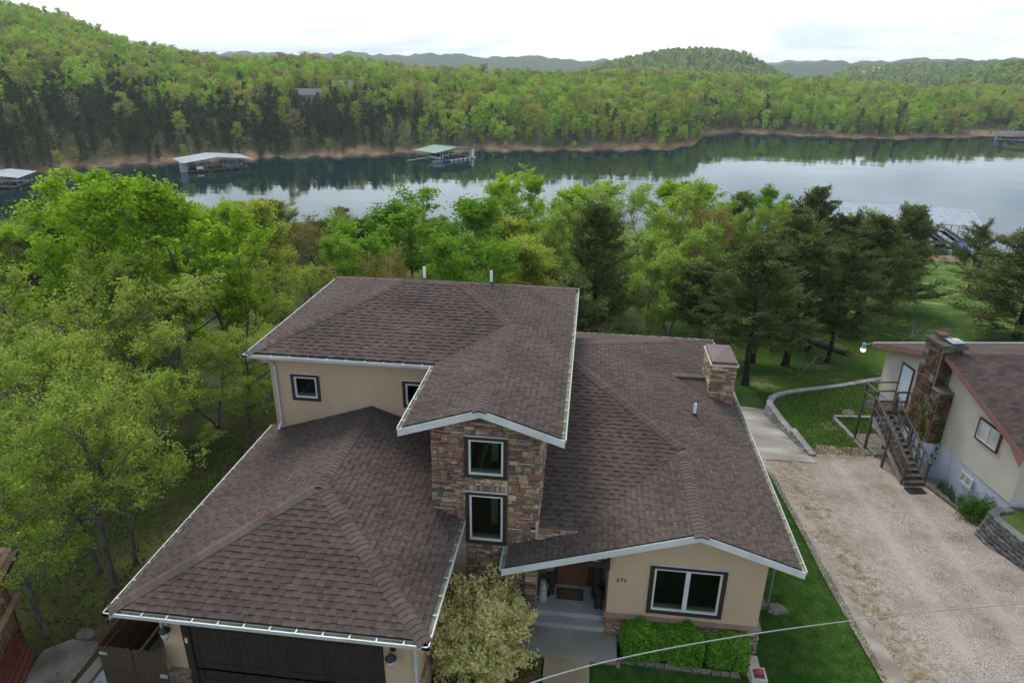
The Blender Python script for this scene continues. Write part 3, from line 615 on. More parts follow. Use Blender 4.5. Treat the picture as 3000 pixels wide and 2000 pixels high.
def gutter(p0, p1, outd, parent, strap=0.61, dirty=True):
    p0, p1, o = Vector(p0), Vector(p1), Vector(outd).normalized(); d = (p1-p0); L = d.length; d.normalize(); W = 0.15
    up = Vector((0, 0, 1)); m = MB()
    def q(t, a, z): return p0+d*t-o*a+up*z
    def seg(a0, a1, z0, z1, mi=0): m.hexa([q(0, a0, z0), q(L, a0, z0), q(L, a1, z0), q(0, a1, z0), q(0, a0, z1), q(L, a0, z1), q(L, a1, z1), q(0, a1, z1)], mi)
    seg(0.0, 0.012, -0.08, 0.012); seg(0.0125, 0.03, 0.0, 0.012); seg(0.0125, W-0.011, -0.08, -0.07); seg(W-0.01, W, -0.08, 0.004)
    if dirty: seg(0.014, W-0.012, -0.0695, -0.035, 1)
    seg(W+0.001, W+0.02, -0.17, -0.01)
    for t0 in (0, L-0.006): m.hexa([q(t0, 0.0125, -0.0699), q(t0+0.006, 0.0125, -0.0699), q(t0+0.006, W-0.0105, -0.0699), q(t0, W-0.0105, -0.0699), q(t0, 0.0125, 0), q(t0+0.006, 0.0125, 0), q(t0+0.006, W-0.0105, 0), q(t0, W-0.0105, 0)])
    g = m.build('gutter', [gutter_white, gutter_dirt], parent)
    sm_ = MB(); sm_.hexa([q(0, 0.005, 0.0125)-p0, q(0.03, 0.005, 0.0125)-p0, q(0.03, W, 0.0125)-p0, q(0, W, 0.0125)-p0, q(0, 0.005, 0.018)-p0, q(0.03, 0.005, 0.018)-p0, q(0.03, W, 0.018)-p0, q(0, W, 0.018)-p0])
    me = sm_.mesh('gutter_strap', gutter_white)
    t = 0.3
    while t < L-0.1: obj('gutter_strap', me, g, loc=p0+d*t); t += strap
    return g
def rake_board(a, b, parent, h=0.20, th=0.04, m=None, drop=0.03):
    """board under the sloping roof edge from a to b, standing in the plane y = a.y"""
    m = m or white; mb = MB(); a, b = Vector(a), Vector(b)
    mb.hexa([(a.x, a.y-th, a.z-drop-h), (b.x, b.y-th, b.z-drop-h), (b.x, b.y, b.z-drop-h), (a.x, a.y, a.z-drop-h), (a.x, a.y-th, a.z-drop), (b.x, b.y-th, b.z-drop), (b.x, b.y, b.z-drop), (a.x, a.y, a.z-drop)])
    mb.build('rake_board', m, parent)

house = thing('house', 'tan stucco house with brown shingle roofs and a stone-faced stair tower', 'house')
SH = [shingle_m, asphalt_edge]
V0 = 0.156
# upper roof
xa, xb, ya, yb, xc, yf, zu = -10.69, -0.27, 18.47, 26.94, -4.62, 14.70, 5.76
h_, w_ = (yb-ya)/2, (xb-xc)/2; zt, zw = zu+S*h_, zu+S*w_
RL, RRt, J, GA = (xa+h_, ya+h_, zt), (xb-h_, ya+h_, zt), (xb-w_, ya+w_, zw), (xb-w_, yf, zw)
nF, nL, nR, nB = Vector((0, -S, 1)).normalized(), Vector((-S, 0, 1)).normalized(), Vector((S, 0, 1)).normalized(), Vector((0, S, 1)).normalized()
upper = obj('roof', None, house, label='upper brown shingle roof with hips and a front gable')
FU = [Face([(xa, ya, zu), (xc, ya, zu), J, RRt, RL], ((xa, ya, zu), (xc, ya, zu))), Face([(xa, yb, zu), (xa, ya, zu), RL], ((xa, yb, zu), (xa, ya, zu))),
      Face([(xb, yf, zu), (xb, yb, zu), RRt, J, GA], ((xb, yf, zu), (xb, yb, zu))), Face([(xb, yb, zu), (xa, yb, zu), RL, RRt], ((xb, yb, zu), (xa, yb, zu))),
      Face([(xc, yf, zu), GA, J, (xc, ya, zu)], ((xc, yf, zu), (xc, ya, zu)))]
shingle_faces(FU, upper, V0, SH); roof_deck(FU, upper, V0)
ridge_caps((xa+.1, ya+.1, zu+.033), RL, nF, nL, upper); ridge_caps(RL, RRt, nF, nB, upper); ridge_caps(J, RRt, nF, nR, upper); ridge_caps(GA, J, nL, nR, upper)
ridge_caps((xb-.1, yb-.1, zu+.033), RRt, nB, nR, upper); ridge_caps((xa+.1, yb-.1, zu+.033), RL, nB, nL, upper)
gutter((xa, ya, zu), (xc+.1, ya, zu), (0, -1, 0), upper); gutter((xa, yb, zu), (xa, ya, zu), (-1, 0, 0), upper); gutter((xb, yf, zu), (xb, yb, zu), (1, 0, 0), upper); gutter((xc, ya, zu), (xc, yf, zu), (-1, 0, 0), upper); gutter((xb, yb, zu), (xa, yb, zu), (0, 1, 0), upper)
rake_board((xc+.03, yf, zu+.01), GA, upper); rake_board(GA, (xb-.03, yf, zu+.01), upper)
# lower roof over the right wing
ex0, ex1, ey0, eyB, erx, ze = -1.875, 5.893, 14.176, 29.53, 3.195, 2.793
zr = ze+S*(ex1-erx); zl = zr-S*(erx-ex0); yt = 15.13
A1, H1, G1 = (-1.13, 22.505, ze+S*(ex1+1.13)), (erx, 18.175, zr), (erx, ey0, zr)
tv = 18.175-15.125; VB = (erx-tv, 15.125, zr-S*tv)
lower = obj('roof', None, house, label='lower brown shingle roof over the right wing and porch')
FE = [Face([(ex1, ey0, ze), (ex1, eyB, ze), A1, H1, G1], ((ex1, ey0, ze), (ex1, eyB, ze))),
      Face([(-1.13, 15.125, VB[2]), VB, H1, A1], ((-1.13, 15.125, VB[2]), VB)),
      Face([G1, H1, VB, (ex0, 15.125, zl), (ex0, ey0, zl)], ((ex0, ey0, zl), (ex0, 15.125, zl))),
      Face([(ex1, eyB, ze), (-1.13, eyB, ze), A1], ((ex1, eyB, ze), (-1.13, eyB, ze)))]
shingle_faces([FE[0], FE[2], FE[3]], lower, V0, SH); shingle_faces([FE[1]], lower, 0.0, SH)
roof_deck([FE[0], FE[2], FE[3]], lower, V0); roof_deck([FE[1]], lower, 0.01)
ridge_caps(G1, H1, nL, nR, lower); ridge_caps(H1, A1, nF, nR, lower); ridge_caps((ex1-.1, eyB-.1, ze+.033), A1, nB, nR, lower)
gutter((ex1, ey0, ze), (ex1, eyB, ze), (1, 0, 0), lower); gutter((ex0, 15.1, zl), (ex0, ey0, zl), (-1, 0, 0), lower); gutter((ex1, eyB, ze), (-1.1, eyB, ze), (0, 1, 0), lower)
rake_board((ex0+.06, ey0, zl+.02), G1, lower, 0.19); rake_board(G1, (ex1-.05, ey0, ze+.02), lower, 0.19)
# garage roof
gx0, gx1, gy0, zg, yw = -10.526, -2.926, 10.679, 2.75, 18.92
gv = (gx1-gx0)/2; grx = gx0+gv; gzr = zg+S*gv
GF, GB = (grx, gy0+gv, gzr), (grx, 19.0, gzr)
garage = obj('roof', None, house, label='brown shingle hip roof over the garage')
FG = [Face([(gx0, gy0, zg), (gx1, gy0, zg), GF], ((gx0, gy0, zg), (gx1, gy0, zg))),
      Face([(gx0, 19.4, zg), (gx0, gy0, zg), GF, (grx, 19.4, gzr)], ((gx0, 19.4, zg), (gx0, gy0, zg))),
      Face([(gx1, gy0, zg), (gx1, yt, zg), (grx, yt, gzr), GF], ((gx1, gy0, zg), (gx1, yt, zg))),
      Face([(-3.86, yt, zg+S*(gx1+3.86)), (-3.86, 19.0, zg+S*(gx1+3.86)), GB, (grx, yt, gzr)], ((-3.86, yt, zg+S*(gx1+3.86)), (-3.86, 19.0, zg+S*(gx1+3.86))))]
shingle_faces(FG[:3], garage, V0, SH, single=0, nsingle=300, rest='shingles'); shingle_faces(FG[3:], garage, 0.0, SH)
roof_deck(FG[:3], garage, V0); roof_deck(FG[3:], garage, 0.01)
ridge_caps((gx0+.09, gy0+.09, zg+.03), GF, nF, nL, garage); ridge_caps((gx1-.09, gy0+.09, zg+.03), GF, nF, nR, garage); ridge_caps(GF, GB, nL, nR, garage)
gutter((gx0, gy0, zg), (gx1, gy0, zg), (0, -1, 0), garage); gutter((gx0, 19.4, zg), (gx0, gy0, zg), (-1, 0, 0), garage); gutter((gx1, gy0, zg), (gx1, yt-.05, zg), (1, 0, 0), garage)
# vent pipes
def pipe(x, y, z, h=0.45, r=0.05):
    p = MB().lathe([(r, -0.3), (r, h), (r*0.8, h), (r*0.8, h-0.06)], (x, y, z), 10).build('vent_pipe', pvc, house, smooth=False)
    MB().lathe([(r*2.6, 0.015), (r*1.3, 0.09)], (x, y, z), 10).build('pipe_flashing', black_metal, p)

# ------------------------------------------------------------------ walls
def wall_cols(mb, xs_, zb, zt_fn, y0, y1, holes=(), mi=0):
    """wall standing in the x-z plane between y0 and y1, columns between the xs; holes: (x0, x1, z0, z1) with x0, x1 among the xs"""
    for a, b in zip(xs_[:-1], xs_[1:]):
        ta, tb = zt_fn(a), zt_fn(b); hs = [h for h in holes if h[0] <= a+1e-6 and h[1] >= b-1e-6]
        def pr(za, zb_, zc, zd): mb.hexa([(a, y0, za), (b, y0, zb_), (b, y1, zb_), (a, y1, za), (a, y0, zc), (b, y0, zd), (b, y1, zd), (a, y1, zc)], mi)
        lo = zb
        for h in sorted(hs, key=lambda q: q[2]): pr(lo, lo, h[2], h[2]); lo = h[3]
        pr(lo, lo, ta, tb)
def window(parent, x0, x1, z0, z1, y, panes=1, trim=0.115, depth=0.9, room=True):
    """x0..z1: outer edge of the dark trim; the wall's face is at y, looking towards -y; a dark room behind the glass"""
    w = obj('window', None, parent)
    for nm, b in (('casing', (x0, x0+trim, z0, z1)), ('casing', (x1-trim, x1, z0, z1)), ('casing', (x0+trim, x1-trim, z0, z0+trim)), ('casing', (x0+trim, x1-trim, z1-trim, z1))):
        MB().box(b[0], b[1], y-0.035, y+0.02, b[2], b[3]).build(nm, dark_trim, w)
    MB().box(x0-0.02, x1+0.02, y-0.055, y, z1+0.001, z1+0.022).build('drip_cap', white, w)
    i0, i1, k0, k1 = x0+trim+0.001, x1-trim-0.001, z0+trim+0.001, z1-trim-0.001; f = 0.055
    m = MB(); m.box(i0, i0+f, y-0.015, y+0.07, k0, k1); m.box(i1-f, i1, y-0.015, y+0.07, k0, k1); m.box(i0+f, i1-f, y-0.015, y+0.07, k0, k0+f); m.box(i0+f, i1-f, y-0.015, y+0.07, k1-f, k1)
    if panes == 2: c = (i0+i1)/2; m.box(c-f*1.05, c+f*1.05, y-0.012, y+0.068, k0+f, k1-f)
    m.build('sash', white, w)
    segs = [(i0+f, i1-f)] if panes == 1 else [(i0+f, (i0+i1)/2-f*1.05), ((i0+i1)/2+f*1.05, i1-f)]
    for a, b in segs:
        MB().box(a-0.01, b+0.01, y+0.028, y+0.034, k0+f-0.01, k1-f+0.01).build('pane', glass, w)
        MB().box(a, b, y+0.042, y+0.12, k0+f, k0+f+0.075).build('inner_sill', teal_sill, w)
    if room:
        m = MB(); q = [(x0, y+0.1, z0), (x1, y+0.1, z0), (x1, y+depth, z0), (x0, y+depth, z0), (x0, y+0.1, z1), (x1, y+0.1, z1), (x1, y+depth, z1), (x0, y+depth, z1)]
        m.add(q, [(0, 1, 2, 3), (7, 6, 5, 4), (1, 5, 6, 2), (2, 6, 7, 3), (3, 7, 4, 0)]); m.build('room_lining', dark_room, w)
    return w
# right wing, front gable wall
WY = 14.63
def gable_e(x): return (zr-S*abs(x-erx) if x > erx else zr-S*(erx-x))-0.16
m = MB(); wall_cols(m, [1.05, 2.16, erx, 4.08, 5.1], 0.44, gable_e, WY, WY+0.2, [(2.16, 4.08, 0.64, 2.2)])
m.box(4.9, 5.1, WY+0.2, 29.0, -4.5, ze-0.08); m.box(1.05, 1.25, WY+0.2, 16.1, -0.6, 2.7); m.box(-0.9, 5.1, 28.8, 29.0, -4.5, ze-0.08)
m.box(1.1, 5.05, WY+0.02, WY+0.19, -0.9, 0.438)
m.build('wall', stucco, house)
window(house, 2.12, 4.12, 0.60, 2.24, WY, panes=2)
# upper storey walls
m = MB(); UY = 18.92
wall_cols(m, [-10.05, -9.34, -8.46, -5.62, -4.9, -3.9], 2.6, lambda x: zu-0.04, UY, UY+0.2, [(-9.34, -8.46, 4.1, 4.98), (-5.62, -4.9, 4.1, 4.98)])
m.box(-10.05, -9.85, UY+0.2, 26.5, -4.5, zu-0.04); m.box(-10.05, -0.9, 26.3, 26.5, -4.5, zu-0.04); m.box(-1.05, -0.88, 18.0, 26.3, 2.5, zu-0.03)
m.build('wall', stucco, house)
window(house, -9.38, -8.42, 4.06, 5.02, UY, trim=0.10, depth=0.5); window(house, -5.66, -4.86, 4.06, 5.02, UY, trim=0.10, depth=0.5)
# garage walls
GY = 11.40
m = MB(); wall_cols(m, [-9.77, -9.22, -4.22, -3.49], 0.46, lambda x: zg-0.06, GY, GY+0.2, [(-9.22, -4.22, 0.46, 2.34)])
m.box(-9.77, -9.57, GY+0.2, 19.0, 0.46, zg-0.06); m.box(-3.69, -3.49, GY+0.2, yt, 0.46, zg-0.06); m.box(-9.7, -9.5, GY+0.05, 19.0, -3.0, 0.459); m.box(-3.76, -3.56, GY+0.05, yt, -1.0, 0.459)
m.build('wall', stucco, house)
gd = obj('garage_door', None, house)
MB().box(-9.22, -9.04, GY-0.03, GY+0.12, -0.05, 2.34).build('door_jamb', dark_trim, gd); MB().box(-4.40, -4.22, GY-0.03, GY+0.12, -0.05, 2.34).build('door_jamb', dark_trim, gd); MB().box(-9.04, -4.40, GY-0.03, GY+0.12, 2.20, 2.34).build('door_head', dark_trim, gd)
for z0, z1 in ((0.0, 0.55), (0.555, 1.1), (1.105, 1.65), (1.655, 2.198)):
    pass
MB().box(-9.038, -4.402, GY+0.06, GY+0.1, -0.05, 2.199).build('door_panel', garage_wood, gd)
for a, b in ((-9.03, -8.9), (-6.80, -6.64), (-4.54, -4.41)): MB().box(a, b, GY+0.035, GY+0.06, -0.05, 2.198).build('door_stile', garage_wood, gd)
for a, b in ((-8.899, -6.801), (-6.639, -4.541)):
    for z0, z1 in ((1.64, 1.76), (0.55, 0.67), (-0.05, 0.1), (2.09, 2.198)): MB().box(a, b, GY+0.036, GY+0.06, z0, z1).build('door_rail', garage_wood, gd)
    for z0, z1 in ((1.761, 2.089), (0.671, 1.639), (0.101, 0.549)):
        n = 12; st = (b-a)/n
        for i in range(n): MB().box(a+i*st+0.004, a+(i+1)*st-0.004, GY+0.052, GY+0.0605, z0, z1).build('door_board', garage_wood, gd)
MB().box(-9.16, -9.10, GY-0.05, GY-0.031, 1.35, 1.5).build('keypad', white, gd)
def lantern(x, z):
    l = obj('wall_lantern', None, house, loc=(x, GY, z), scale=(1.15, 1.15, 1.15))
    MB().lathe([(0.065, 0), (0.06, 0.02), (0.03, 0.035)], (0, 0, 0), 12, M=Matrix.Rotation(R(90), 3, 'X')).build('back_plate', black_metal, l)
    pts = [(0, -0.02, 0.02), (0, -0.07, 0.12), (0, -0.14, 0.15), (0, -0.19, 0.11), (0, -0.18, 0.04)]
    MB().tube(pts, 0.011, 6).build('scroll_arm', black_metal, l)
    MB().lathe([(0.02, 0.05), (0.06, 0.0), (0.115, -0.06), (0.118, -0.075), (0.09, -0.08)], (0, -0.18, 0), 14).build('hood', black_metal, l)
    MB().lathe([(0.085, -0.081), (0.092, -0.14), (0.08, -0.22), (0.05, -0.27), (0.02, -0.285)], (0, -0.18, 0), 14).build('shade', lantern_glass, l, smooth=True)
    MB().lathe([(0.052, -0.271), (0.03, -0.295), (0.012, -0.33)], (0, -0.18, 0), 8).build('finial', black_metal, l)
lantern(-9.50, 1.93); lantern(-3.98, 1.83)
# ------------------------------------------------------------------ stone
def chip(seed):
    """one rough chamfered stone, unit size, face towards -y"""
    r = random.Random(seed); j = lambda a: r.uniform(-a, a); m = MB(); c = 0.10
    back = [(-.5, 0, -.5), (.5, 0, -.5), (.5, 0, .5), (-.5, 0, .5)]
    mid = [(x+j(.02), -0.7+j(.1), z+j(.03)) for x, _, z in back]
    fr = [(x*(1-2*c)+j(.05), -1+j(.18), z*(1-2.4*c)+j(.05)) for x, _, z in back]
    cen = [(j(.15), -1.05+j(.12), j(.15))]
    m.add(back+mid+fr+cen, [(0, 1, 5, 4), (1, 2, 6, 5), (2, 3, 7, 6), (3, 0, 4, 7), (4, 5, 9, 8), (5, 6, 10, 9), (6, 7, 11, 10), (7, 4, 8, 11), (8, 9, 12), (9, 10, 12), (10, 11, 12), (11, 8, 12)])
    return m
CHIPS = [chip(i) for i in range(7)]
def chip_mesh(mt):
    return [c.mesh('stone', mt) for c in CHIPS]
STONE_ME = chip_mesh(stone_m)
def pack(w, h, cell, seed, blocked=None, big=0.12):
    """irregular coursed stones on a grid: list of (x, z, w, h)"""
    r = random.Random(seed); nx, nz = int(round(w/cell)), int(round(h/cell)); occ = [[False]*nx for _ in range(nz)]; res = []
    if blocked:
        for k in range(nz):
            for i in range(nx):
                if blocked((i+.5)*cell, (k+.5)*cell): occ[k][i] = True
    for k in range(nz):
        for i in range(nx):
            if occ[k][i]: continue
            hh = r.choice((3, 4)) if r.random() < big else r.choice((1, 1, 1, 2)); ww = r.randint(3, 6) if hh > 2 else r.randint(3, 9)
            n = 0
            while n < ww and i+n < nx and not occ[k][i+n]: n += 1
            if 0 < nx-(i+n) < 2 and n < ww+2:
                while i+n < nx and not occ[k][i+n]: n += 1
            q = 1
            while q < hh and k+q < nz and all(not occ[k+q][i+t] for t in range(n)): q += 1
            for a in range(q):
                for b in range(n): occ[k+a][i+b] = True
            res.append((i*cell, k*cell, n*cell, q*cell))
    return res
def stones(parent, rects, to_world, depth=0.05, gap=0.013, merged=None, name='stone', meshes=None):
    """to_world(x, z) -> (point, ux, un): local axes of the face"""
    ms = meshes or STONE_ME
    for x, z, w, h in rects:
        i = rnd.randrange(7); P, ux, un = to_world(x+w/2, z+h/2); d = depth*rnd.uniform(0.6, 1.35)
        M = Matrix.Identity(4); fl = rnd.choice((-1, 1))
        for k in range(3):
            M[k][0] = ux[k]*(w-gap); M[k][1] = -un[k]*d; M[k][2] = (0, 0, 1)[k]*(h-gap); M[k][3] = P[k]
        if merged is None: obj(name, ms[i], parent, matrix=M)
        else: merged.add([M @ Vector(v) for v in CHIPS[i].v], CHIPS[i].f)
# tower: core walls with openings, stones on the front, merged stones on the sides
TX0, TX1 = -3.85, -0.93
tower = obj('tower_wall', None, house, label='stone-faced stair tower wall with two windows')
def gable_t(x): return zw-S*abs(x-(xb-w_))-0.16
W1 = (-2.94, -1.80, 4.16, 5.44); W2 = (-2.93, -1.80, 2.02, 3.72)
m = MB(); wall_cols(m, [TX0+.05, -2.90, xb-w_, -1.84, TX1-.05], -0.8, gable_t, yt+0.055, yt+0.2, [(-2.90, -1.84, 4.2, 5.4), (-2.90, -1.84, 2.06, 3.68)])
m.box(TX0+.05, TX0+.2, yt+.2, 18.95, 0, 5.7); m.box(TX1-.2, TX1-.05, yt+.2, 18.95, 0, 5.7)
m.build('core', mortar, tower)
def blk(x, z):
    X_, Z_ = TX0+x, -0.7+z
    for a in (W1, W2):
        if a[0] < X_ < a[1] and a[2] < Z_ < a[3]: return True
        if a[0] < X_ < a[1] and a[3] <= Z_ < a[3]+0.17: return True
    if Z_ > gable_t(X_)-0.02: return True
    # what stands behind the garage roof, the porch roof and the big shrub needs no stones
    if X_ < gx1 and Z_ < zg+S*(gx1-X_)-0.1: return True
    if X_ > ex0 and Z_ < zl+S*(X_-ex0)-0.12 and X_ > -1.75: return True
    return False
rects = pack(TX1-TX0, 7.0, 0.047, 5, blk)
fw = lambda x, z: (Vector((TX0+x, yt+0.055, -0.7+z)), Vector((1, 0, 0)), Vector((0, -1, 0)))
rects.sort(key=lambda q: -q[2]*q[3])
hi = [q for q in rects if q[1] > 2.2]; lo = [q for q in rects if q[1] <= 2.2]
stones(tower, hi[:235], fw)
mg = MB(); stones(tower, hi[235:]+lo, fw, merged=mg)
for a in (W1, W2):                       # soldier courses over the windows
    x = a[0]
    while x < a[1]-0.05:
        ww = rnd.uniform(0.055, 0.10); stones(tower, [(x-TX0, a[3]+0.7+0.02, min(ww, a[1]-x), 0.15)], fw, merged=None if a is W2 else mg); x += ww
fr = lambda x, z: (Vector((TX1-0.05, yt+0.03+x, 0.5+z)), Vector((0, 1, 0)), Vector((1, 0, 0)))
stones(tower, pack(3.7, 5.2, 0.06, 9), fr, merged=mg, depth=0.06)
fl_ = lambda x, z: (Vector((TX0+0.05, yt+0.03+x, 2.6+z)), Vector((0, -1, 0)), Vector((-1, 0, 0)))
stones(tower, pack(3.7, 3.1, 0.06, 11), fl_, merged=mg, depth=0.06)
stones(tower, pack(1.1, 0.42, 0.06, 12, lambda x, z: z > 0.40 or (zl+S*(TX1+x-ex0))-2.30 > z+0.02), lambda x, z: (Vector((TX1+x, 15.12, 2.28+z)), Vector((1, 0, 0)), Vector((0, -1, 0))), merged=mg, depth=0.03)
mg.build('small_stones', stone_m, tower, kind='stuff')
MB().prism([(TX1, 15.125, zl+S*(TX1-ex0)-.05), (VB[0], 15.125, VB[2]-.04), (TX1, 15.125, VB[2]-.03)], (0, 0.05, 0)).build('filler_wall', mortar, tower)
window(tower, *W1, yt, trim=0.105, depth=2.4); window(tower, *W2, yt, trim=0.105, depth=2.4)
MB().box(-2.35, -2.18, 16.0, 16.17, 0.5, 6.0).build('stair_post', white, tower)
# stone skirt of the right wing, with its ledge
skirt = obj('stone_skirt', None, house)
mg = MB(); stones(skirt, pack(4.06, 1.32, 0.065, 21), lambda x, z: (Vector((1.05+x, WY+0.02, -0.9+z)), Vector((1, 0, 0)), Vector((0, -1, 0))), depth=0.09, merged=mg)
stones(skirt, pack(8, 1.32, 0.065, 22), lambda x, z: (Vector((5.1, WY+x, -0.9+z)), Vector((0, 1, 0)), Vector((1, 0, 0))), depth=0.09, merged=mg)
stones(skirt, pack(1.3, 1.32, 0.065, 23), lambda x, z: (Vector((1.06, WY+1.3-x, -0.9+z)), Vector((0, -1, 0)), Vector((-1, 0, 0))), depth=0.05, merged=mg)
mg.build('stones', stone_m, skirt, kind='stuff')
for i in range(6):
    a = 0.98+i*0.7; b = min(a+0.695, 5.22); MB().hexa([(a, WY-.12, .38), (b, WY-.12, .38), (b, WY+.02, .38), (a, WY+.02, .38), (a, WY-.11, .43), (b, WY-.11, .43), (b, WY+.02, .46), (a, WY+.02, .46)]).build('ledge_stone', ledge_m, skirt)
MB().hexa([(5.08, WY+.021, .38), (5.22, WY-.1, .381), (5.22, 23, .381), (5.08, 23, .38), (5.08, WY+.021, .461), (5.21, WY-.1, .431), (5.21, 23, .431), (5.08, 23, .461)]).build('ledge_stone', ledge_m, skirt)
# stone skirt on the garage piers
gsk = obj('stone_skirt', None, house); mg = MB()
for x0, w in ((-9.77, 0.55), (-4.22, 0.73)):
    stones(gsk, pack(w, 1.0, 0.06, 31), lambda x, z, x0=x0: (Vector((x0+x, GY+.03, -.6+z)), Vector((1, 0, 0)), Vector((0, -1, 0))), depth=0.09, merged=mg)
    MB().box(x0-.1, x0+w+.06, GY-.1, GY+.03, .40, .459).build('ledge_stone', ledge_m, gsk)
stones(gsk, pack(3.7, 1.0, 0.06, 32), lambda x, z: (Vector((-3.50, GY+x, -.6+z)), Vector((0, 1, 0)), Vector((1, 0, 0))), depth=0.08, merged=mg)
stones(gsk, pack(7.4, 1.0, 0.06, 33), lambda x, z: (Vector((-9.75, GY+7.4-x, -.6+z)), Vector((0, -1, 0)), Vector((-1, 0, 0))), depth=0.08, merged=mg)
mg.build('stones', stone_m, gsk, kind='stuff')
# pillar beside the porch and the low wall between it and the tower
pil = obj('pillar', None, house)
MB().box(-1.20, -0.93, 14.62, 15.1, -0.6, 2.05).build('core', mortar, pil); mg = MB()
for i, z in enumerate(np.arange(-0.5, 2.0, 0.085)):
    stones(pil, [(0, 0, 0.31, 0.085)], lambda x, zz, z=z: (Vector((-1.065, 14.62, float(z)+0.04)), Vector((1, 0, 0)), Vector((0, -1, 0))), depth=0.035)
stones(pil, pack(0.5, 2.5, 0.07, 41), lambda x, z: (Vector((-0.935, 14.62+x, -.5+z)), Vector((0, 1, 0)), Vector((1, 0, 0))), depth=0.035, merged=mg)
stones(pil, pack(0.75, 2.4, 0.06, 42), lambda x, z: (Vector((-1.9+x, 14.85, -.5+z)), Vector((1, 0, 0)), Vector((0, -1, 0))), depth=0.05, merged=mg)
mg.build('side_stones', stone_m, pil, kind='stuff')
MB().box(-1.88, -1.2, 14.85, 15.15, -0.6, 1.98).build('side_wall', mortar, pil)
# chimney on the lower roof
CX0, CX1, CY0, CY1, CZ = 4.66, 5.54, 22.88, 24.52, 4.42
chim = obj('chimney', None, house)
MB().box(CX0+.03, CX1-.03, CY0+.03, CY1-.03, 2.5, CZ).build('core', mortar, chim); mg = MB()
stones(chim, sorted(pack(CX1-CX0, 1.75, 0.06, 51), key=lambda q: -q[2]*q[3])[:60], lambda x, z: (Vector((CX0+x, CY0+.03, CZ-1.75+z)), Vector((1, 0, 0)), Vector((0, -1, 0))), depth=0.05)
stones(chim, pack(CY1-CY0, 1.6, 0.06, 52), lambda x, z: (Vector((CX0+.03, CY1-x, CZ-1.6+z)), Vector((0, -1, 0)), Vector((-1, 0, 0))), depth=0.05, merged=mg)
stones(chim, pack(CY1-CY0, 1.8, 0.06, 53), lambda x, z: (Vector((CX1-.03, CY0+x, CZ-1.8+z)), Vector((0, 1, 0)), Vector((1, 0, 0))), depth=0.05, merged=mg)
mg.build('side_stones', stone_m, chim, kind='stuff')
MB().box(CX0-.06, CX1+.06, CY0-.06, CY1+.06, CZ+.001, CZ+.07).build('crown_ledge', cap_stone, chim)
m = MB(); cx, cy = (CX0+CX1)/2, (CY0+CY1)/2; a = [(CX0-.01, CY0-.01), (CX1+.01, CY0-.01), (CX1+.01, CY1+.01), (CX0-.01, CY1+.01)]
m.add([(x, y, CZ+.071) for x, y in a]+[(x, y, CZ+.17) for x, y in a]+[(cx, cy, CZ+.24)], [(0, 1, 5, 4), (1, 2, 6, 5), (2, 3, 7, 6), (3, 0, 4, 7), (4, 5, 8), (5, 6, 8), (6, 7, 8), (7, 4, 8)])
m.build('chase_cap', cap_metal, chim)
m = MB(); m.add([(4.64, 22.85, 3.23), (4.64, 24.55, 3.23), (4.64, 23.7, 3.60), (3.46, 23.7, 3.625)], [(0, 2, 3), (2, 1, 3)]); m.build('cricket', shingle_m, lower)
for k in range(8): MB().hexa([(4.62-k*.15-.16, 23.52, 3.585), (4.62-k*.15, 23.52, 3.575), (4.62-k*.15, 23.88, 3.575), (4.62-k*.15-.16, 23.88, 3.585), (4.62-k*.15-.16, 23.55, 3.615), (4.62-k*.15, 23.55, 3.635), (4.62-k*.15, 23.85, 3.635), (4.62-k*.15-.16, 23.85, 3.615)]).build('ridge_cap', ridge_m, lower)
pipe(3.88, 20.84, 3.45); pipe(-5.9, 23.25, 6.99, 0.5); pipe(-3.5, 23.75, 6.82, 0.5)
# downspouts
def spout(pts, parent=house, w=0.075):
    m = MB()
    for a, b in zip(pts[:-1], pts[1:]): m.bar(a, b, w, w*0.8)
    m.build('downspout', gutter_white, parent)
spout([(-10.1, ya+.06, zu-.1), (-10.02, 18.62, zu-.2), (-9.86, 18.86, zu-.45)]); spout([(-9.86, 18.86, zu-.43), (-9.86, 18.86, 3.2), (-9.88, 18.62, 3.06)])
spout([(-3.44, GY-.05, zg-.12), (-3.44, GY-.05, -0.4)], w=0.06); spout([(-1.76, 14.6, zl-.1), (-1.72, 14.78, zl-.4), (-1.72, 14.78, -0.4)], w=0.06)
# house number
def text(body, loc, rot, size, m, parent, name, ext=0.006, shear=0.0, space=1.0, **k):
    c = bpy.data.curves.new(name, 'FONT'); c.body = body; c.size = size; c.extrude = ext; c.align_x = 'CENTER'; c.align_y = 'CENTER'; c.resolution_u = 2
    c.shear = shear; c.space_character = space
    tmp = bpy.data.objects.new(name, c); col.objects.link(tmp); me = bpy.data.meshes.new_from_object(tmp.evaluated_get(bpy.context.evaluated_depsgraph_get())); bpy.data.objects.remove(tmp); bpy.data.curves.remove(c)
    me.materials.clear(); me.materials.append(m); return obj(name, me, parent, loc=loc, rot=rot, **k)
t_ = text('272', (1.38, WY-.008, 1.61), (R(90), 0, 0), 0.155, black_metal, house, 'house_number', shear=0.25, space=1.25)
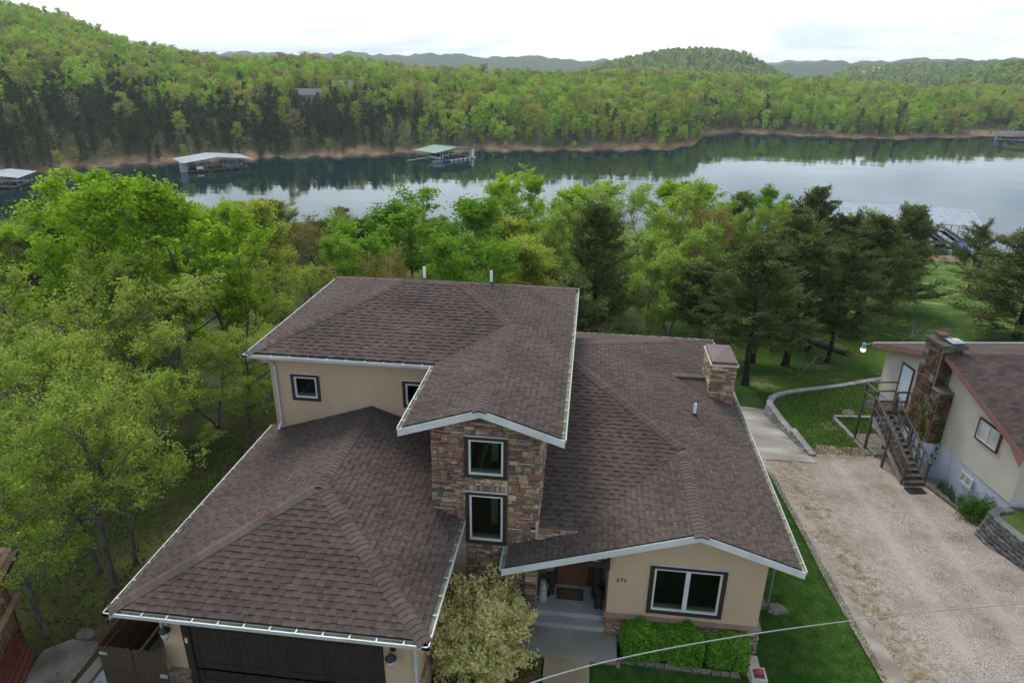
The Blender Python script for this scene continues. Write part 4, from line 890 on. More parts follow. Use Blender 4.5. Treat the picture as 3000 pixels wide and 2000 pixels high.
# porch: slab, step, floor, door, beam
PF = 0.06
porch = obj('porch', None, house)
MB().box(-1.3, 1.38, 13.71, 14.62, -0.75, -0.26).build('lower_slab', mat('slab_concrete', (0.25, 0.24, 0.215), (0.175, 0.155, 0.115), 0.9, 0.95, 0.25, 40, coords='World'), porch)
MB().box(-0.92, 1.04, 14.60, 14.90, -0.74, -0.10).build('step', porch_conc, porch)
MB().box(-0.92, 1.05, 14.88, 16.0, -0.73, PF).build('porch_floor', porch_conc, porch)
MB().box(-0.42, 0.9, 15.86, 16.0, PF+.001, PF+.1).build('door_threshold', concrete, porch)
m = MB(); m.box(-0.93, 1.05, 16.0, 16.1, -0.3, 2.9); m.box(-1.0, -0.93, 15.11, 16.1, -0.3, 2.9); m.build('porch_wall', stucco, porch)
fd = obj('front_door', None, house)
MB().box(-0.36, 0.52, 15.95, 15.999, PF+.1, 2.15).build('door_leaf', door_wood, fd)
for a, b, c, d in ((-0.26, 0.42, 0.28, 0.85), (-0.26, 0.05, 0.98, 1.9), (0.11, 0.42, 0.98, 1.9)): MB().box(a, b, 15.935, 15.951, c, d).build('door_panel', door_wood, fd)
MB().box(-0.46, -0.361, 15.93, 16.0, PF+.1, 2.25).build('door_jamb', dark_trim, fd); MB().box(0.521, 0.62, 15.93, 16.0, PF+.1, 2.25).build('door_jamb', dark_trim, fd)
MB().box(0.62, 0.9, 15.96, 15.999, PF+.1, 2.15).build('side_light', door_wood, fd)
MB().lathe([(0.03, 0), (0.035, 0.02), (0.02, 0.05)], (-0.28, 15.94, 1.08), 8, M=Matrix.Rotation(R(90), 3, 'X')).build('knob', black_metal, fd)
bm_ = obj('porch_beam', None, house)
MB().box(-0.93, 1.049, 14.56, 14.74, 2.02, 2.16).build('beam', dark_trim, bm_); MB().box(0.94, 1.048, 14.5, 14.6, 2.0, 2.62).build('king_bracket', dark_trim, bm_)
MB().bar((0.35, 14.57, 2.52), (0.93, 14.57, 2.2), 0.05, 0.09).build('brace', dark_trim, bm_)
m = MB(); wall_cols(m, [-0.93, 0, 1.05], 2.161, lambda x: max(2.17, zr-S*(erx-x)-0.18), 14.62, 14.68); m.build('infill_panel', stucco, bm_)

# ------------------------------------------------------------------ things on and around the porch
wk = obj('footpath', MB().box(-0.55, 0.66, -10, 13.708, -0.7, -0.40).mesh('footpath', walk_conc), kind='structure')
t = thing('doormat', 'brown doormat lettered WELCOME in front of the wooden door', 'doormat', (0.04, 15.6, PF))
MB().box(-0.385, 0.385, -0.225, 0.225, 0.001, 0.012).build('border', black_rubber, t); MB().box(-0.35, 0.35, -0.195, 0.195, 0.0125, 0.015).build('pile', mat_coir, t)
m = MB()
for x0, x1, y0, y1 in ((-.32, .32, -.165, -.15), (-.32, .32, .15, .165), (-.32, -.305, -.15, .15), (.305, .32, -.15, .15)): m.box(x0, x1, y0, y1, 0.0155, 0.018)
m.build('inner_line', black_rubber, t)
text('WELCOME', (0, 0.0, 0.016), (0, 0, 0), 0.115, black_rubber, t, 'lettering', 0.0015)
t = thing('milk_can', 'grey metal milk can with a rust ring beside the stone pillar', 'milk can', (-0.74, 15.28, PF))
MB().lathe([(0.12, 0), (0.125, 0.03), (0.125, 0.42), (0.12, 0.46), (0.07, 0.56), (0.068, 0.62), (0.085, 0.66)], (0, 0, 0.001), 18).build('body', zinc, t, smooth=True)
MB().lathe([(0.09, 0.661), (0.095, 0.68), (0.06, 0.70), (0.03, 0.70)], (0, 0, 0), 16).build('lid', zinc, t)
MB().lathe([(0.1265, 0.42), (0.129, 0.43), (0.1265, 0.44)], (0, 0, 0), 18).build('hoop', mat('rust', (0.12, 0.035, 0.015), None), t)
for s_ in (-1, 1): MB().tube([(s_*.07, 0, .6), (s_*.13, 0, .58), (s_*.14, 0, .5), (s_*.11, 0, .46)], 0.009, 6).build('handle', zinc, t)
MB().tube([(-.1, -.05, 0.12), (-.17, -.08, 0.17), (-.2, -.08, 0.27)], 0.018, 7).build('spout', zinc, t)
MB().lathe([(0.03, 0), (0.034, 0.03), (0.02, 0.05)], (-.2, -.08, 0.27), 8).build('spout_cap', boat_white, t)
t = thing('wheel_ornament', 'dark wagon wheel ornament leaning by the door behind the milk can', 'ornament', (-0.55, 15.5, PF))
def torus(R_, r_, c, axis, n=20, k=6):
    m = MB(); pts = []
    for i in range(n+1):
        a = 2*math.pi*i/n; p = Vector((R_*math.cos(a), 0, R_*math.sin(a))); pts.append(Vector(c)+Matrix.Rotation(axis, 3, 'Z') @ p)
    return m.tube(pts, r_, k)
torus(0.26, 0.035, (0, 0, 0.29), R(70)).build('rim', carved, t)
for i in range(4):
    a = math.pi*i/4; d = Matrix.Rotation(R(70), 3, 'Z') @ Vector((math.cos(a)*.25, 0, math.sin(a)*.25)); MB().bar(Vector((0, 0, .29))-d, Vector((0, 0, .29))+d, 0.03, 0.03).build('spoke', carved, t)
MB().lathe([(0.07, -0.06), (0.075, 0.0), (0.07, 0.06)], (0, 0, 0.29), 10, M=Matrix.Rotation(R(90), 3, 'X') @ Matrix.Rotation(R(70), 3, 'Y')).build('hub', carved, t)
MB().box(-0.13, 0.13, 0.02, 0.12, 0, 0.75).build('backboard', carved, t)
# small carved figure with a raised paw and a taller carved trunk behind it
t = thing('carved_figure', 'dark carved figure in a cap with one arm raised, on the porch floor', 'statue', (0.86, 15.24, PF))
MB().lathe([(0.09, 0), (0.115, 0.04), (0.12, 0.16), (0.10, 0.30), (0.085, 0.36), (0.055, 0.39)], (0, 0, 0), 14).build('body', carved, t, smooth=True)
hd = MB().lathe([(0.04, 0.385), (0.085, 0.42), (0.095, 0.48), (0.085, 0.54), (0.05, 0.58)], (0, -0.01, 0), 14).build('head', carved, t, smooth=True)
MB().lathe([(0.03, 0), (0.036, 0.03), (0.022, 0.07)], (0, -0.09, 0.47), 8, M=Matrix.Rotation(R(90), 3, 'X')).build('muzzle', carved, hd)
MB().lathe([(0.10, 0.535), (0.10, 0.555), (0.07, 0.60), (0.02, 0.62)], (0, -0.01, 0), 14).build('cap', carved, t)
MB().tube([(-.09, 0, .30), (-.16, -.02, .30), (-.2, -.03, .38), (-.2, -.04, .46)], [0.04, 0.036, 0.034, 0.04], 8).build('arm', carved, t); MB().tube([(.09, 0, .30), (.12, -.05, .22), (.08, -.1, .16)], [0.04, 0.036, 0.034], 8).build('arm', carved, t)
for s_ in (-1, 1): MB().tube([(s_*.06, -.05, .06), (s_*.07, -.12, .04), (s_*.07, -.14, .08)], [0.045, 0.045, 0.035], 8).build('foot', carved, t)
t = thing('carved_post', 'tall dark carved tree trunk in the porch corner behind the small figure', 'statue', (0.80, 15.62, PF))
m = MB(); pr = [(0.15, 0), (0.14, 0.1), (0.15, 0.5), (0.13, 0.8), (0.145, 1.0), (0.11, 1.25), (0.05, 1.35)]; m.lathe(pr, (0, 0, 0), 14); m.v = [(x*(1+.12*math.sin(9*z+5*x)), y*(1+.12*math.cos(11*z)), z) for x, y, z in m.v]; m.build('trunk', carved, t, smooth=True)
for k in range(5): a = k*1.9; MB().tube([(0.12*math.cos(a), 0.12*math.sin(a), .25+k*.2), (0.2*math.cos(a), 0.2*math.sin(a), .32+k*.2), (0.2*math.cos(a), 0.2*math.sin(a), .4+k*.2)], [.03, .025, .01], 6).build('branch_stub', carved, t)
# metal flower on the stone skirt
t = thing('metal_flower', 'orange metal flower ornament fixed to the stone skirt beside the steps', 'ornament', (1.16, 14.5, 0.22))
for k in range(6):
    a = k*math.pi/3; d = Vector((math.cos(a), 0, math.sin(a))); s_ = Vector((-math.sin(a), 0, math.cos(a)))
    MB().add([d*.02, d*.07+s_*.028+Vector((0, -.02, 0)), d*.14+Vector((0, -.035, 0)), d*.07-s_*.028+Vector((0, -.02, 0)), d*.02+Vector((0, .004, 0)), d*.07+s_*.028+Vector((0, -.014, 0)), d*.14+Vector((0, -.03, 0)), d*.07-s_*.028+Vector((0, -.014, 0))], [(0, 1, 2, 3), (7, 6, 5, 4), (0, 4, 5, 1), (1, 5, 6, 2), (2, 6, 7, 3), (3, 7, 4, 0)]).build('petal', mat('orange_metal', (0.42, 0.15, 0.03), None, rough=0.5), t)
MB().tube([(0, 0, -.02), (.04, -.01, -.2), (.09, 0, -.42)], 0.008, 5).build('stem', zinc, t)
MB().add([(0.04, 0, -.22), (.12, -.02, -.2), (.18, -.01, -.27), (.1, -.02, -.27)], [(0, 1, 2, 3), (3, 2, 1, 0)][:1]).build('leaf', zinc, t)
# satellite dish
dx_, dy_ = 6.05, 16.85
t = thing('satellite_dish', 'grey satellite dish on a bent pole in the side lawn', 'satellite dish', (dx_, dy_, G(dx_, dy_)))
MB().tube([(0, 0, -.05), (0, 0, 1.3), (0.02, 0, 1.65)], 0.035, 8).build('pole', dish_grey, t)
m = MB(); pr = [(0.02, 0.0), (0.18, 0.015), (0.30, 0.05), (0.40, 0.10), (0.405, 0.105), (0.30, 0.062), (0.02, 0.02)]; m.lathe(pr, (0, 0, 1.82), 20, M=Matrix.Rotation(R(-28), 3, 'X') @ Matrix.Rotation(R(-12), 3, 'Y')); m.build('reflector', dish_grey, t, smooth=True)
MB().box(-.07, .07, -.06, .08, 1.6, 1.78).build('mount', black_metal, t); MB().tube([(0, -.05, 1.66), (0.0, -.3, 1.95), (0, -.28, 2.12)], 0.015, 5).build('feed_arm', dish_grey, t); MB().box(-.04, .04, -.33, -.23, 2.1, 2.2).build('receiver', dish_grey, t)
def rock(x, y, s, label, seed, zs=0.55, m=rock_m):
    r = random.Random(seed); b = MB(); n = 10; pr = [(0.55, -0.2), (0.95, 0.1), (0.9, 0.45), (0.55, 0.75), (0.2, 0.85)]; b.lathe(pr, (0, 0, 0), n)
    b.v = [(p[0]*s*r.uniform(.82, 1.18), p[1]*s*r.uniform(.8, 1.2)*0.8, p[2]*s*zs*r.uniform(.85, 1.15)) for p in b.v]
    b.build('rock', m, None, smooth=False, label=label, cat='rock', loc=(x, y, G(x, y)))
rock(6.28, 16.7, 0.35, 'flat brown rock at the foot of the satellite dish pole', 3, 0.5); 
t = MB().box(-.22, .22, -.16, .16, -.03, .26).build('concrete_block', concrete, None, label='grey concrete block beside the dish pole on the lawn', cat='block', loc=(5.72, 16.75, G(5.72, 16.75)), rot=(0.06, 0.1, 0.3))
# planter with a red ornament, paving and spot light at the hedge's end
t = thing('planter', 'square pale stone planter with a red flower at the hedge end', 'planter', (5.02, 13.62, G(5.02, 13.62)))
m = MB()
for a in ((-.19, .19, -.21, -.16), (-.19, .19, .16, .21), (-.19, -.14, -.16, .16), (.14, .19, -.16, .16)): m.box(*a, 0, .36)
m.build('box', cap_stone, t); MB().box(-.14, .14, -.16, .16, 0, .29).build('soil', rock_m, t)
b = MB().lathe([(0.02, 0.29), (0.08, 0.33), (0.10, 0.38), (0.07, 0.43), (0.02, 0.45)], (0.02, 0.04, 0), 9); b.v = [(x*rnd.uniform(.75, 1.25), y*rnd.uniform(.75, 1.25), z) for x, y, z in b.v]; b.build('flower', mat('red_bloom', (0.42, 0.05, 0.07), None), t)
MB().box(-.2, .2, -.35, .35, -.05, .05).build('stepping_stone', cap_stone, None, label='pale paving slab between planter and stone skirt', cat='paving slab', loc=(5.0, 14.13, G(5, 14.1)+.06))
t = thing('garden_spotlight', 'small black garden spotlight on a stake at the hedge end', 'garden light', (4.82, 13.95, G(4.82, 13.95)))
MB().tube([(0, 0, -.05), (0, 0, .28)], .012, 6).build('stake', black_metal, t); MB().lathe([(0.03, -.07), (.035, .04), (.045, .06)], (0, 0, .3), 8, M=Matrix.Rotation(R(70), 3, 'Y')).build('head', black_metal, t)
t = thing('garden_gnome', 'small pink garden ornament on the lawn by the slab corner', 'ornament', (1.42, 13.66, -0.5)); MB().lathe([(.05, 0), (.06, .05), (.04, .11), (.045, .15), (.02, .22)], (0, 0, 0), 9).build('body', mat('pink_paint', (.35, .16, .18), None), t)
MB().lathe([(.03, .15), (.05, .17), (.01, .24)], (0, 0, 0.003), 9).build('hat', mat('pink_paint2', (.30, .10, .12), None), t)
# planting-bed edging stones before the hedge
for i in range(13):
    x = 1.55+i*0.245; m = MB().box(-.115, .115, -.07, .07, -.08, .07); m.v = [(a*rnd.uniform(.85, 1.1), b_*rnd.uniform(.8, 1.2), c*rnd.uniform(.8, 1.3)) for a, b_, c in m.v]
    m.build('edging_stone', rock_m, None, label='rough edging stone in the row along the hedge foot', cat='edging stone', group='edging stones before the hedge', loc=(x, 13.86-0.03*i*0.3, G(x, 13.8)+.02), rot=(0, 0, rnd.uniform(-.1, .1)))
# utility cable crossing the foreground
p0, p1 = Vector((-0.9, 4.0, 9.42)), None
def along(px, py, dist):
    d = (_f+_r2*((px-1500)/FPX)+_u2*((1000-py)/FPX)); return CAM+d*dist
a, b, c_ = along(1555, 2000, 5.0), along(2240, 1851, 6.4), along(3000, 1766, 8.6)
pts = []
for i in range(-14, 44):
    s_ = i/20; q = a*((s_-1)*(s_-2)/2)+b*(-s_*(s_-2))+c_*(s_*(s_-1)/2); pts.append(q)
MB().tube(pts, 0.0056, 8).build('utility_cable', cable_m, None, smooth=True, label='pale overhead utility cable crossing the front of the yard', cat='cable')
# ------------------------------------------------------------------ neighbouring house (local frame: x into the house, y along its gable wall)
PHI = R(8.4); NO = Vector((15.34, 26.93, -2.02))
def N2W(x, y, z=0.0): return Vector((NO.x+x*math.cos(PHI)-y*math.sin(PHI), NO.y+x*math.sin(PHI)+y*math.cos(PHI), NO.z+z))
nb = thing('neighbour_house', 'cream sided house with brown roof and rubble stone chimney beside the gravel drive', 'house', NO, PHI)
NL, NY0, NY1, NR, NRZ, NS = 12.0, -4.2, 4.93, 0.45, 5.62, 0.318
def nroof(y): return NRZ-NS*abs(y-NR)
m = MB(); m.box(0.02, NL, NY0+.02, NY1-.02, -1.6, 1.70); m.build('foundation', found, nb)
MB().prism([(0.02, NY0+.02, 1.701), (0.02, NY1-.02, 1.701), (0.02, NY1-.02, nroof(NY1)-.2), (0.02, NR, NRZ-.2), (0.02, NY0+.02, nroof(NY0)-.2)], (NL, 0, 0)).build('wall_core', siding, nb)
z = 1.70; e = 0.14
while z < NRZ-0.25:
    za = min(z+e, NRZ-.22)
    ya_, yb_ = NY0, NY1
    lim = (NRZ-.2-za)/NS; ya_ = max(NY0, NR-lim-0.0); yb_ = min(NY1, NR+lim)
    lim0 = (NRZ-.2-z)/NS; y0a, y0b = max(NY0, NR-lim0), min(NY1, NR+lim0)
    MB().hexa([(-.045, y0a, z), (0.019, y0a, z), (0.019, y0b, z), (-.045, y0b, z), (-.004, ya_, za), (0.019, ya_, za), (0.019, yb_, za), (-.004, yb_, za)]).build('siding_plank', siding, nb)
    if z < nroof(NY0)-.35: MB().hexa([(0, NY0-.026, z), (NL, NY0-.026, z), (NL, NY0+.019, z), (0, NY0+.019, z), (0, NY0-.004, z+e), (NL, NY0-.004, z+e), (NL, NY0+.019, z+e), (0, NY0+.019, z+e)]).build('siding_plank', siding, nb)
    z += e
for y in (NY0, NY1): MB().box(-.04, .05, y-.045, y+.045, 1.68, nroof(y)-.15).build('corner_board', siding, nb)
# roof
nrf = obj('roof', None, nb)
RX0, RX1, RYF, RYR = -0.5, NL+.3, -4.65, 5.5
PFz, PRz = nroof(RYF), nroof(RYR)
FN = [Face([(RX0, RYF, PFz), (RX1, RYF, PFz), (RX1, NR, NRZ), (RX0, NR, NRZ)], ((RX0, RYF, PFz), (RX1, RYF, PFz))),
      Face([(RX0, RYR, PRz), (RX1, RYR, PRz), (RX1, NR, NRZ), (RX0, NR, NRZ)], ((RX0, RYR, PRz), (RX1, RYR, PRz)))]
shingle_faces(FN, nrf, 0.0, [shingle_n, asphalt_edge], e=0.145, widths=[0.305, 0.305, 0.31], thick=(0.008, 0.011))
roof_deck(FN, nrf, 0.0, m_bot=brown_trim)
MB().hexa([(RX0-.03, RYF, PFz-.24), (RX0, RYF, PFz-.24), (RX0, NR, NRZ-.22), (RX0-.03, NR, NRZ-.22), (RX0-.03, RYF, PFz-.01), (RX0, RYF, PFz-.01), (RX0, NR, NRZ-.01), (RX0-.03, NR, NRZ-.01)]).build('rake_board', red_trim, nrf)
MB().hexa([(RX0-.03, NR, NRZ-.22), (RX0, NR, NRZ-.22), (RX0, RYR, PRz-.24), (RX0-.03, RYR, PRz-.24), (RX0-.03, NR, NRZ-.01), (RX0, NR, NRZ-.01), (RX0, RYR, PRz-.01), (RX0-.03, RYR, PRz-.01)]).build('rake_board', red_trim, nrf)
MB().box(RX0, RX1, RYR-.01, RYR+.05, PRz-.12, PRz+.02).build('eave_edge', white, nrf)
MB().prism([(RX0-.028, NY0-.45, PFz-.05), (RX0-.028, NY0+.25, nroof(NY0+.25)-.24), (RX0-.028, NY0-.4, PFz-.5)], (.02, 0, 0)).build('eave_return', red_trim, nrf)
MB().box(4.0, 4.35, NR+.9, NR+1.25, nroof(NR+1.1)-.05, nroof(NR+1.1)+.16).build('roof_vent', black_metal, nrf)
# door and windows in the gable wall (they look towards -x)
def win_x(parent, y0, y1, z0, z1, trim, tm, fm, blind=True, name='window', slide=True, tw=0.07):
    w = obj(name, None, parent); x = -.075
    for a in ((y0, y0+tw, z0, z1), (y1-tw, y1, z0, z1), (y0+tw, y1-tw, z0, z0+tw), (y0+tw, y1-tw, z1-tw, z1)): MB().box(x-.035, x+.03, *a).build('casing', tm, w)
    i0, i1, k0, k1 = y0+tw, y1-tw, z0+tw, z1-tw; f = 0.035; c = (i0+i1)/2
    m = MB()
    for a in ((i0+.001, i0+f, k0+.001, k1-.001), (i1-f, i1-.001, k0+.001, k1-.001), (i0+f, i1-f, k0+.001, k0+f), (i0+f, i1-f, k1-f, k1-.001)) + (((c-f*.7, c+f*.7, k0+f, k1-f),) if slide else ()): m.box(x-.025, x+.03, *a)
    m.build('sash', fm, w)
    for a, b in (((i0+f, c-f*.7), (c+f*.7, i1-f)) if slide else ((i0+f, i1-f),)):
        MB().box(x+.0, x+.006, a, b, k0+f, k1-f).build('pane', glass_clear, w)
        if blind: MB().box(x+.012, x+.018, a, b, k0+f, k1-f).build('curtain', curtain, w)
    return w
win_x(nb, -2.99, -1.75, 3.03, 3.95, .07, brown_trim, white)
w = win_x(nb, -2.36, -1.66, 0.98, 1.45, .05, white, white, tw=0.05); MB().box(-.10, -.022, -2.42, -1.6, 0.93, 0.979).build('sill', white, w)
d = obj('door', None, nb)
for a in ((2.68, 2.76, 1.85, 3.86), (3.54, 3.62, 1.85, 3.86), (2.76, 3.54, 3.78, 3.86)): MB().box(-.075, .01, *a).build('casing', brown_trim, d)
MB().box(-.06, -.047, 2.761, 3.539, 1.86, 3.779).build('door_leaf', white_door, d); MB().lathe([(.03, 0), (.035, .03), (.02, .06)], (-.04, 3.45, 2.85), 8, M=Matrix.Rotation(R(-90), 3, 'Y')).build('knob', mat('brass', (.4, .28, .08), None, rough=.3, metal=.8), d)
# security light on an arm
sl = obj('security_light', None, nb)
MB().tube([(-.5, 5.3, 4.02), (-.8, 5.2, 4.12), (-1.05, 5.1, 4.1), (-1.18, 5.05, 4.06)], .022, 6).build('arm', zinc, sl)
MB().lathe([(.05, .30), (.08, .26), (.085, .10), (.13, .02)], (-1.22, 5.03, 3.92), 12).build('housing', zinc, sl)
MB().lathe([(.125, .018), (.12, -.10), (.07, -.16), (.02, -.18)], (-1.22, 5.03, 3.92), 12).build('lens', glow_mat(), sl, smooth=True)
# chimney: wide base with a shoulder, narrow stack, rubble stones
nc = obj('chimney', None, nb)
m = MB(); m.box(-.62, .0, .02, 1.62, 1.70, 4.08); m.box(-.62, 0.25, .50, 1.62, 4.08, 5.85); m.build('core', mortar, nc)
MB().box(-.66, .018, -.02, 1.66, -1.4, 1.699).build('base', found, nc)
MB().hexa([(-.68, -.03, 4.0), (.0, -.03, 4.0), (.0, .5, 4.05), (-.68, .5, 4.05), (-.66, -.01, 4.09), (.0, -.01, 4.09), (.0, .5, 4.16), (-.66, .5, 4.16)]).build('shoulder_slab', rock_m, nc)
m = MB(); m.box(-.72, .34, .42, 1.70, 5.851, 5.97); m.v = [(x+rnd.uniform(-.02, .02), y+rnd.uniform(-.03, .03), z_+rnd.uniform(-.01, .015)) for x, y, z_ in m.v]; m.build('crown', mat('sooty_concrete', (.10, .088, .075), (.055, .05, .045), 5, .95, .4, 20), nc)
MB().box(-.38, -.1, 1.2, 1.5, 5.971, 6.16).build('flue', red_trim, nc); MB().box(-.46, -.02, 1.12, 1.58, 6.161, 6.2).build('flue_lid', brown_trim, nc)
MB().box(-.2, .15, .62, .98, 5.971, 6.06).build('flue', zinc, nc); MB().box(-.3, .25, .52, 1.08, 6.061, 6.085).build('flue_lid', metal_roof_pale, nc); MB().box(-.12, .12, .66, .94, 6.086, 6.12).build('flue_brick', cap_stone, nc)
RUB = chip_mesh(rubble_m)
def npack(w, h, seed, blocked=None): return pack(w, h, 0.085, seed, blocked, big=0.45)
fc = lambda x, z: (Vector((-.62, 1.64-x, 1.70+z)), Vector((0, -1, 0)), Vector((-1, 0, 0)))
stones(nc, npack(1.61, 4.14, 61, lambda x, z: z > 2.38 and x > 1.14), fc, depth=0.06, gap=0.016, meshes=RUB)
stones(nc, npack(.62, 2.3, 62), lambda x, z: (Vector((-.62+x, .02, 1.70+z)), Vector((1, 0, 0)), Vector((0, -1, 0))), depth=0.05, gap=.016, meshes=RUB)
stones(nc, npack(.86, 1.7, 63), lambda x, z: (Vector((-.62+x, .50, 4.14+z)), Vector((1, 0, 0)), Vector((0, -1, 0))), depth=0.05, gap=.016, meshes=RUB)
MB().tube([(-.03, -.9, .2), (-.03, -.85, 1.2), (-.04, -.7, 1.75), (-.05, -.6, 1.8)], .018, 5).build('conduit', found, nb)

# ------------------------------------------------------------------ outside stair to the neighbour's door
st = thing('wooden_stair', 'weathered wooden landing and stair leading up to the white door', 'stairs', NO, PHI)
DZ = 1.85
def ln(x, y): p = N2W(x, y); return G(p.x, p.y)-NO.z
for i in range(10): MB().box(-1.52+i*.15, -1.52+i*.15+.14, 2.62, 3.66, DZ-.04, DZ).build('deck_board', wood_grey, st)
for a in (((-1.5, 2.64), (-1.5, 3.64)), ((-1.5, 3.64), (-.02, 3.64)), ((-1.5, 2.64), (-.02, 2.64))): MB().bar((*a[0], DZ-.14), (*a[1], DZ-.14), .05, .18).build('joist', wood_grey, st)
for x, y, top in ((-1.5, 3.64, 2.8), (-1.5, 2.66, 2.8), (-.62, 2.66, 2.8)): MB().box(x-.05, x+.05, y-.05, y+.05, ln(x, y)-.05, top).build('post', wood_grey, st)
for z_ in (2.78, 2.35): MB().bar((-1.52, 3.66, z_), (-1.52, 2.64, z_), .10, .05).build('rail', wood_grey, st)
for z_ in (2.78, 2.32): MB().bar((-1.5, 3.68, z_), (-.02, 3.68, z_), .09, .05).build('rail', wood_grey, st)
MB().bar((-1.5, 2.60, 2.34), (-.64, 2.60, 2.34), .05, .09).build('rail', wood_grey, st); MB().bar((-.62, 2.62, 2.78), (-.02, 2.62, 2.78), .05, .09).build('rail', wood_grey, st); MB().bar((-.62, 2.62, 2.3), (-.02, 2.62, 2.3), .05, .09).build('rail', wood_grey, st)
NT = 12; sy0, sy1 = 2.55, -0.72; zb_ = ln(-1.1, -.9)
def stz(y): return DZ-.15+(zb_+.16-DZ+.15)*(sy0-y)/(sy0-sy1)
xl, xr = -1.56, -.66
def shear(y): return -0.10*(sy0-y)/(sy0-sy1)*1.6     # the flight swings a little away from the wall
for i in range(NT):
    y = sy0+(sy1-sy0)*i/(NT-1); z_ = stz(y); s_ = shear(y)
    MB().box(xl+s_, xr+s_, y-.14, y+.14, z_-.04, z_).build('tread', wood_grey, st)
for x in (xl, xr): MB().bar((x+shear(sy0), sy0+.1, stz(sy0)-.06), (x+shear(sy1), sy1-.1, stz(sy1)-.1), .05, .24).build('stringer', wood_pale if x == xl else wood_grey, st)
for x in (xl-.03, xr+.03):
    for y in (sy0, (sy0+sy1)/2, sy1): s_ = shear(y); MB().box(x+s_-.045, x+s_+.045, y-.045, y+.045, (ln(x, y) if y != sy0 else stz(y)-.3)-.05, stz(y)+.92).build('post', wood_grey, st)
    MB().bar((x+shear(sy0), sy0+.05, stz(sy0)+.92), (x+shear(sy1), sy1-.12, stz(sy1)+.92), .10, .05).build('handrail', wood_grey, st); MB().bar((x+shear(sy0), sy0, stz(sy0)+.42), (x+shear(sy1), sy1, stz(sy1)+.42), .04, .09).build('handrail', wood_grey, st)
    n = 22 if x < xl else 8
    for i in range(n):
        y = sy0-.12+(sy1-sy0+.2)*i/(n-1); s_ = shear(y)
        MB().bar((x+s_+.02, y, stz(y)-.02), (x+s_+.02+rnd.uniform(-.015, .015), y+rnd.uniform(-.03, .03), stz(y)+.88), .035, .035).build('baluster', wood_grey, st)
p = N2W(-1.5, -1.35); MB().box(-.38, .38, -.25, .25, 0, .03).build('floor_mat', black_rubber, None, label='dark mat on the gravel at the foot of the wooden stair', cat='mat', loc=(p.x, p.y, G(p.x, p.y)+.02), rot=(0, .02, PHI))
# patio pavers and timbers under the landing
for i in range(4):
    for k in range(3):
        p = N2W(-1.45+k*.5, 2.3+i*.5); MB().box(-.235, .235, -.235, .235, -.05, .03).build('paving_slab', dock_grey, None, label='square grey paving slab under the stair landing', cat='paving slab', group='slabs under the landing', loc=(p.x, p.y, G(p.x, p.y)+.02), rot=(0, 0, PHI+rnd.uniform(-.03, .03)))
for a, b, lb in (((13.0, 32.3), (13.25, 30.2), 'bleached landscape timber lying nearest the lawn'), ((13.05, 32.5), (15.1, 32.7), 'bleached landscape timber behind the paving slabs'), ((13.45, 30.2), (13.7, 28.6), 'bleached landscape timber beside the landing post')):
    m = MB().bar((*a, G(*a)+.07), (*b, G(*b)+.07), .16, .14); m.build('landscape_timber', wood_pale, None, label=lb, cat='timber')
a, b = N2W(-.75, -1.0), N2W(-.75, -4.6); MB().bar((a.x, a.y, G(a.x, a.y)+.06), (b.x, b.y, G(b.x, b.y)+.06), .14, .12).build('landscape_timber', wood_grey, None, label='grey landscape timber edging the iris bed', cat='timber')
rock(14.0, 33.1, .4, 'grey boulder behind the stair landing', 12)

# ------------------------------------------------------------------ retaining walls
def block_wall(name, label, path, zbase, ztop, m, bl=0.40, bh=0.15, bd=0.28, cap=True, batter=0.02):
    """path of plan points; courses of rough-faced blocks from the ground up to ztop(x, y)"""
    t = thing(name, label, 'retaining wall', (path[0][0], path[0][1], zbase(*path[0]))); o = Vector(t.location)
    seg = [Vector((*q, 0)) for q in path]; L = [0]
    for a, b in zip(seg[:-1], seg[1:]): L.append(L[-1]+(b-a).length)
    def at(s):
        s = max(0, min(L[-1], s))
        for i in range(len(L)-1):
            if s <= L[i+1]+1e-9: break
        k = (s-L[i])/max(1e-6, L[i+1]-L[i]); d = (seg[i+1]-seg[i]).normalized(); return seg[i]+(seg[i+1]-seg[i])*k, d
    mats_ = []
    for k in range(5):
        r = random.Random(k+70); q = MB(); j = lambda a: r.uniform(-a, a); c = .5
        # split face towards -y (left of the path direction turned outwards)
        q.add([(-.5, .5, -.5), (.5, .5, -.5), (.5, .5, .5), (-.5, .5, .5), (-.5, -.35+j(.05), -.5), (.5, -.35+j(.05), -.5), (.5, -.35+j(.05), .5), (-.5, -.35+j(.05), .5), (-.36+j(.05), -.5+j(.06), -.36), (.36+j(.05), -.5+j(.06), -.36), (.36+j(.05), -.5+j(.06), .36), (-.36+j(.05), -.5+j(.06), .36)],
              [(0, 3, 2, 1), (0, 1, 5, 4), (1, 2, 6, 5), (2, 3, 7, 6), (3, 0, 4, 7), (4, 5, 9, 8), (5, 6, 10, 9), (6, 7, 11, 10), (7, 4, 8, 11), (8, 9, 10, 11)])
        mats_.append(q.mesh('block', m))
    n = int(L[-1]/bl)
    base_z = min(zbase(*q) for q in path); k0 = 0; z = base_z-.05; k = 0
    top_max = max(ztop(*q) for q in path)
    while z < top_max:
        for i in range(n+1):
            s = (i+(.5 if k % 2 else 0))*bl
            if s > L[-1]: continue
            P, d = at(s)
            if z+bh < zbase(P.x, P.y)-.02 or z+bh*.5 > ztop(P.x, P.y): continue
            nrm = Vector((d.y, -d.x, 0)); q = P+nrm*(-batter*k); last = z+bh*1.5 > ztop(P.x, P.y)
            obj('block' if not (last and cap) else 'cap_block', rnd.choice(mats_), t, loc=(q.x-o.x, q.y-o.y, z+bh/2-o.z), rot=(0, 0, math.atan2(d.y, d.x)), scale=(bl-.008, bd*(1.12 if last else 1), bh-.006))
        z += bh; k += 1
    return t
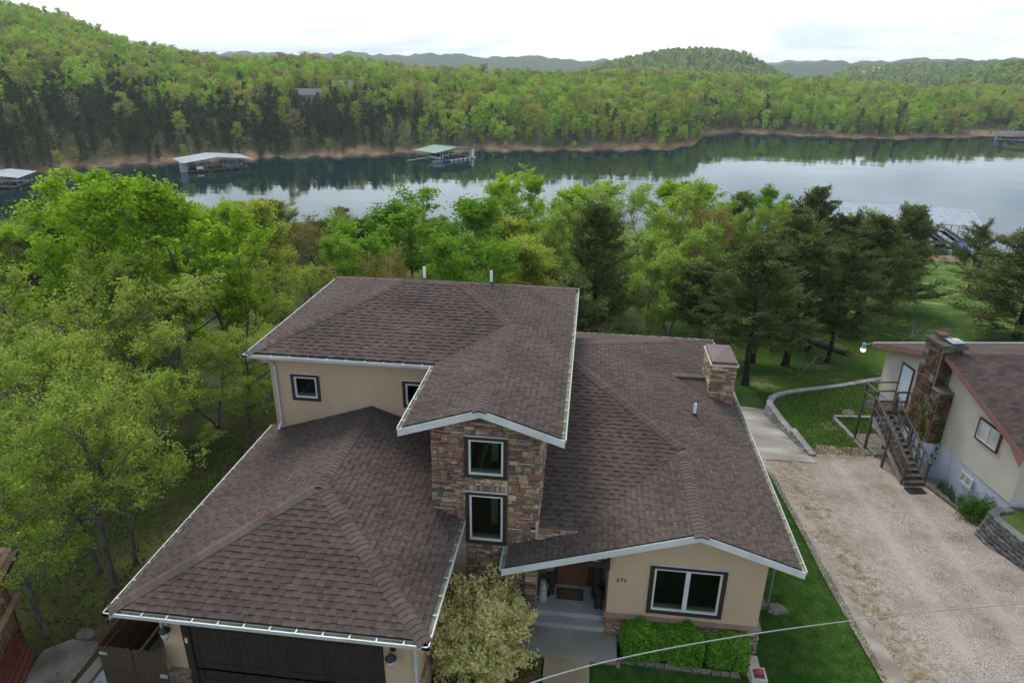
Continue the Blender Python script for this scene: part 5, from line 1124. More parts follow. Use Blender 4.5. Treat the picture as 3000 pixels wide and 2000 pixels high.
# nrm points right of the travelling direction: both paths run with their face to the right
pth = [(10.35, 34.35), (10.08, 33.9), (10.0, 33.5), (10.14, 32.22), (10.33, 30.96), (10.51, 29.69), (10.69, 28.35)]
block_wall('retaining_wall', 'pale grey block wall stepping down beside the concrete drive', pth, lambda x, y: float(gz0(x, y)), lambda x, y: -2.08-0.035*(y-28), block_m)
# low kerb of caps that carries the wall's curve on across the lawn
t = thing('lawn_edging', 'curved band of grey edging blocks dividing the two lawns', 'edging', (10.35, 34.4, -2.4))
cv = [(10.3, 34.3), (10.8, 34.85), (11.4, 35.25), (12.1, 35.6), (12.8, 35.9), (13.6, 36.2), (14.6, 36.65), (15.6, 37.15), (16.6, 37.7), (17.6, 38.2)]
em = MB().box(-.5, .5, -.5, .5, -.5, .5).mesh('cap_block', block_m); L = 0
for a, b in zip(cv[:-1], cv[1:]):
    d = Vector((b[0]-a[0], b[1]-a[1], 0)); n = max(1, round(d.length/.42))
    for i in range(n):
        q = Vector((*a, 0))+d*((i+.5)/n); z_ = -2.36-0.04*(q.y-34.3)
        obj('cap_block', em, t, loc=(q.x-10.35, q.y-34.4, z_-.3+2.4), rot=(0, 0, math.atan2(d.y, d.x)), scale=(d.length/n-.006, .3, .75))
pth2 = [(15.75, 22.7), (15.1, 22.5), (14.80, 22.15), (14.80, 21.6), (15.2, 20.07), (15.75, 17.6), (16.5, 14.5), (17.4, 11)]
block_wall('retaining_wall', 'dark grey block wall curving away in front of the cream house', pth2, lambda x, y: float(gz0(x, y)), lambda x, y: -0.42, block_dark, bl=.36, bh=.15, bd=.26, batter=0.035)
rows = [(2, 19.9, 40), (11, 17.65, 40), (14.5, 16.75, 40), (17.6, 16.0, 40), (20.07, 15.45, 40), (21.6, 15.1, 40), (22.2, 15.15, 40), (22.66, 15.6, 40)]
sheet('lawn_bank', rows, 0, mat('rough_lawn', (0.05, 0.095, 0.018), (0.095, 0.105, 0.035), 1.5, .97, .9, 30, coords='World', spec=.05), 60, 30, fn=lambda x, y: -0.44+0*x)

# ------------------------------------------------------------------ left side: fenced bin store, pads, red deck
fe = thing('bin_enclosure', 'dark wooden fence enclosure built against the garage corner', 'fence', (-11.25, 11.05, -.5))
def fboard(x, y, z0, z1, rz, w=.138, m=fence_wood):
    zt_ = z1-rnd.uniform(0, .02); q = MB(); q.add([(-w/2, -.01, 0), (w/2, -.01, 0), (w/2, .01, 0), (-w/2, .01, 0), (-w/2, -.01, zt_-z0-.04), (w/2, -.01, zt_-z0-.04), (w/2, .01, zt_-z0-.04), (-w/2, .01, zt_-z0-.04), (-w/2+.03, -.01, zt_-z0), (w/2-.03, -.01, zt_-z0), (w/2-.03, .01, zt_-z0), (-w/2+.03, .01, zt_-z0)],
          [(3, 2, 1, 0), (0, 1, 5, 4), (1, 2, 6, 5), (2, 3, 7, 6), (3, 0, 4, 7), (4, 5, 9, 8), (5, 6, 10, 9), (6, 7, 11, 10), (7, 4, 8, 11), (8, 9, 10, 11)])
    q.build('fence_board', m, fe, loc=(x+11.25, y-11.05, z0+.5), rot=(0, 0, rz))
for i in range(12):
    x = -11.2+i*.142+(.03 if i > 5 else 0); fboard(x, 11.05, -.45, 1.3, 0)
for i in range(22): fboard(-11.27, 11.15+i*.142, -.45, 1.3, R(90))
for z_ in (1.05, .3):
    for y in (11.09, 13.9): MB().box(.02, 1.65, y-11.05-.0, y-11.05+.04, z_+.45, z_+.54).build('fence_rail', fence_wood, fe)
    MB().box(0.0, .04, .06, 3.1, z_+.45, z_+.54).build('fence_rail', fence_wood, fe)
for i in range(12): fboard(-11.2+i*.142, 14.0, -.45, 1.3, 0)
MB().box(.62, .68, .1, 2.9, 1.1, 1.19).build('cross_rail', fence_wood, fe)
MB().box(.02, .22, -.035, -.02, 1.55, 1.63).build('hinge', zinc, fe); MB().box(1.5, 1.68, -.045, -.02, 1.0, 1.1).build('latch', zinc, fe)
MB().box(-11.2, -9.8, 11.2, 13.9, -.5, -.38).build('bin_pad', concrete, None, kind='structure')
sheet('patio_pad', [(8.5, -13.6, -12.55), (11.3, -13.9, -12.6), (12.2, -14.1, -12.65), (12.65, -13.6, -12.7)], 0.03, concrete, 20, 6)
MB().bar((-12.2, 9.0, G(-12.2, 9)+.02), (-12.25, 12.5, G(-12.25, 12.5)+.02), .3, .2).build('kerb', concrete, None, kind='structure')
sheet('gravel_path', [(8.5, -12.1, -11.3), (12.0, -12.12, -11.35)], 0.02, mat('white_gravel', (.42, .44, .46), (.28, .29, .30), 30, .95, .8, 60, coords='World'), 14, 4)
dk = thing('red_deck', 'red stained wooden deck with steps and balusters at the bottom left', 'deck', (-14.1, 11.9, -.5), R(24.3))
# local: y along the boards (away from the viewer), -x into the deck
for i in range(5):
    MB().box(-.50, -.01-i*.085, -4.0, .10+i*.11, .0+i*.11, .103+i*.11).build('skirt_board', red_wood, dk)
for i in range(14): MB().box(-.52-i*.145-.138, -.52-i*.145, -4.0, .9, .52, .56).build('deck_board', red_wood, dk)
MB().box(-.60, -.50, .80, .90, -.2, 3.05).build('post', red_wood, dk)
MB().bar((-.50, -4, 1.42), (-.36, 1.08, 1.42), .16, .05).build('handrail', rail_wood, dk); MB().bar((-.48, -4, .68), (-.42, .80, .68), .05, .09).build('bottom_rail', red_wood, dk)
MB().bar((-2.6, .92, 1.38), (-.55, .92, 1.38), .15, .05).build('handrail', rail_wood, dk)
for i in range(26): MB().box(-.48, -.44, .62-i*.16, .66-i*.16, .57, 1.40).build('baluster', rail_wood, dk)
for i in range(12): MB().box(-.75-i*.14-.04, -.75-i*.14, .90, .94, .56, 1.36).build('baluster', rail_wood, dk)
drf = obj('roof', None, dk); c0 = Vector((.134, .70, 3.1))
FD = [Face([c0, (c0.x, -4, 3.1), (-3.4, -4, 4.2), (-3.4, .70, 4.2)], (c0, (c0.x, -4, 3.1)))]
shingle_faces(FD, drf, 0.0, [shingle_tan, asphalt_edge], e=.145, widths=[.3, .24]); roof_deck(FD, drf, 0.0, m_bot=red_wood)
MB().box(-1.4, -.75, -.7, .45, .561, 1.05).build('white_chest', white, None, label='white chest standing on the red deck behind the balusters', cat='chest', loc=(-14.1, 11.9, -.5), rot=(0, 0, R(24.3)))
rock(-12.9, 13.0, .42, 'rust brown slab of rock by the fence corner', 31, .3, mat('rust_rock', (.11, .055, .03), (.07, .04, .025), 5, .95, .4, 20)); rock(-13.35, 12.85, .3, 'pale grey rock at the edge of the concrete pad', 33, .5, concrete)
# ------------------------------------------------------------------ trees
def tubes_np(branches):
    """branches: list of (pts (n,3), radii (n), sides) -> verts, quads"""
    V_, Q_, off = [], [], 0
    for P, r, k in branches:
        P = np.asarray(P, float); n = len(P)
        d = np.gradient(P, axis=0); d /= np.linalg.norm(d, axis=1)[:, None]+1e-9
        ref = np.where(np.abs(d[:, 2:3]) > 0.9, np.array([[1., 0, 0]]), np.array([[0., 0, 1.]]))
        a = np.cross(d, ref); a /= np.linalg.norm(a, axis=1)[:, None]+1e-9; b = np.cross(d, a)
        th = 2*np.pi*np.arange(k)/k
        ring = P[:, None]+(a[:, None]*np.cos(th)[None, :, None]+b[:, None]*np.sin(th)[None, :, None])*np.asarray(r)[:, None, None]
        V_.append(ring.reshape(-1, 3))
        i = np.arange(n-1)[:, None]*k; j = np.arange(k)[None]; j2 = (j+1) % k
        Q_.append(np.stack([i+j, i+j2, i+k+j2, i+k+j], -1).reshape(-1, 4)+off); off += n*k
    return np.concatenate(V_), np.concatenate(Q_)
def leaves_np(rs, C, L, W, up=0.3, dirs=None, along=0.0):
    """rhombic leaves at points C; dirs: twig direction to lean along"""
    n = len(C); t = rs.normal(size=(n, 3))
    if dirs is not None: t = t*(1-along)+dirs*along*2.0
    t /= np.linalg.norm(t, axis=1)[:, None]
    q = rs.normal(size=(n, 3)); q[:, 2] += up*3; b = np.cross(q, t); b /= np.linalg.norm(b, axis=1)[:, None]+1e-9
    l = (L*rs.uniform(.7, 1.3, n))[:, None]/2; w = (W*rs.uniform(.7, 1.3, n))[:, None]/2
    V_ = np.stack([C-t*l, C+b*w-t*l*.15, C+t*l, C-b*w-t*l*.15], 1).reshape(-1, 3)
    return V_, np.arange(4*n).reshape(n, 4)
def unit(v): return v/(np.linalg.norm(v)+1e-9)
def rot_about(v, ax, a):
    ax = unit(ax); return v*math.cos(a)+np.cross(ax, v)*math.sin(a)+ax*(ax@v)*(1-math.cos(a))
def grow(rs, p, d, L, n, bend, wob):
    pts = [np.array(p)]; d = unit(np.array(d, float))
    for i in range(n):
        d = unit(d+np.array([0, 0, bend])+rs.normal(size=3)*wob); pts.append(pts[-1]+d*L/n)
    return np.array(pts)
def broadleaf(seed, H, RC, cb=0.28, nl=17, nsec=7, ntw=5, nleaf=26, leaf=(0.17, 0.11), steep=1.0, r0=None, twiglen=0.75, scatter=0.16, stems=1, lean=0.0):
    """branch tubes and leaf points of a spring broadleaf tree"""
    rs = np.random.RandomState(seed); br = []; LP = []; LD = []
    r0 = r0 or H*0.014
    starts = []
    fork = cb*0.75
    az0 = rs.uniform(0, 6.28)
    tr = grow(rs, (0, 0, -0.3), (lean*rs.normal(), lean*rs.normal(), 1), H*0.93 if stems == 1 else H*fork, 10, 0.05, 0.035)
    rt = r0*np.linspace(1, 0.12 if stems == 1 else .75, len(tr))**0.9+0.012; rt[0] *= 1.5
    br.append((tr, rt, 8)); axes = [(tr, rt)] if stems == 1 else []
    if stems > 1:
        for s in range(stems):
            a = az0+2*np.pi*s/stems+rs.uniform(-.4, .4); el = R(rs.uniform(62, 80))
            g = grow(rs, tr[-1], (math.cos(a)*math.cos(el), math.sin(a)*math.cos(el), math.sin(el)), H*(0.93-fork)*rs.uniform(.85, 1.05), 9, 0.06, 0.05)
            rg = r0*.68*np.linspace(1, 0.12, len(g))+0.01; br.append((g, rg, 6)); axes.append((g, rg))
    for gi, (ax, ar) in enumerate(axes):
        z0 = max(cb*H, ax[0][2]); nn = max(5, int(nl/len(axes)+.5))
        for i in range(nn):
            t = (i+rs.uniform(0, .8))/nn; zt = z0+(H*0.92-z0)*t**0.95
            k = np.searchsorted(ax[:, 2], zt); k = min(max(k, 1), len(ax)-1); f = np.clip((zt-ax[k-1][2])/(ax[k][2]-ax[k-1][2]+1e-6), 0, 1); P = ax[k-1]*(1-f)+ax[k]*f
            tt = (zt-cb*H)/(H*(1-cb)); prof = math.sqrt(max(0.07, 1-((tt-0.28)/0.74)**2))
            a = az0+2.4*i+gi*1.3+rs.uniform(-.5, .5); el = R(18+50*tt*steep+rs.uniform(-10, 14))
            Lb = RC*prof*rs.uniform(.7, 1.12)*(1.0 if len(axes) == 1 else .8)
            d = np.array([math.cos(a)*math.cos(el), math.sin(a)*math.cos(el), math.sin(el)])
            g = grow(rs, P, d, Lb, 6, 0.13*steep, 0.10); rb = np.interp(zt, ax[:, 2], ar)*0.5
            br.append((g, np.linspace(max(rb, .02), 0.012, len(g)), 5))
            for j in range(nsec):
                u = 0.25+0.75*(j+rs.uniform(0, .9))/nsec; kk = min(int(u*6), 5); Q = g[kk]+(g[kk+1]-g[kk])*(u*6-kk); dd = unit(g[kk+1]-g[kk])
                sd = rot_about(dd, rs.normal(size=3), R(rs.uniform(25, 65))); sd = unit(sd+np.array([0, 0, .25*steep]))
                Ls = Lb*rs.uniform(.25, .45)*(1.15-u*.5)+.25
                h = grow(rs, Q, sd, Ls, 3, 0.10*steep, 0.14); br.append((h, np.linspace(0.014+.006*(1-u), 0.006, 4), 4))
                for w in range(ntw):
                    v = 0.2+0.8*(w+rs.uniform(0, .9))/ntw; k3 = min(int(v*3), 2); Q2 = h[k3]+(h[k3+1]-h[k3])*(v*3-k3)
                    td = unit(rot_about(unit(h[k3+1]-h[k3]), rs.normal(size=3), R(rs.uniform(20, 60)))+np.array([0, 0, .2*steep]))
                    Lt = twiglen*rs.uniform(.5, 1.1); tw = grow(rs, Q2, td, Lt, 2, 0.05, 0.12); br.append((tw, np.array([.007, .005, .003]), 3))
                    m_ = max(1, int(nleaf*rs.uniform(.5, 1.4))); s = rs.uniform(0.25, 1.08, m_)[:, None]
                    LP.append(tw[0]+(tw[2]-tw[0])*s+rs.normal(size=(m_, 3))*scatter*np.array([1, 1, .7])); LD.append(np.repeat(td[None], m_, 0))
    LP = np.concatenate(LP); LD = np.concatenate(LD)
    return br, leaves_np(rs, LP, leaf[0], leaf[1], 0.35, LD, 0.25)
def cedar(seed, H, RC, cb=0.18, nb=75, nsec=7, nsp=44, spray=(0.23, 0.075), r0=None, ragged=0.35, top_pow=0.62, lean=0.02):
    rs = np.random.RandomState(seed); br = []; LP = []; LD = []; r0 = r0 or H*0.017
    tr = grow(rs, (0, 0, -.3), (lean*rs.normal(), lean*rs.normal(), 1), H*0.97, 10, .04, .025); rt = r0*np.linspace(1, .08, len(tr))+.01; rt[0] *= 1.4; br.append((tr, rt, 8))
    for i in range(nb):
        t = ((i+rs.uniform(0, 1))/nb); zt = H*(cb+(0.97-cb)*t); P = np.array([np.interp(zt, tr[:, 2], tr[:, q]) for q in range(3)])
        a = 2.4*i+rs.uniform(-.6, .6); el = R(rs.uniform(-8, 25)+30*t); Lb = RC*((1-t)**top_pow*(0.55+0.45*min(1, t/.18+.35)))*rs.uniform(1-ragged*1.5, 1.0+ragged*.4)+.25
        g = grow(rs, P, (math.cos(a)*math.cos(el), math.sin(a)*math.cos(el), math.sin(el)), Lb, 5, .04, .09); br.append((g, np.linspace(.028*(1-t)+.012, .006, 6), 4))
        for j in range(nsec):
            u = .22+.78*(j+rs.uniform(0, .9))/nsec; kk = min(int(u*5), 4); Q = g[kk]+(g[kk+1]-g[kk])*(u*5-kk)
            sd = unit(rot_about(unit(g[kk+1]-g[kk]), rs.normal(size=3)+np.array([0, 0, 1.5]), R(rs.uniform(20, 60))*rs.choice([-1, 1]))+np.array([0, 0, .12])); Ls = Lb*rs.uniform(.18, .4)+.2
            h = grow(rs, Q, sd, Ls, 2, .06, .12)
            m_ = int(nsp*(Ls+.35)*rs.uniform(.6, 1.3)); s = rs.uniform(0.05, 1.05, m_)[:, None]
            LP.append(h[0]+(h[2]-h[0])*s+rs.normal(size=(m_, 3))*np.array([.13, .13, .085])); LD.append(np.repeat(sd[None], m_, 0))
    LP = np.concatenate(LP); LD = np.concatenate(LD)
    return br, leaves_np(rs, LP, spray[0], spray[1], .5, LD, .55)
def tree_meshes(name, gen, bk, lf):
    br, (lv, lq) = gen; bv, bq = tubes_np(br)
    return np_mesh(name+'_trunk', bv, bq, bk, smooth=True), np_mesh(name+'_crown', lv, lq, lf)
PROTO = {
    'maple_a': (lambda: tree_meshes('maple_a', broadleaf(11, 13, 4.2, .20, 22, 7, 4, 36, (.175, .115), 1.15, stems=3, scatter=.13), bark, leaf_maple), 13, 4.2),
    'maple_b': (lambda: tree_meshes('maple_b', broadleaf(12, 12, 3.8, .20, 20, 7, 4, 36, (.17, .11), 1.15, stems=2, scatter=.13), bark, leaf_maple), 12, 3.8),
    'green_a': (lambda: tree_meshes('green_a', broadleaf(13, 12, 4.3, .2, 20, 7, 5, 32, (.175, .12), .9, stems=2), bark, leaf_maple2), 12, 4.3),
    'oak_a': (lambda: tree_meshes('oak_a', broadleaf(14, 9.5, 3.8, .30, 17, 7, 4, 22, (.14, .095), .6, scatter=.12, stems=2), bark, leaf_oak), 9.5, 3.8),
    'oak_b': (lambda: tree_meshes('oak_b', broadleaf(15, 10, 3.2, .34, 17, 6, 4, 22, (.135, .09), .65, scatter=.12), bark, leaf_oak), 10, 3.2),
    'yellow_a': (lambda: tree_meshes('yellow_a', broadleaf(16, 12, 2.6, .2, 19, 6, 5, 24, (.15, .10), 1.3), bark_pale, leaf_yellow), 12, 2.6),
    'bronze_a': (lambda: tree_meshes('bronze_a', broadleaf(17, 11, 3.2, .25, 17, 6, 4, 14, (.16, .10), .8), bark_pale, leaf_bronze), 11, 3.2),
    'light_a': (lambda: tree_meshes('light_a', broadleaf(18, 13, 4.4, .25, 19, 7, 5, 24, (.17, .11), .8, stems=2), bark_pale, leaf_light), 13, 4.4),
    'sparse_a': (lambda: tree_meshes('sparse_a', broadleaf(19, 10, 2.6, .2, 16, 6, 4, 6, (.13, .08), 1.0), bark_pale, leaf_light), 10, 2.6),
    'cedar_a': (lambda: tree_meshes('cedar_a', cedar(21, 11, 3.0, .30, 76), bark_dark, leaf_cedar), 11, 3.0),
    'cedar_b': (lambda: tree_meshes('cedar_b', cedar(22, 10, 2.6, .36, 62, ragged=.5), bark_dark, leaf_cedar), 10, 2.6),
    'cedar_d': (lambda: tree_meshes('cedar_d', cedar(24, 9.5, 3.9, .08, 95, nsec=8, ragged=.3, top_pow=.5), bark_dark, leaf_cedar), 9.5, 3.9),
    'cedar_c': (lambda: tree_meshes('cedar_c', cedar(23, 9, 3.4, .24, 62, ragged=.5, top_pow=.45, lean=.08), bark_dark, leaf_cedar), 9, 3.4),
}
_pm = {}; _dim = {}
def plant(kind, x, y, h, w, label, name, rz=None, group=None, z=None):
    """a tree at (x, y) with crown height h and crown width w"""
    if kind not in _pm: _pm[kind] = PROTO[kind][0]()
    tm, cm = _pm[kind]
    if kind not in _dim:
        v = np.empty(len(cm.vertices)*3, np.float32); cm.vertices.foreach_get('co', v); v = v.reshape(-1, 3); _dim[kind] = (float(np.percentile(v[:, 2], 99.7)), float(np.percentile(np.hypot(v[:, 0], v[:, 1]), 95)))
    H, RC = _dim[kind]
    t = obj(name, None, None, label, 'tree', group, loc=(x, y, G(x, y) if z is None else z), rot=(0, 0, rnd.uniform(0, 6.28) if rz is None else rz), scale=(w/(2*RC), w/(2*RC), h/H))
    obj('trunk', tm, t); obj('crown', cm, t); return t
TREES = [
    ('maple_a', -20.51, 30, 13.03, 7.0, 'tallest bright green maple left of the house', 'maple_tree'),
    ('maple_b', -25.58, 29, 12.07, 6.77, 'bright green maple at the left edge of the woods', 'maple_tree'),
    ('maple_b', -18.94, 33, 11.2, 5.4, 'bright green maple right of the tallest one', 'maple_tree'),
    ('yellow_a', -19.45, 39, 10.9, 4.2, 'slender yellow-green tree between maples and the brownish oak', 'broadleaf_tree'),
    ('maple_a', -29.03, 36, 10.1, 7.5, 'green maple behind the two front maples', 'maple_tree'),
    ('oak_a', -18.06, 23, 8.53, 6.81, 'grey-limbed oak with hanging brown catkins below the maples', 'oak_tree'),
    ('oak_a', -16.73, 26, 4.76, 6.54, 'thinly leaved oak just left of the tall stucco wall', 'oak_tree'),
    ('oak_b', -19.29, 20, 7.01, 5.16, 'spring oak at the left picture edge above the deck', 'oak_tree'),
    ('oak_b', -14.98, 15.6, 5.2, 4.19, 'low oak with bare drooping twigs beside the garage roof', 'oak_tree'),
    ('bronze_a', -19.16, 44, 9.47, 5.81, 'brownish budding oak behind the upper roof corner', 'oak_tree'),
    ('sparse_a', -20.14, 52, 9.79, 4.35, 'thin pale tree just right of the brownish oak', 'broadleaf_tree'),
    ('oak_a', -17.29, 33, 7.7, 5.97, 'green oak behind the left corner of the upper roof', 'oak_tree'),
    ('cedar_b', -26.96, 70, 8.61, 4.4, 'small dark cedar tip against the lake behind the house', 'cedar_tree'),
    ('green_a', -10.74, 42, 11.13, 10.31, 'big vivid green tree rising behind the upper roof', 'broadleaf_tree'),
    ('green_a', -13.05, 38, 9.63, 5.98, 'vivid green tree left of the biggest one behind the roof', 'broadleaf_tree'),
    ('green_a', -6.24, 36, 9.52, 5.59, 'vivid green tree behind the right vent pipe', 'broadleaf_tree'),
    ('bronze_a', -10.27, 34, 8.93, 4.67, 'budding brown twigs close behind the left vent pipe', 'oak_tree'),
    ('yellow_a', -5.47, 47, 10.15, 6.2, 'yellow-green tree right of the vivid green ones', 'broadleaf_tree'),
    ('yellow_a', -2.85, 41, 8.87, 5.88, 'yellow-green bushy tree next to the dark cedar', 'broadleaf_tree'),
    ('light_a', -8.81, 62, 10.67, 7.51, 'pale green crown standing against the water left of centre', 'broadleaf_tree'),
    ('maple_b', -5.58, 64, 12.75, 8.24, 'bright green crown against the lake in the middle', 'maple_tree'),
    ('maple_a', -1.38, 60, 12.65, 8.27, 'taller bright green crown against the lake right of the middle', 'maple_tree'),
    ('light_a', -2.29, 50, 10.33, 8.28, 'light green tree in front of the two lake maples', 'broadleaf_tree'),
    ('sparse_a', 2.15, 66, 10.86, 6.53, 'leafless pale tree between cedar and light green crown', 'broadleaf_tree'),
    ('cedar_a', 0.73, 39, 11.05, 6.41, 'dark cedar standing behind the lower roof', 'cedar_tree'),
    ('cedar_b', -1.12, 36, 7.11, 5.27, 'low dark cedar right behind the upper roof', 'cedar_tree'),
    ('light_a', 5.77, 56, 12.5, 9.52, 'large light green tree at the lake right of the dark cedar', 'broadleaf_tree'),
    ('light_a', 5.92, 46, 9.6, 7.54, 'light green tree with long grey limbs behind the chimney', 'broadleaf_tree'),
    ('maple_a', 10.2, 70, 12.65, 9.13, 'bright green round crown by the water behind the light green tree', 'maple_tree'),
    ('bronze_a', 10.38, 54, 10.78, 6.05, 'brownish oak between light green tree and cedars', 'oak_tree'),
    ('cedar_b', 14.94, 72, 11.04, 4.53, 'narrow cedar tip left of the bright green lakeside tree', 'cedar_tree'),
    ('green_a', 20.45, 80, 11.39, 8.07, 'small bright green tree showing above the cedars', 'broadleaf_tree'),
    ('cedar_a', 16.62, 58, 10.54, 7.55, 'tall cedar left of the two highest cedar tips', 'cedar_tree'),
    ('cedar_a', 19.64, 62, 11.95, 6.49, 'highest cedar tip against the lake', 'cedar_tree'),
    ('cedar_c', 22.03, 60, 9.75, 7.2, 'broad cedar right of the highest cedar tip', 'cedar_tree'),
    ('sparse_a', 34.5, 88, 9.74, 6.29, 'thin bare tree in front of the big dock roof', 'broadleaf_tree'),
    ('cedar_b', 8.08, 45, 6.99, 5.91, 'cedar with several trunks left of the double trunk', 'cedar_tree'),
    ('cedar_a', 10.0, 38.7, 9.26, 6.33, 'cedar on a pale double trunk near the concrete drive', 'cedar_tree'),
    ('cedar_a', 13.8, 44.1, 9.49, 7.12, 'cedar with a straight trunk on the open lawn', 'cedar_tree'),
    ('cedar_c', 16.8, 44.9, 8.63, 7.03, 'cedar whose trunk leans over the split log', 'cedar_tree'),
    ('green_a', 27.75, 70, 8.73, 6.73, 'bright green young tree behind the cedars', 'broadleaf_tree'),
    ('cedar_d', 29.2, 65.5, 10.45, 7.6, 'spreading cedar alone in the meadow', 'cedar_tree'),
    ('cedar_c', 43.7, 79.9, 8.58, 9.8, 'small leaning cedar by the water', 'cedar_tree'),
    ('cedar_d', 34.4, 54.5, 9.8, 11.5, 'wide cedar at the right edge behind the cream house', 'cedar_tree'),
]
_w = {'small leaning cedar by the water': 6.4}
for k, x, y, h, w, lb, nm in TREES:
    plant(k, x, y, h*0.96, _w.get(lb, w)*(0.88 if k[0] == 'c' else 1), lb, nm)
for k, x, y, h, w, lb in (('cedar_a', 11.6, 44.2, 8.2, 5.2, 'cedar just right of the pale double trunk'), ('cedar_a', 15.6, 50.5, 9.6, 6.4, 'cedar behind the straight-trunked cedar'), ('cedar_a', 22.3, 55.5, 9.4, 6.5, 'full cedar at the edge of the open meadow'), ('light_a', 12.6, 56.0, 10.6, 6.8, 'light green tree rising behind the middle of the cedar group'), ('light_a', 4.4, 44.5, 8.6, 6.2, 'light green tree under the largest light green crown'), ('light_a', 8.6, 58.0, 10.2, 7.0, 'light green tree showing between the cedars'), ('cedar_a', 25.0, 61.0, 8.6, 6.0, 'cedar left of the lone meadow cedar')):
    plant(k, x, y, h, w, lb, 'cedar_tree' if k[0] == 'c' else 'broadleaf_tree')
# more oaks whose dark trunks show beside the garage
for k, x, y, h, w, lb in (('oak_b', -14.43, 12.75, 6.2, 3.4, 'oak on a thick dark trunk beside the red deck steps'), ('oak_b', -13.95, 14.9, 7.2, 4.2, 'dark-trunked oak close to the garage gutter'), ('oak_a', -14.2, 16.2, 7.0, 4.4, 'twin-limbed grey oak behind the dark-trunked one'),
                          ('oak_b', -15.1, 25.8, 6.0, 4.5, 'leaning oak beside the foot of the tall stucco wall'), ('oak_b', -20.2, 26.0, 9.0, 5.0, 'grey oak under the tallest maple'), ('oak_a', -23.5, 22.5, 8.0, 6.0, 'oak under the left maple'), ('oak_b', -17.6, 18.8, 7.5, 4.6, 'spring oak between the deck and the tall maples')):
    plant(k, x, y, h, w, lb, 'oak_tree')
# the rest of the woods, down to the water
_r = random.Random(99)
woods = []
for x in np.arange(-78, -14, 6.5):
    for y in np.arange(37, 108, 7.5):
        X_, Y_ = x+_r.uniform(-2.5, 2.5), y+_r.uniform(-3, 3)
        if abs(math.degrees(math.atan2(X_, Y_))+6) < 43 and not (Y_ < 52 and X_ > -26): woods.append((X_, Y_))
for x in np.arange(-12, 34, 7.5):
    for y in np.arange(72, 112, 9): woods.append((x+_r.uniform(-3, 3), y+_r.uniform(-3, 3)))
for X_, Y_ in woods:
    far = Y_ > 70; k = _r.choice(['maple_b', 'oak_a', 'green_a', 'light_a', 'cedar_b', 'bronze_a', 'oak_b', 'yellow_a', 'cedar_a'])
    z = G(X_, Y_); topmax = 14.485-(0.218 if math.degrees(math.atan2(X_, Y_)) > -26 else 0.185)*math.hypot(X_, Y_)          # stay under the sight line to the water
    h = min(_r.uniform(9.5, 12.5), topmax-z)
    if h < 4.5: continue
    wh = 'in the woods behind the left maples' if X_ < -32 else ('in the woods beyond the upper roof' if X_ < -12 else ('by the water straight behind the house' if X_ < 10 else 'by the water behind the cedar group'))
    kd = {'m': 'bright green', 'o': 'olive spring', 'g': 'vivid green', 'l': 'light green', 'c': 'dark cedar', 'b': 'brownish budding', 'y': 'yellow-green'}[k[0]]
    plant(k, X_, Y_, h, _r.uniform(5.0, 6.5), '%s tree %s' % (kd, wh), 'woodland_tree', group='trees filling the woods down to the lake')

# ------------------------------------------------------------------ shrubs, hedge, ground plants
def leafy(name, label, cat, pts, rs, leaf, m, parent=None, core=None, up=.35, kind=None, loc=None):
    v, q = leaves_np(rs, pts, leaf[0], leaf[1], up); me = np_mesh(name, v, q, m)
    return obj(name, me, parent, label, cat, kind=kind, loc=loc)
def hedge(label, x0, x1, y0, y1, z0, z1, seed, n):
    rs = np.random.RandomState(seed); t = thing('hedge', label, 'hedge', ((x0+x1)/2, (y0+y1)/2, z0)); cx, cy = (x0+x1)/2, (y0+y1)/2
    m = MB().box(x0+.1-cx, x1-.1-cx, y0+.1-cy, y1-.1-cy, 0, z1-z0-.1); m.build('branches', bark_dark, t)
    # points on a rounded box surface, pushed in and out
    u = rs.uniform(-1, 1, (n*2, 3)); ax = rs.choice(3, n*2, p=[.22, .38, .40]); sg = rs.choice([-1, 1], n*2); u[np.arange(n*2), ax] = sg
    keep = ~((ax == 2) & (sg < 0)); u = u[keep][:n]
    l = (np.abs(u)**7).sum(1)**(1/7.); u = u/l[:, None]
    hx, hy, hz = (x1-x0)/2, (y1-y0)/2, (z1-z0)/2
    P = np.stack([u[:, 0]*hx, u[:, 1]*hy, hz+u[:, 2]*hz], 1)
    P += (0.05*np.sin(P[:, 0:1]*5+seed)+0.04*np.sin(P[:, 0:1]*11+P[:, 1:2]*7))*u+rs.normal(size=P.shape)*.022
    v, q = leaves_np(rs, P, .072, .05, .5); obj('foliage', np_mesh('hedge_leaves', v, q, leaf_hedge), t)
hedge('long clipped bright green hedge under the wide window', 1.55, 3.72, 13.90, 14.48, -.5, .44, 5, 18000)
hedge('shorter clipped green hedge at the right end under the window', 3.76, 4.80, 13.90, 14.46, -.52, .34, 6, 10000)
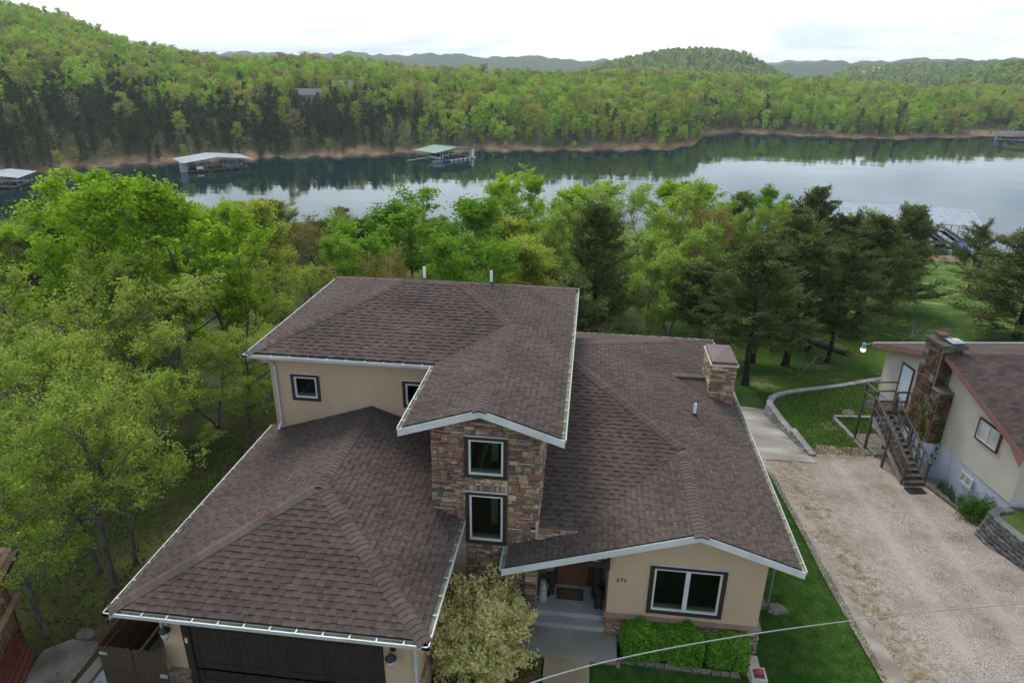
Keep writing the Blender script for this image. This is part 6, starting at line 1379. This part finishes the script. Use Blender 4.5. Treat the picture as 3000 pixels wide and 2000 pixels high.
def shrub(name, label, x, y, z, rx, h, nb, nl, seed, leaf, m, bk=bark, layers=None, cat='shrub'):
    rs = np.random.RandomState(seed); t = thing(name, label, cat, (x, y, z)); br = []; P = []
    for i in range(nb):
        a = rs.uniform(0, 6.28); f = rs.uniform(0, 1)**.6; el = R(88-52*f); L = h*(1.0-.38*f)*rs.uniform(.75, 1.05); L = min(L, rx/max(.15, math.cos(el))*1.05)
        g = grow(rs, (rs.normal()*.08, rs.normal()*.08, -.1), (math.cos(a)*math.cos(el), math.sin(a)*math.cos(el), math.sin(el)), L, 5, -.01, .08); br.append((g, np.linspace(.016, .005, 6), 4))
        k = int(nl/nb); s = rs.uniform(.42, 1.03, k)**.7; idx = np.clip((s*5).astype(int), 0, 4); Q = g[idx]+(g[idx+1]-g[idx])*((s*5-idx)[:, None])
        cl = rs.normal(size=(7, 3))*np.array([.16, .16, .14]); P.append(Q+cl[rs.randint(0, 7, k)]+rs.normal(size=(k, 3))*.055)
    v, q = tubes_np(br); obj('branches', np_mesh(name+'_branches', v, q, bk, smooth=True), t); P = np.concatenate(P); P[:, 2] = np.maximum(P[:, 2], .05)
    v, q = leaves_np(rs, P, *leaf, .3); obj('foliage', np_mesh(name+'_leaves', v, q, m), t)
shrub('variegated_shrub', 'large pale pink and yellow variegated shrub beside the porch steps', -2.32, 13.4, -.5, 1.0, 2.9, 100, 30000, 8, (.105, .056), leaf_varieg)
p = N2W(-.5, -3.5); shrub('green_shrub', 'loose green shrub against the pale blue foundation', p.x, p.y, G(p.x, p.y), .62, 1.15, 30, 4000, 9, (.075, .045), leaf_under)
p = N2W(-.45, -4.35); shrub('green_shrub', 'low spreading shrub by the end of the dark block wall', p.x, p.y, G(p.x, p.y), .7, .7, 26, 3000, 10, (.075, .045), leaf_under)
rs = np.random.RandomState(4)
for i in range(9):
    p = N2W(-.42+rs.uniform(-.1, .1), -1.05-i*.24); t = thing('iris_plant', 'clump of blade-leaved iris along the pale blue foundation', 'plant', (p.x, p.y, G(p.x, p.y)), group='iris clumps along the foundation'); m = MB()
    for k in range(16):
        a = rs.uniform(0, 6.28); d = Vector((math.cos(a), math.sin(a), 0)); s_ = Vector((-d.y, d.x, 0))*.02; b0 = d*rs.uniform(.0, .09); hh = rs.uniform(.35, .6); ln_ = rs.uniform(.05, .25)
        m.add([b0-s_, b0+s_, b0+d*ln_*.4+s_+Vector((0, 0, hh*.65)), b0+d*ln_*.4-s_+Vector((0, 0, hh*.65)), b0+d*ln_+Vector((0, 0, hh))], [(0, 1, 2, 3), (3, 2, 4)])
    m.build('leaves', leaf_iris, t)
# ivy on the neighbour's chimney
def ivy():
    rs = np.random.RandomState(6); P = []
    def strand(f, n, s): 
        for i in range(n):
            p = f(i/(n-1)); P.append(np.array(p)+rs.normal(size=(6, 3))*s)
    strand(lambda u: (-.69+.04*u, .05+.25*math.sin(u*3), .1+3.7*u), 46, np.array([.015, .07, .06]))
    strand(lambda u: (-.71, .35+.5*u+.08*math.sin(9*u), 1.9+1.6*u), 26, np.array([.012, .06, .06]))
    strand(lambda u: (-.3+.15*math.sin(5*u), -.05, .3+3.5*u), 46, np.array([.08, .02, .07]))
    L = np.concatenate(P); v, q = leaves_np(rs, L, .10, .075, 0.0)
    obj('ivy', np_mesh('ivy', v, q, leaf_under), None, 'ivy climbing the corner of the rubble stone chimney', 'ivy', loc=NO, rot=(0, 0, PHI))
ivy()
# dead stems under the variegated shrub
def scatter_rect(rs, n, x0, x1, y0, y1): X_ = rs.uniform(x0, x1, n); Y_ = rs.uniform(y0, y1, n); return np.stack([X_, Y_, gz(X_, Y_)], 1)
rs = np.random.RandomState(12); P = scatter_rect(rs, 9000, -3.35, -.62, 11.4, 14.5); P = P[((P[:, 0]+2)**2/1.9+(P[:, 1]-13)**2/2.6 < 1) | (rs.uniform(size=len(P)) < .35)]; P[:, 2] += rs.uniform(.0, .16, len(P))
v, q = leaves_np(rs, P, .16, .014, .8); obj('dead_stems', np_mesh('dead_stems', v, q, straw_m), None, 'brown dead stems covering the bed under the shrub', 'ground cover', kind='stuff')
# fallen leaves in the woods, underbrush, grass blades
rs = np.random.RandomState(13); P = scatter_rect(rs, 16000, -26, -11.0, 9, 34); P[:, 2] += .015
v, q = leaves_np(rs, P, .11, .08, 3.0); obj('fallen_leaves', np_mesh('fallen_leaves', v, q, mat_leaf('litter_leaf', [(0.1, (.05, .03, .015)), (.5, (.10, .06, .03)), (.9, (.19, .125, .075))], .1, 2.0)), None, 'brown fallen leaves on the woodland floor', 'leaf litter', kind='stuff')
P = []
for c in scatter_rect(rs, 170, -30, -12.5, 13, 42):
    k = rs.randint(40, 120); P.append(c+np.abs(rs.normal(size=(k, 3)))*np.array([0, 0, .35])+rs.normal(size=(k, 3))*np.array([.4, .4, .05]))
P = np.concatenate(P); v, q = leaves_np(rs, P, .10, .065, .4); obj('underbrush', np_mesh('underbrush', v, q, leaf_under), None, 'low green underbrush on the woodland floor', 'underbrush', kind='stuff')
def blades(name, label, P, h, w, m, rs, lean=.5):
    n = len(P); a = rs.uniform(0, 6.28, n); s = np.stack([np.cos(a), np.sin(a), 0*a], 1)*(w/2); hh = h*rs.uniform(.5, 1.2, n)
    tip = P+rs.normal(size=(n, 3))*np.array([lean, lean, 0])*hh[:, None]; tip[:, 2] = P[:, 2]+hh
    V_ = np.stack([P-s, P+s, tip], 1).reshape(-1, 3); obj(name, np_mesh(name, V_, np.arange(3*n).reshape(n, 3), m), None, label, 'grass', kind='stuff')
lawn_leaf = mat_leaf('lawn_blade', [(0.1, (.022, .070, .008)), (.5, (.042, .115, .014)), (.9, (.10, .17, .03))], .3, .7)
field_leaf = mat_leaf('meadow_blade', [(0.1, (.055, .105, .014)), (.45, (.088, .155, .024)), (.68, (.125, .17, .037)), (.85, (.30, .255, .12))], .3, .6)
P = np.concatenate([scatter_rect(rs, 42000, 5.2, 8.35, 11.5, 26), scatter_rect(rs, 5000, 8.22, 8.48, 11.5, 26)+np.array([0, 0, .045]), scatter_rect(rs, 18000, .7, 8.3, 11.6, 13.9)]); P[:, 2] += .03
blades('lawn_grass', 'short dark green mown grass beside the house', P, .05, .012, lawn_leaf, rs)
P = np.concatenate([scatter_rect(rs, 26000, 10.3, 17.0, 28.5, 37.5), scatter_rect(rs, 50000, 6, 45, 34.5, 82)]); d_ = wav(P[:, 0], P[:, 1], 6); P = P[~((P[:, 1] < 34.4) & (P[:, 0] < 10.4))]
blades('meadow_grass', 'longer meadow grass on the slope behind the houses', P, .10, .03, field_leaf, rs)
P = scatter_rect(rs, 9000, -30, -11, 12, 40); P = P[wav(P[:, 0], P[:, 1], 7) > 0]; blades('woodland_grass', 'green grass patches under the trees', P, .12, .03, field_leaf, rs)
P = []
for c in scatter_rect(rs, 150, 8.7, 15.5, 9, 28):
    if rs.uniform() < (1.0 if c[0] < 10.2 else .35): k = rs.randint(8, 40); P.append(c+rs.normal(size=(k, 3))*np.array([.16, .22, 0]))
P = np.concatenate(P); P[:, 2] = gz(P[:, 0], P[:, 1])+.02; blades('gravel_weeds', 'weeds and dry tufts growing through the gravel', P, .06, .02, mat_leaf('weed', [(0.1, (.06, .10, .02)), (.5, (.15, .13, .04)), (.9, (.25, .18, .07))], .2, .8), rs)
# split log and fallen branches on the meadow
def log(label, a, b, r0, r1, seed, nbr=10, name='fallen_log', mb_=bark):
    rs = np.random.RandomState(seed); a = np.array([*a, G(*a)+r0*.8]); b = np.array([*b, G(*b)+r1+.25]); t = thing(name, label, 'log', tuple(a)); n = 10
    P = np.array([(b-a)*i/n for i in range(n+1)])+rs.normal(size=(n+1, 3))*.05; v, q = tubes_np([(P, np.linspace(r0, r1, n+1), 8)]); obj('stem', np_mesh('log_stem', v, q, mb_, smooth=True), t)
    br = []
    for i in range(nbr):
        u = rs.uniform(.35, 1); p = (b-a)*u; d = unit((b-a)/np.linalg.norm(b-a)+rs.normal(size=3)*.8); d[2] = abs(d[2])*.5+.05; g = grow(rs, p, d, rs.uniform(1, 2.6), 4, -.05, .2); br.append((g, np.linspace(.04, .01, 5), 4))
    if br: v, q = tubes_np(br); obj('branches', np_mesh('log_branches', v, q, mb_), t)
    m = MB()
    for k in range(7):
        d = Vector(rs.normal(size=3)*.25); m.bar((0, 0, 0), Vector((0, 0, .1))+d+Vector(-(b-a)/np.linalg.norm(b-a))*.4, .07, .05)
    m.build('splinters', mat('split_wood', (.36, .21, .10), (.22, .12, .06), 6, .9), t)
log('fallen tree with a split trunk lying on the lawn under the cedars', (19.0, 47.6), (16.2, 52.5), .28, .16, 3, 22)
log('short splintered stump beside the fallen tree', (16.3, 47.3), (15.8, 48.4), .22, .12, 5, 3, 'split_stump')
for s_, (a, b), lb in ((7, ((14.1, 41.9), (15.2, 43.4)), 'dead forked branch lying on the near lawn'), (9, ((25.2, 53.0), (26.4, 53.8)), 'small heap of dead branches in the open meadow')):
    log(lb, a, b, .05, .02, s_, 12, 'dead_branch', bark_pale)
# ------------------------------------------------------------------ far shore woods
def far_tree(name, gen, bk, lf):
    br, (lv, lq) = gen; bv, bq = tubes_np(br); n = len(bv)
    return np_mesh(name, np.concatenate([bv, lv]), np.concatenate([bq, lq+n]), [bk, lf], np.concatenate([np.zeros(len(bq)), np.ones(len(lq))]))
def fb(seed, H, RC, lf, n=11, steep=.9, bk=bark, cb=.25, leaf=(.68, .5), stems=1, nsec=4): return far_tree('far_tree', broadleaf(seed, H, RC, cb, 10, nsec, 1, int(n*1.5), leaf, steep, scatter=.5, twiglen=.8, stems=stems), bk, lf)
def fc_(seed, H, RC): return far_tree('far_cedar', cedar(seed, H, RC, .10, 38, 3, 10, (.7, .26)), bark_dark, far_cedar)
FAR = [fb(201, 12, 3.9, far_bright), fb(202, 13, 3.6, far_bright, stems=2), fb(203, 12, 4.0, far_olive), fb(204, 13, 3.7, far_olive, stems=2), fb(205, 12, 3.8, far_tawny, 9), fb(206, 11, 3.4, far_tawny, 8),
       fc_(207, 11, 2.4), fc_(208, 12, 2.8), fb(209, 12, 2.8, far_pale, 3, 1.0, bark_pale, .3, (.6, .35)), fb(210, 9, 2.4, far_pale, 4, 1.0, bark_pale, .2, (.5, .3)), fb(211, 8, 3.2, far_bright, 12, .7), fb(212, 12, 4.2, far_bright, 13)]
FKIND = ['bright green broadleaf tree on the far lake shore', 'bright green broadleaf tree on the far lake shore', 'olive green tree on the far lake shore', 'olive green tree on the far lake shore', 'tawny budding tree on the far lake shore', 'tawny budding tree on the far lake shore',
         'dark cedar on the far lake shore', 'dark cedar on the far lake shore', 'pale nearly bare tree on the far lake shore', 'pale nearly bare tree on the far lake shore', 'low bright green tree on the far lake shore', 'bright green broadleaf tree on the far lake shore']
rs = np.random.RandomState(77)
pts = []
def shore_r(az): return np.interp(az, _SA, _SR)+3.0*np.sin(az*1.9)+2.2*np.sin(az*4.7+1)
r_ = 235.0
while r_ < 720:
    step = 4.9 if r_ < 420 else 5.6
    a = R(-47)+rs.uniform(0, .02)
    while a < R(33):
        azd = math.degrees(a); sr = shore_r(azd); cr2 = np.interp(azd, _CA, _CR)
        if r_ > sr+0.8 and r_ < cr2+45:
            pts.append((a+rs.uniform(-.35, .35)*step/r_, r_+rs.uniform(-.4, .4)*step, (r_-sr), (r_-sr)/(cr2-sr)))
        a += step/r_
    r_ += step*.86
pts = np.array(pts)
HOUSES = []                                    # clearings: (x, y, radius)
def keep(x, y):
    for hx, hy, hr in CLEAR:
        if (x-hx)**2+(y-hy)**2 < hr*hr: return False
    return True
def far_hit(px, py, up=0.0):
    d = (_f+_r2*((px-1500)/FPX)+_u2*((1000-py)/FPX)); s = 150.0
    while s < 6000:
        p = CAM+d*s
        if p.z < float(fz(np.array(p.x), np.array(p.y)))+up: return p
        s += 2.0
    return CAM+d*3000
def lake_pt(px, py):
    d = (_f+_r2*((px-1500)/FPX)+_u2*((1000-py)/FPX)); s = (LAKE-CAM.z)/d.z; return CAM+d*s
CLEAR = []
hs = [(505, 118, 'grey house half hidden by trees on the left ridge'), (545, 142, 'grey gabled house lowest on the left ridge'), (903, 268, 'grey roofed house among the trees behind the long dock'), (1012, 243, 'dark roofed house on the wooded rise')]
for i, (px, py, lb) in enumerate(hs):
    p = far_hit(px, py, 6.0); g = float(fz(np.array(p.x), np.array(p.y))); toc = Vector((-p.x, -p.y, 0)).normalized()
    for k in range(4): q = p+toc*(7*k); CLEAR.append((q.x, q.y, 8.5 if k == 0 else 6))
    t = thing('hill_house', lb, 'house', (p.x, p.y, g), rs.uniform(-.4, .4)); wl = mat('far_wall', (.30, .29, .28), (.25, .24, .23), 1.0); rf = mat('far_roof', (.16, .155, .16), (.13, .125, .13), 1.0)
    MB().box(-6, 6, -4, 4, -1, 4.6).build('wall', wl, t); m = MB(); m.prism([(-6.6, -4.7, 4.4), (-6.6, 4.7, 4.4), (-6.6, 0, 7.0)], (13.2, 0, 0)); m.build('roof', rf, t)
    for k in range(4): MB().box(-5+k*2.7, -3.7+k*2.7, -4.06, -3.98, 1.6, 3.2).build('window', boat_dark, t)
pc = lake_pt(1190, 428); CLEAR += [(pc.x, pc.y+8, 8), (pc.x-1, pc.y+18, 7), (pc.x-3, pc.y+27, 5)]
pc = lake_pt(2860, 392); CLEAR += [(pc.x, pc.y, 9), (pc.x+12, pc.y+6, 9)]
sel = []
for a, r, ds, t in pts:
    x, y = math.sin(a)*r, math.cos(a)*r
    if not keep(x, y): continue
    azd = math.degrees(a); u = rs.uniform()
    cedarness = np.interp(azd, [-46, -20, -12, -8, 5, 30], [.92, .88, .45, .12, .06, .08])*np.interp(ds, [0, 25, 60, 95, 140], [.75, 1, .85, .35, .12])+.05
    if ds < 9 and u < (.55 if azd > -16 else .30): k = rs.choice([8, 9, 9, 10] if azd > -16 else [8, 9, 9, 6])
    elif u < cedarness: k = rs.choice([6, 7])
    else:
        tn = np.interp(t, [0, .4, .75, 1.0], [.05, .08, .14, .34]); v = rs.uniform(); n_ = math.sin(x*.05)+math.sin(y*.043+1)
        if v < tn: k = rs.choice([4, 5])
        elif v < tn+.30+.1*n_: k = rs.choice([2, 3])
        else: k = rs.choice(([0, 1, 11, 10] if azd > -16 else [8, 4, 2, 7]) if ds < 40 else [0, 1, 11, 0])
    z = float(fz(np.array(x), np.array(y)))
    s = .80*rs.uniform(.65, 1.3)*(1.0 if ds > 12 else (.8 if ds > 5 else .5))
    sel.append((x, y, z-.2, k, s*rs.uniform(.9, 1.15), s, rs.uniform(0, 6.28), ds, r))
# trees that stand right at the water's edge and show whole are things; the slope behind is one mass
sel.sort(key=lambda q: q[7])
n_single = 0; mass = []
for q in sel:
    px = 1500+FPX*((Vector(q[:3])-CAM).dot(_r2))/((Vector(q[:3])-CAM).dot(_f))
    if n_single < 300 and -30 < px < 3030:
        zone = 'left of the long pale dock' if px < 520 else ('between the pale dock and the green dock' if px < 1230 else ('from the green dock to the point' if px < 2050 else 'on the shore across the cove')); obj('shore_tree', FAR[q[3]], None, FKIND[q[3]].replace('on the far lake shore', zone), 'tree', 'trees along the far shore', loc=q[:3], rot=(0, 0, q[6]), scale=(q[4], q[4], q[5])); n_single += 1
    else: mass.append(q)
def scatter_object(name, label, protos, P, idx, scl, rot):
    c = bpy.data.collections.new(name+'_kinds')
    for i, me in enumerate(protos): c.objects.link(bpy.data.objects.new('%s_kind_%02d' % (name, i), me))
    me = bpy.data.meshes.new(name); me.vertices.add(len(P)); me.vertices.foreach_set('co', np.asarray(P, np.float32).ravel())
    a = me.attributes.new('idx', 'INT', 'POINT'); a.data.foreach_set('value', np.asarray(idx, np.int32))
    a = me.attributes.new('scl', 'FLOAT_VECTOR', 'POINT'); a.data.foreach_set('vector', np.asarray(scl, np.float32).ravel())
    a = me.attributes.new('turn', 'FLOAT_VECTOR', 'POINT'); a.data.foreach_set('vector', np.stack([0*np.asarray(rot), 0*np.asarray(rot), rot], 1).astype(np.float32).ravel())
    g = bpy.data.node_groups.new(name, 'GeometryNodeTree')
    g.interface.new_socket('Geometry', in_out='INPUT', socket_type='NodeSocketGeometry'); g.interface.new_socket('Geometry', in_out='OUTPUT', socket_type='NodeSocketGeometry')
    gi, go, ci, ip = g.nodes.new('NodeGroupInput'), g.nodes.new('NodeGroupOutput'), g.nodes.new('GeometryNodeCollectionInfo'), g.nodes.new('GeometryNodeInstanceOnPoints')
    ci.inputs['Collection'].default_value = c; ci.inputs['Separate Children'].default_value = True; ci.inputs['Reset Children'].default_value = True
    ip.inputs['Pick Instance'].default_value = True
    def na(n, t): x = g.nodes.new('GeometryNodeInputNamedAttribute'); x.data_type = t; x.inputs['Name'].default_value = n; return x.outputs['Attribute']
    g.links.new(gi.outputs[0], ip.inputs['Points']); g.links.new(ci.outputs[0], ip.inputs['Instance']); g.links.new(na('idx', 'INT'), ip.inputs['Instance Index'])
    er = g.nodes.new('FunctionNodeEulerToRotation'); g.links.new(na('turn', 'FLOAT_VECTOR'), er.inputs[0]); g.links.new(er.outputs[0], ip.inputs['Rotation']); g.links.new(na('scl', 'FLOAT_VECTOR'), ip.inputs['Scale'])
    g.links.new(ip.outputs[0], go.inputs[0])
    o = obj(name, me, None, label, 'forest', kind='stuff'); md = o.modifiers.new('scatter', 'NODES'); md.node_group = g; return o
ma = np.array(mass)
scatter_object('far_forest', 'spring forest covering the slopes across the lake', FAR, ma[:, :3], ma[:, 3], ma[:, [4, 4, 5]], ma[:, 6])
# woods on the hills beyond
HILL = [fb(301, 11, 4.5, far_bright, 6, .8, leaf=(2.4, 1.7), nsec=1), fb(302, 11, 4.5, far_olive, 6, .8, leaf=(2.4, 1.7), nsec=1), fb(303, 11, 4.5, far_tawny, 6, .8, leaf=(2.4, 1.7), nsec=1), far_tree('hill_cedar', cedar(304, 12, 3.0, .1, 14, 2, 3, (2.2, .9)), bark_dark, far_cedar)]
hp = []
r_ = 760.0
while r_ < 1720:
    st_ = 9.5; a = R(-3)
    while a < R(32):
        x, y = math.sin(a)*r_, math.cos(a)*r_; hp.append((x+rs.uniform(-4, 4), y+rs.uniform(-4, 4))); a += st_/r_
    r_ += st_
hp = np.array(hp); hz = fz(hp[:, 0], hp[:, 1]); k_ = hz > LAKE+1.5; hp, hz = hp[k_], hz[k_]; n = len(hp); u = rs.uniform(size=n)
idx = np.where(u < .36, 0, np.where(u < .66, 1, np.where(u < .80, 2, 3))); s = rs.uniform(.75, 1.2, n)
scatter_object('hill_forest', 'wooded cover of the hills beyond the lake', HILL, np.stack([hp[:, 0], hp[:, 1], hz-.3], 1), idx, np.stack([s, s, s], 1), rs.uniform(0, 6.28, n))
for i, (px, py, lb) in enumerate(((2542, 221, 'pale long building on the far right hillside'), (2568, 208, 'tan building above the pale one on the far hillside'))):
    p = far_hit(px, py, 6.0); t = thing('hillside_building', lb, 'building', (p.x, p.y, p.z-4), .3); MB().box(-13+i*4, 13-i*4, -6, 6, -4, 7).build('wall', mat('far_pale_wall', (.5, .48, .45), None), t); MB().prism([(-14+i*4, -7, 7), (-14+i*4, 7, 7), (-14+i*4, 0, 10)], (28-i*8, 0, 0)).build('roof', mat('far_pale_roof', (.4, .38, .37), None), t)

# ------------------------------------------------------------------ docks, boats, buoy
def boat(label, x, y, yaw, L=6.0, B=2.2, cover=None, hull=boat_white, parent=None, dz=0.15):
    t = thing('motor_boat', label, 'boat', (x, y, LAKE+dz), yaw); m = MB(); secs = []
    for i in range(8):
        u = i/7; w = B/2*(1-max(0, (u-.45)/.55)**2.2)*.98+.02; zt = .75+.35*u*u; zk = -.25+.35*max(0, u-.6)/.4
        secs.append([(u*L-L/2, -w, zt), (u*L-L/2, -w*.85, .2), (u*L-L/2, 0, zk), (u*L-L/2, w*.85, .2), (u*L-L/2, w, zt)])
    vs = [p for s_ in secs for p in s_]; fs = []
    for i in range(7):
        for k in range(4): fs.append((i*5+k, i*5+k+1, i*5+5+k+1, i*5+5+k))
        fs.append((i*5+4, i*5, i*5+5, i*5+9))
    fs.append((0, 1, 2, 3, 4)); m.add(vs, fs); m.build('hull', hull, t)
    if cover is not None:
        c = MB(); rs_ = []
        for i in range(6):
            u = i/5; w = B/2*.95*(1-max(0, (u-.5)/.5)**2*.8); z_ = .8+.35*u*u; rs_.append([(u*L*.9-L/2+.1, -w, z_), (u*L*.9-L/2+.1, 0, z_+.75*math.sin(math.pi*min(1, u+.12))), (u*L*.9-L/2+.1, w, z_)])
        c.add([p for r in rs_ for p in r], [f for i in range(5) for f in ((i*3, i*3+1, i*3+4, i*3+3), (i*3+1, i*3+2, i*3+5, i*3+4))]); c.build('cover', cover, t)
    MB().box(-L/2-.35, -L/2-.02, -.2, .2, -.2, .9).build('outboard_motor', black_metal, t)
    return t
def dock(label, P, yaw, W, D, rm, eave=3.0, rise=1.1, front=2.2, nslip=3, deckm=dock_board, over=.8, ridge_along='y', floatm=black_rubber):
    """local x along the water side, y towards the shore"""
    t = thing('boat_dock', label, 'dock', (P.x, P.y, LAKE), yaw); dz = .5
    nb_ = int(W/.6)
    MB().box(0, W, 0, front, dz-.12, dz).build('walkway', deckm, t); MB().box(0, W, D-1.2, D, dz-.12, dz-.002).build('walkway', deckm, t)
    for i in range(nslip+1): x = i*(W-1.0)/nslip; MB().box(x, x+1.0, front+.01, D-1.21, dz-.13, dz-.004).build('finger', deckm, t)
    k = max(3, int(W/2.4))
    for i in range(k): x = .3+i*(W-1.5)/(k-1); MB().box(x, x+1.2*.75, .06, 1.0, -.3, dz-.14).build('float', floatm, t)
    for i in range(nslip+1):
        x = .25+i*(W-.5)/nslip
        for y in (front*.8, D*.5, D-.4):
            MB().box(x-.06, x+.06, y-.06, y+.06, dz-.1, eave+rise*(1-abs(x-W/2)/(W/2+over))-.05 if ridge_along == 'y' else eave+rise*(1-abs(y-D/2)/(D/2+over))-.05).build('post', zinc, t)
    r = MB(); o_ = over
    if ridge_along == 'y': pr = [(-o_, 0, eave), (W/2, 0, eave+rise), (W+o_, 0, eave)]; off = (0, D-front*.6+2*o_, 0); pr = [(a, front*.6-o_, c) for a, b, c in pr]; q = pr+[(a, b, c-.12) for a, b, c in reversed(pr)]; r.prism(q, off)
    else: pr = [(-o_, -o_+front*.6, eave), (-o_, D/2, eave+rise), (-o_, D+o_, eave)]; q = pr+[(a, b, c-.12) for a, b, c in reversed(pr)]; r.prism(q, (W+2*o_, 0, 0))
    rf = r.build('roof', rm, t)
    n = int((D if ridge_along == 'y' else W)/1.0)          # standing seams
    for i in range(1, n):
        s_ = i/n; m = MB()
        if ridge_along == 'y':
            y = front*.6-o_+s_*(D-front*.6+2*o_); m.bar((-o_, y, eave+.015), (W/2, y, eave+rise+.015), .06, .04); m.bar((W/2, y, eave+rise+.015), (W+o_, y, eave+.015), .06, .04)
        else:
            x = -o_+s_*(W+2*o_); m.bar((x, -o_+front*.6, eave+.015), (x, D/2, eave+rise+.015), .06, .04); m.bar((x, D/2, eave+rise+.015), (x, D+o_, eave+.015), .06, .04)
        m.build('seam', rm, rf)
    return t
A_1, B_1 = lake_pt(553, 508), lake_pt(731, 494); yaw = math.atan2(B_1.y-A_1.y, B_1.x-A_1.x); W = (B_1-A_1).length
d1 = dock('long pale roofed boat dock with a rust brown walkway', A_1, yaw, W, 11, metal_roof_pale, 3.0, 1.1, nslip=6, deckm=dock_board, over=1.2)
MB().box(-1.6, .1, 1.2, 3.2, .1, 3.0).build('locker', metal_roof_pale, d1)
def dl(d, x, y): v = Matrix.Rotation(d.rotation_euler[2], 3, 'Z') @ Vector((x, y, 0)); return d.location.x+v.x, d.location.y+v.y
boat('dark covered boat in the left slip of the pale roofed dock', *dl(d1, 3.0, 6.4), yaw+R(90), 6, 2.2, blue_paint, boat_dark)
boat('silver pontoon boat in the right slip of the pale roofed dock', *dl(d1, W*.80, 5.5), yaw+R(4), 6.5, 2.3, None, metal_roof_pale)
x, y = dl(d1, 3.6, .9); t = thing('dock_bench', 'white bench on the rust brown dock walkway', 'bench', (x, y, LAKE+.5), yaw); MB().box(-.9, .9, -.25, .3, .35, .45).build('seat', boat_white, t); MB().box(-.9, .9, .31, .38, .35, .95).build('backrest', boat_white, t); [MB().box(a, a+.1, -.2, .25, 0, .349).build('leg', boat_white, t) for a in (-.85, .75)]
# green roofed dock
A_2, B_2 = lake_pt(1283, 478), lake_pt(1396, 463); yaw = math.atan2(B_2.y-A_2.y, B_2.x-A_2.x); W = (B_2-A_2).length
d2 = dock('green roofed boat dock with white edge floats', A_2, yaw, W, 11, metal_roof_green, 3.2, 1.1, front=1.8, nslip=3, deckm=dock_grey, over=.6)
for i in range(6): MB().box(W*.30+i*W*.118, W*.30+i*W*.118+W*.08, -.12, -.01, .12, .55).build('white_bumper', boat_white, d2)
MB().box(W-1.6, W-.4, .8, 2.0, .501, 3.0).build('locker', boat_white, d2); MB().box(-5.5, .0, 8.6, 9.8, .35, .5).build('gangway', dock_grey, d2)
for i in range(6): MB().box(-2.6+i*.62, -2.52+i*.62, -.5+i*-.12, -.42+i*-.12, -.4, 1.1).build('mooring_post', boat_white, d2)
boat('white motor boat with dark cover lifted under the green roof', *dl(d2, 2.6, 4.2), yaw+R(90), 6.2, 2.3, boat_dark, dz=.9)
for i, lb in enumerate(('left blue float drum below the white motor boat', 'right blue float drum below the white motor boat')): x, y = dl(d2, 1.8+i*1.5, .2); MB().lathe([(.3, -.5), (.38, -.4), (.38, .4), (.3, .5)], (0, 0, .25), 12, M=Matrix.Rotation(R(90), 3, 'X')).build('float_drum', blue_paint, None, label=lb, cat='float', loc=(x, y, LAKE), rot=(0, 0, yaw))
# blue roofed dock at the right
A_3, B_3 = lake_pt(2925, 413), lake_pt(3040, 420); yaw = math.atan2(B_3.y-A_3.y, B_3.x-A_3.x)
d3 = dock('blue roofed boat dock by the grassy bank at the far right', A_3, yaw, 16, 9, metal_roof_blue, 3.2, 1.0, nslip=2, deckm=dock_grey, over=1)
MB().box(-1.8, -.6, 2, 3.2, .1, 2.6).build('locker', metal_roof_pale, d3); boat('grey motor boat moored under the blue roof', *dl(d3, 6.5, 4.6), yaw, 6.5, 2.2, boat_dark, metal_roof_pale)
# dock roof at the left edge
A_4 = lake_pt(-95, 556); d4 = dock('grey roofed dock at the left edge with a white lower roof', A_4, R(20), 11, 11, metal_roof_pale, 2.6, .8, nslip=3, deckm=dock_grey, ridge_along='y')
# the big dock near the house side of the lake
A_5, B_5 = lake_pt(2300, 690), lake_pt(2850, 728); yaw = math.atan2(B_5.y-A_5.y, B_5.x-A_5.x); W = (B_5-A_5).length
d5 = dock('large pale roofed community dock behind the cedars', A_5, yaw, W, 17, metal_roof_pale, 4.2, 1.7, nslip=9, deckm=dock_grey, over=1.2, ridge_along='x')
x, y = dl(d5, W-3.0, -3.2); boat('blue covered boat moored in front of the big dock', x, y, yaw+R(80), 6.0, 2.3, blue_paint, blue_paint)
P = lake_pt(1154, 524); t = thing('marker_buoy', 'white pole buoy floating on the open lake', 'buoy', (P.x, P.y, LAKE)); MB().lathe([(.14, -.5), (.14, 1.1), (.10, 1.25), (.02, 1.3)], (0, 0, 0), 10).build('pole', boat_white, t); MB().lathe([(.145, .55), (.145, .7)], (0, 0, 0), 10).build('band', blue_paint, t)
# drift logs on the far bank
for i, (a, b) in enumerate((((800, 443), (835, 436)), ((2290, 388), (2370, 397)), ((1245, 398), (1262, 410)))):
    A, B = far_hit(*a), far_hit(*b); MB().tube([A+Vector((0, 0, .3)), (A+B)/2+Vector((0, 0, .9)), B+Vector((0, 0, .2))], [.25, .2, .12], 6).build('drift_log', bark_pale, None, label=('bleached drift log on the bank left of the green dock', 'long drift log at the water of the right shore', 'pale dead branch on the grassy clearing behind the green dock')[i], cat='log')
# ------------------------------------------------------------------ haze
def haze():
    m, t, o = _nodes('haze'); v = t.nodes.new('ShaderNodeVolumePrincipled'); v.inputs['Color'].default_value = (0.80, 0.88, 1.0, 1); v.inputs['Density'].default_value = HAZE; v.inputs['Anisotropy'].default_value = 0.2
    t.links.new(v.outputs[0], o.inputs['Volume'])
    z0, z1 = -30.0, 75.0; obj('haze', MB().box(-5200, 5200, -80, 6300, z0, z1).mesh('haze', m), kind='stuff')
HAZE = 0.00017
haze()
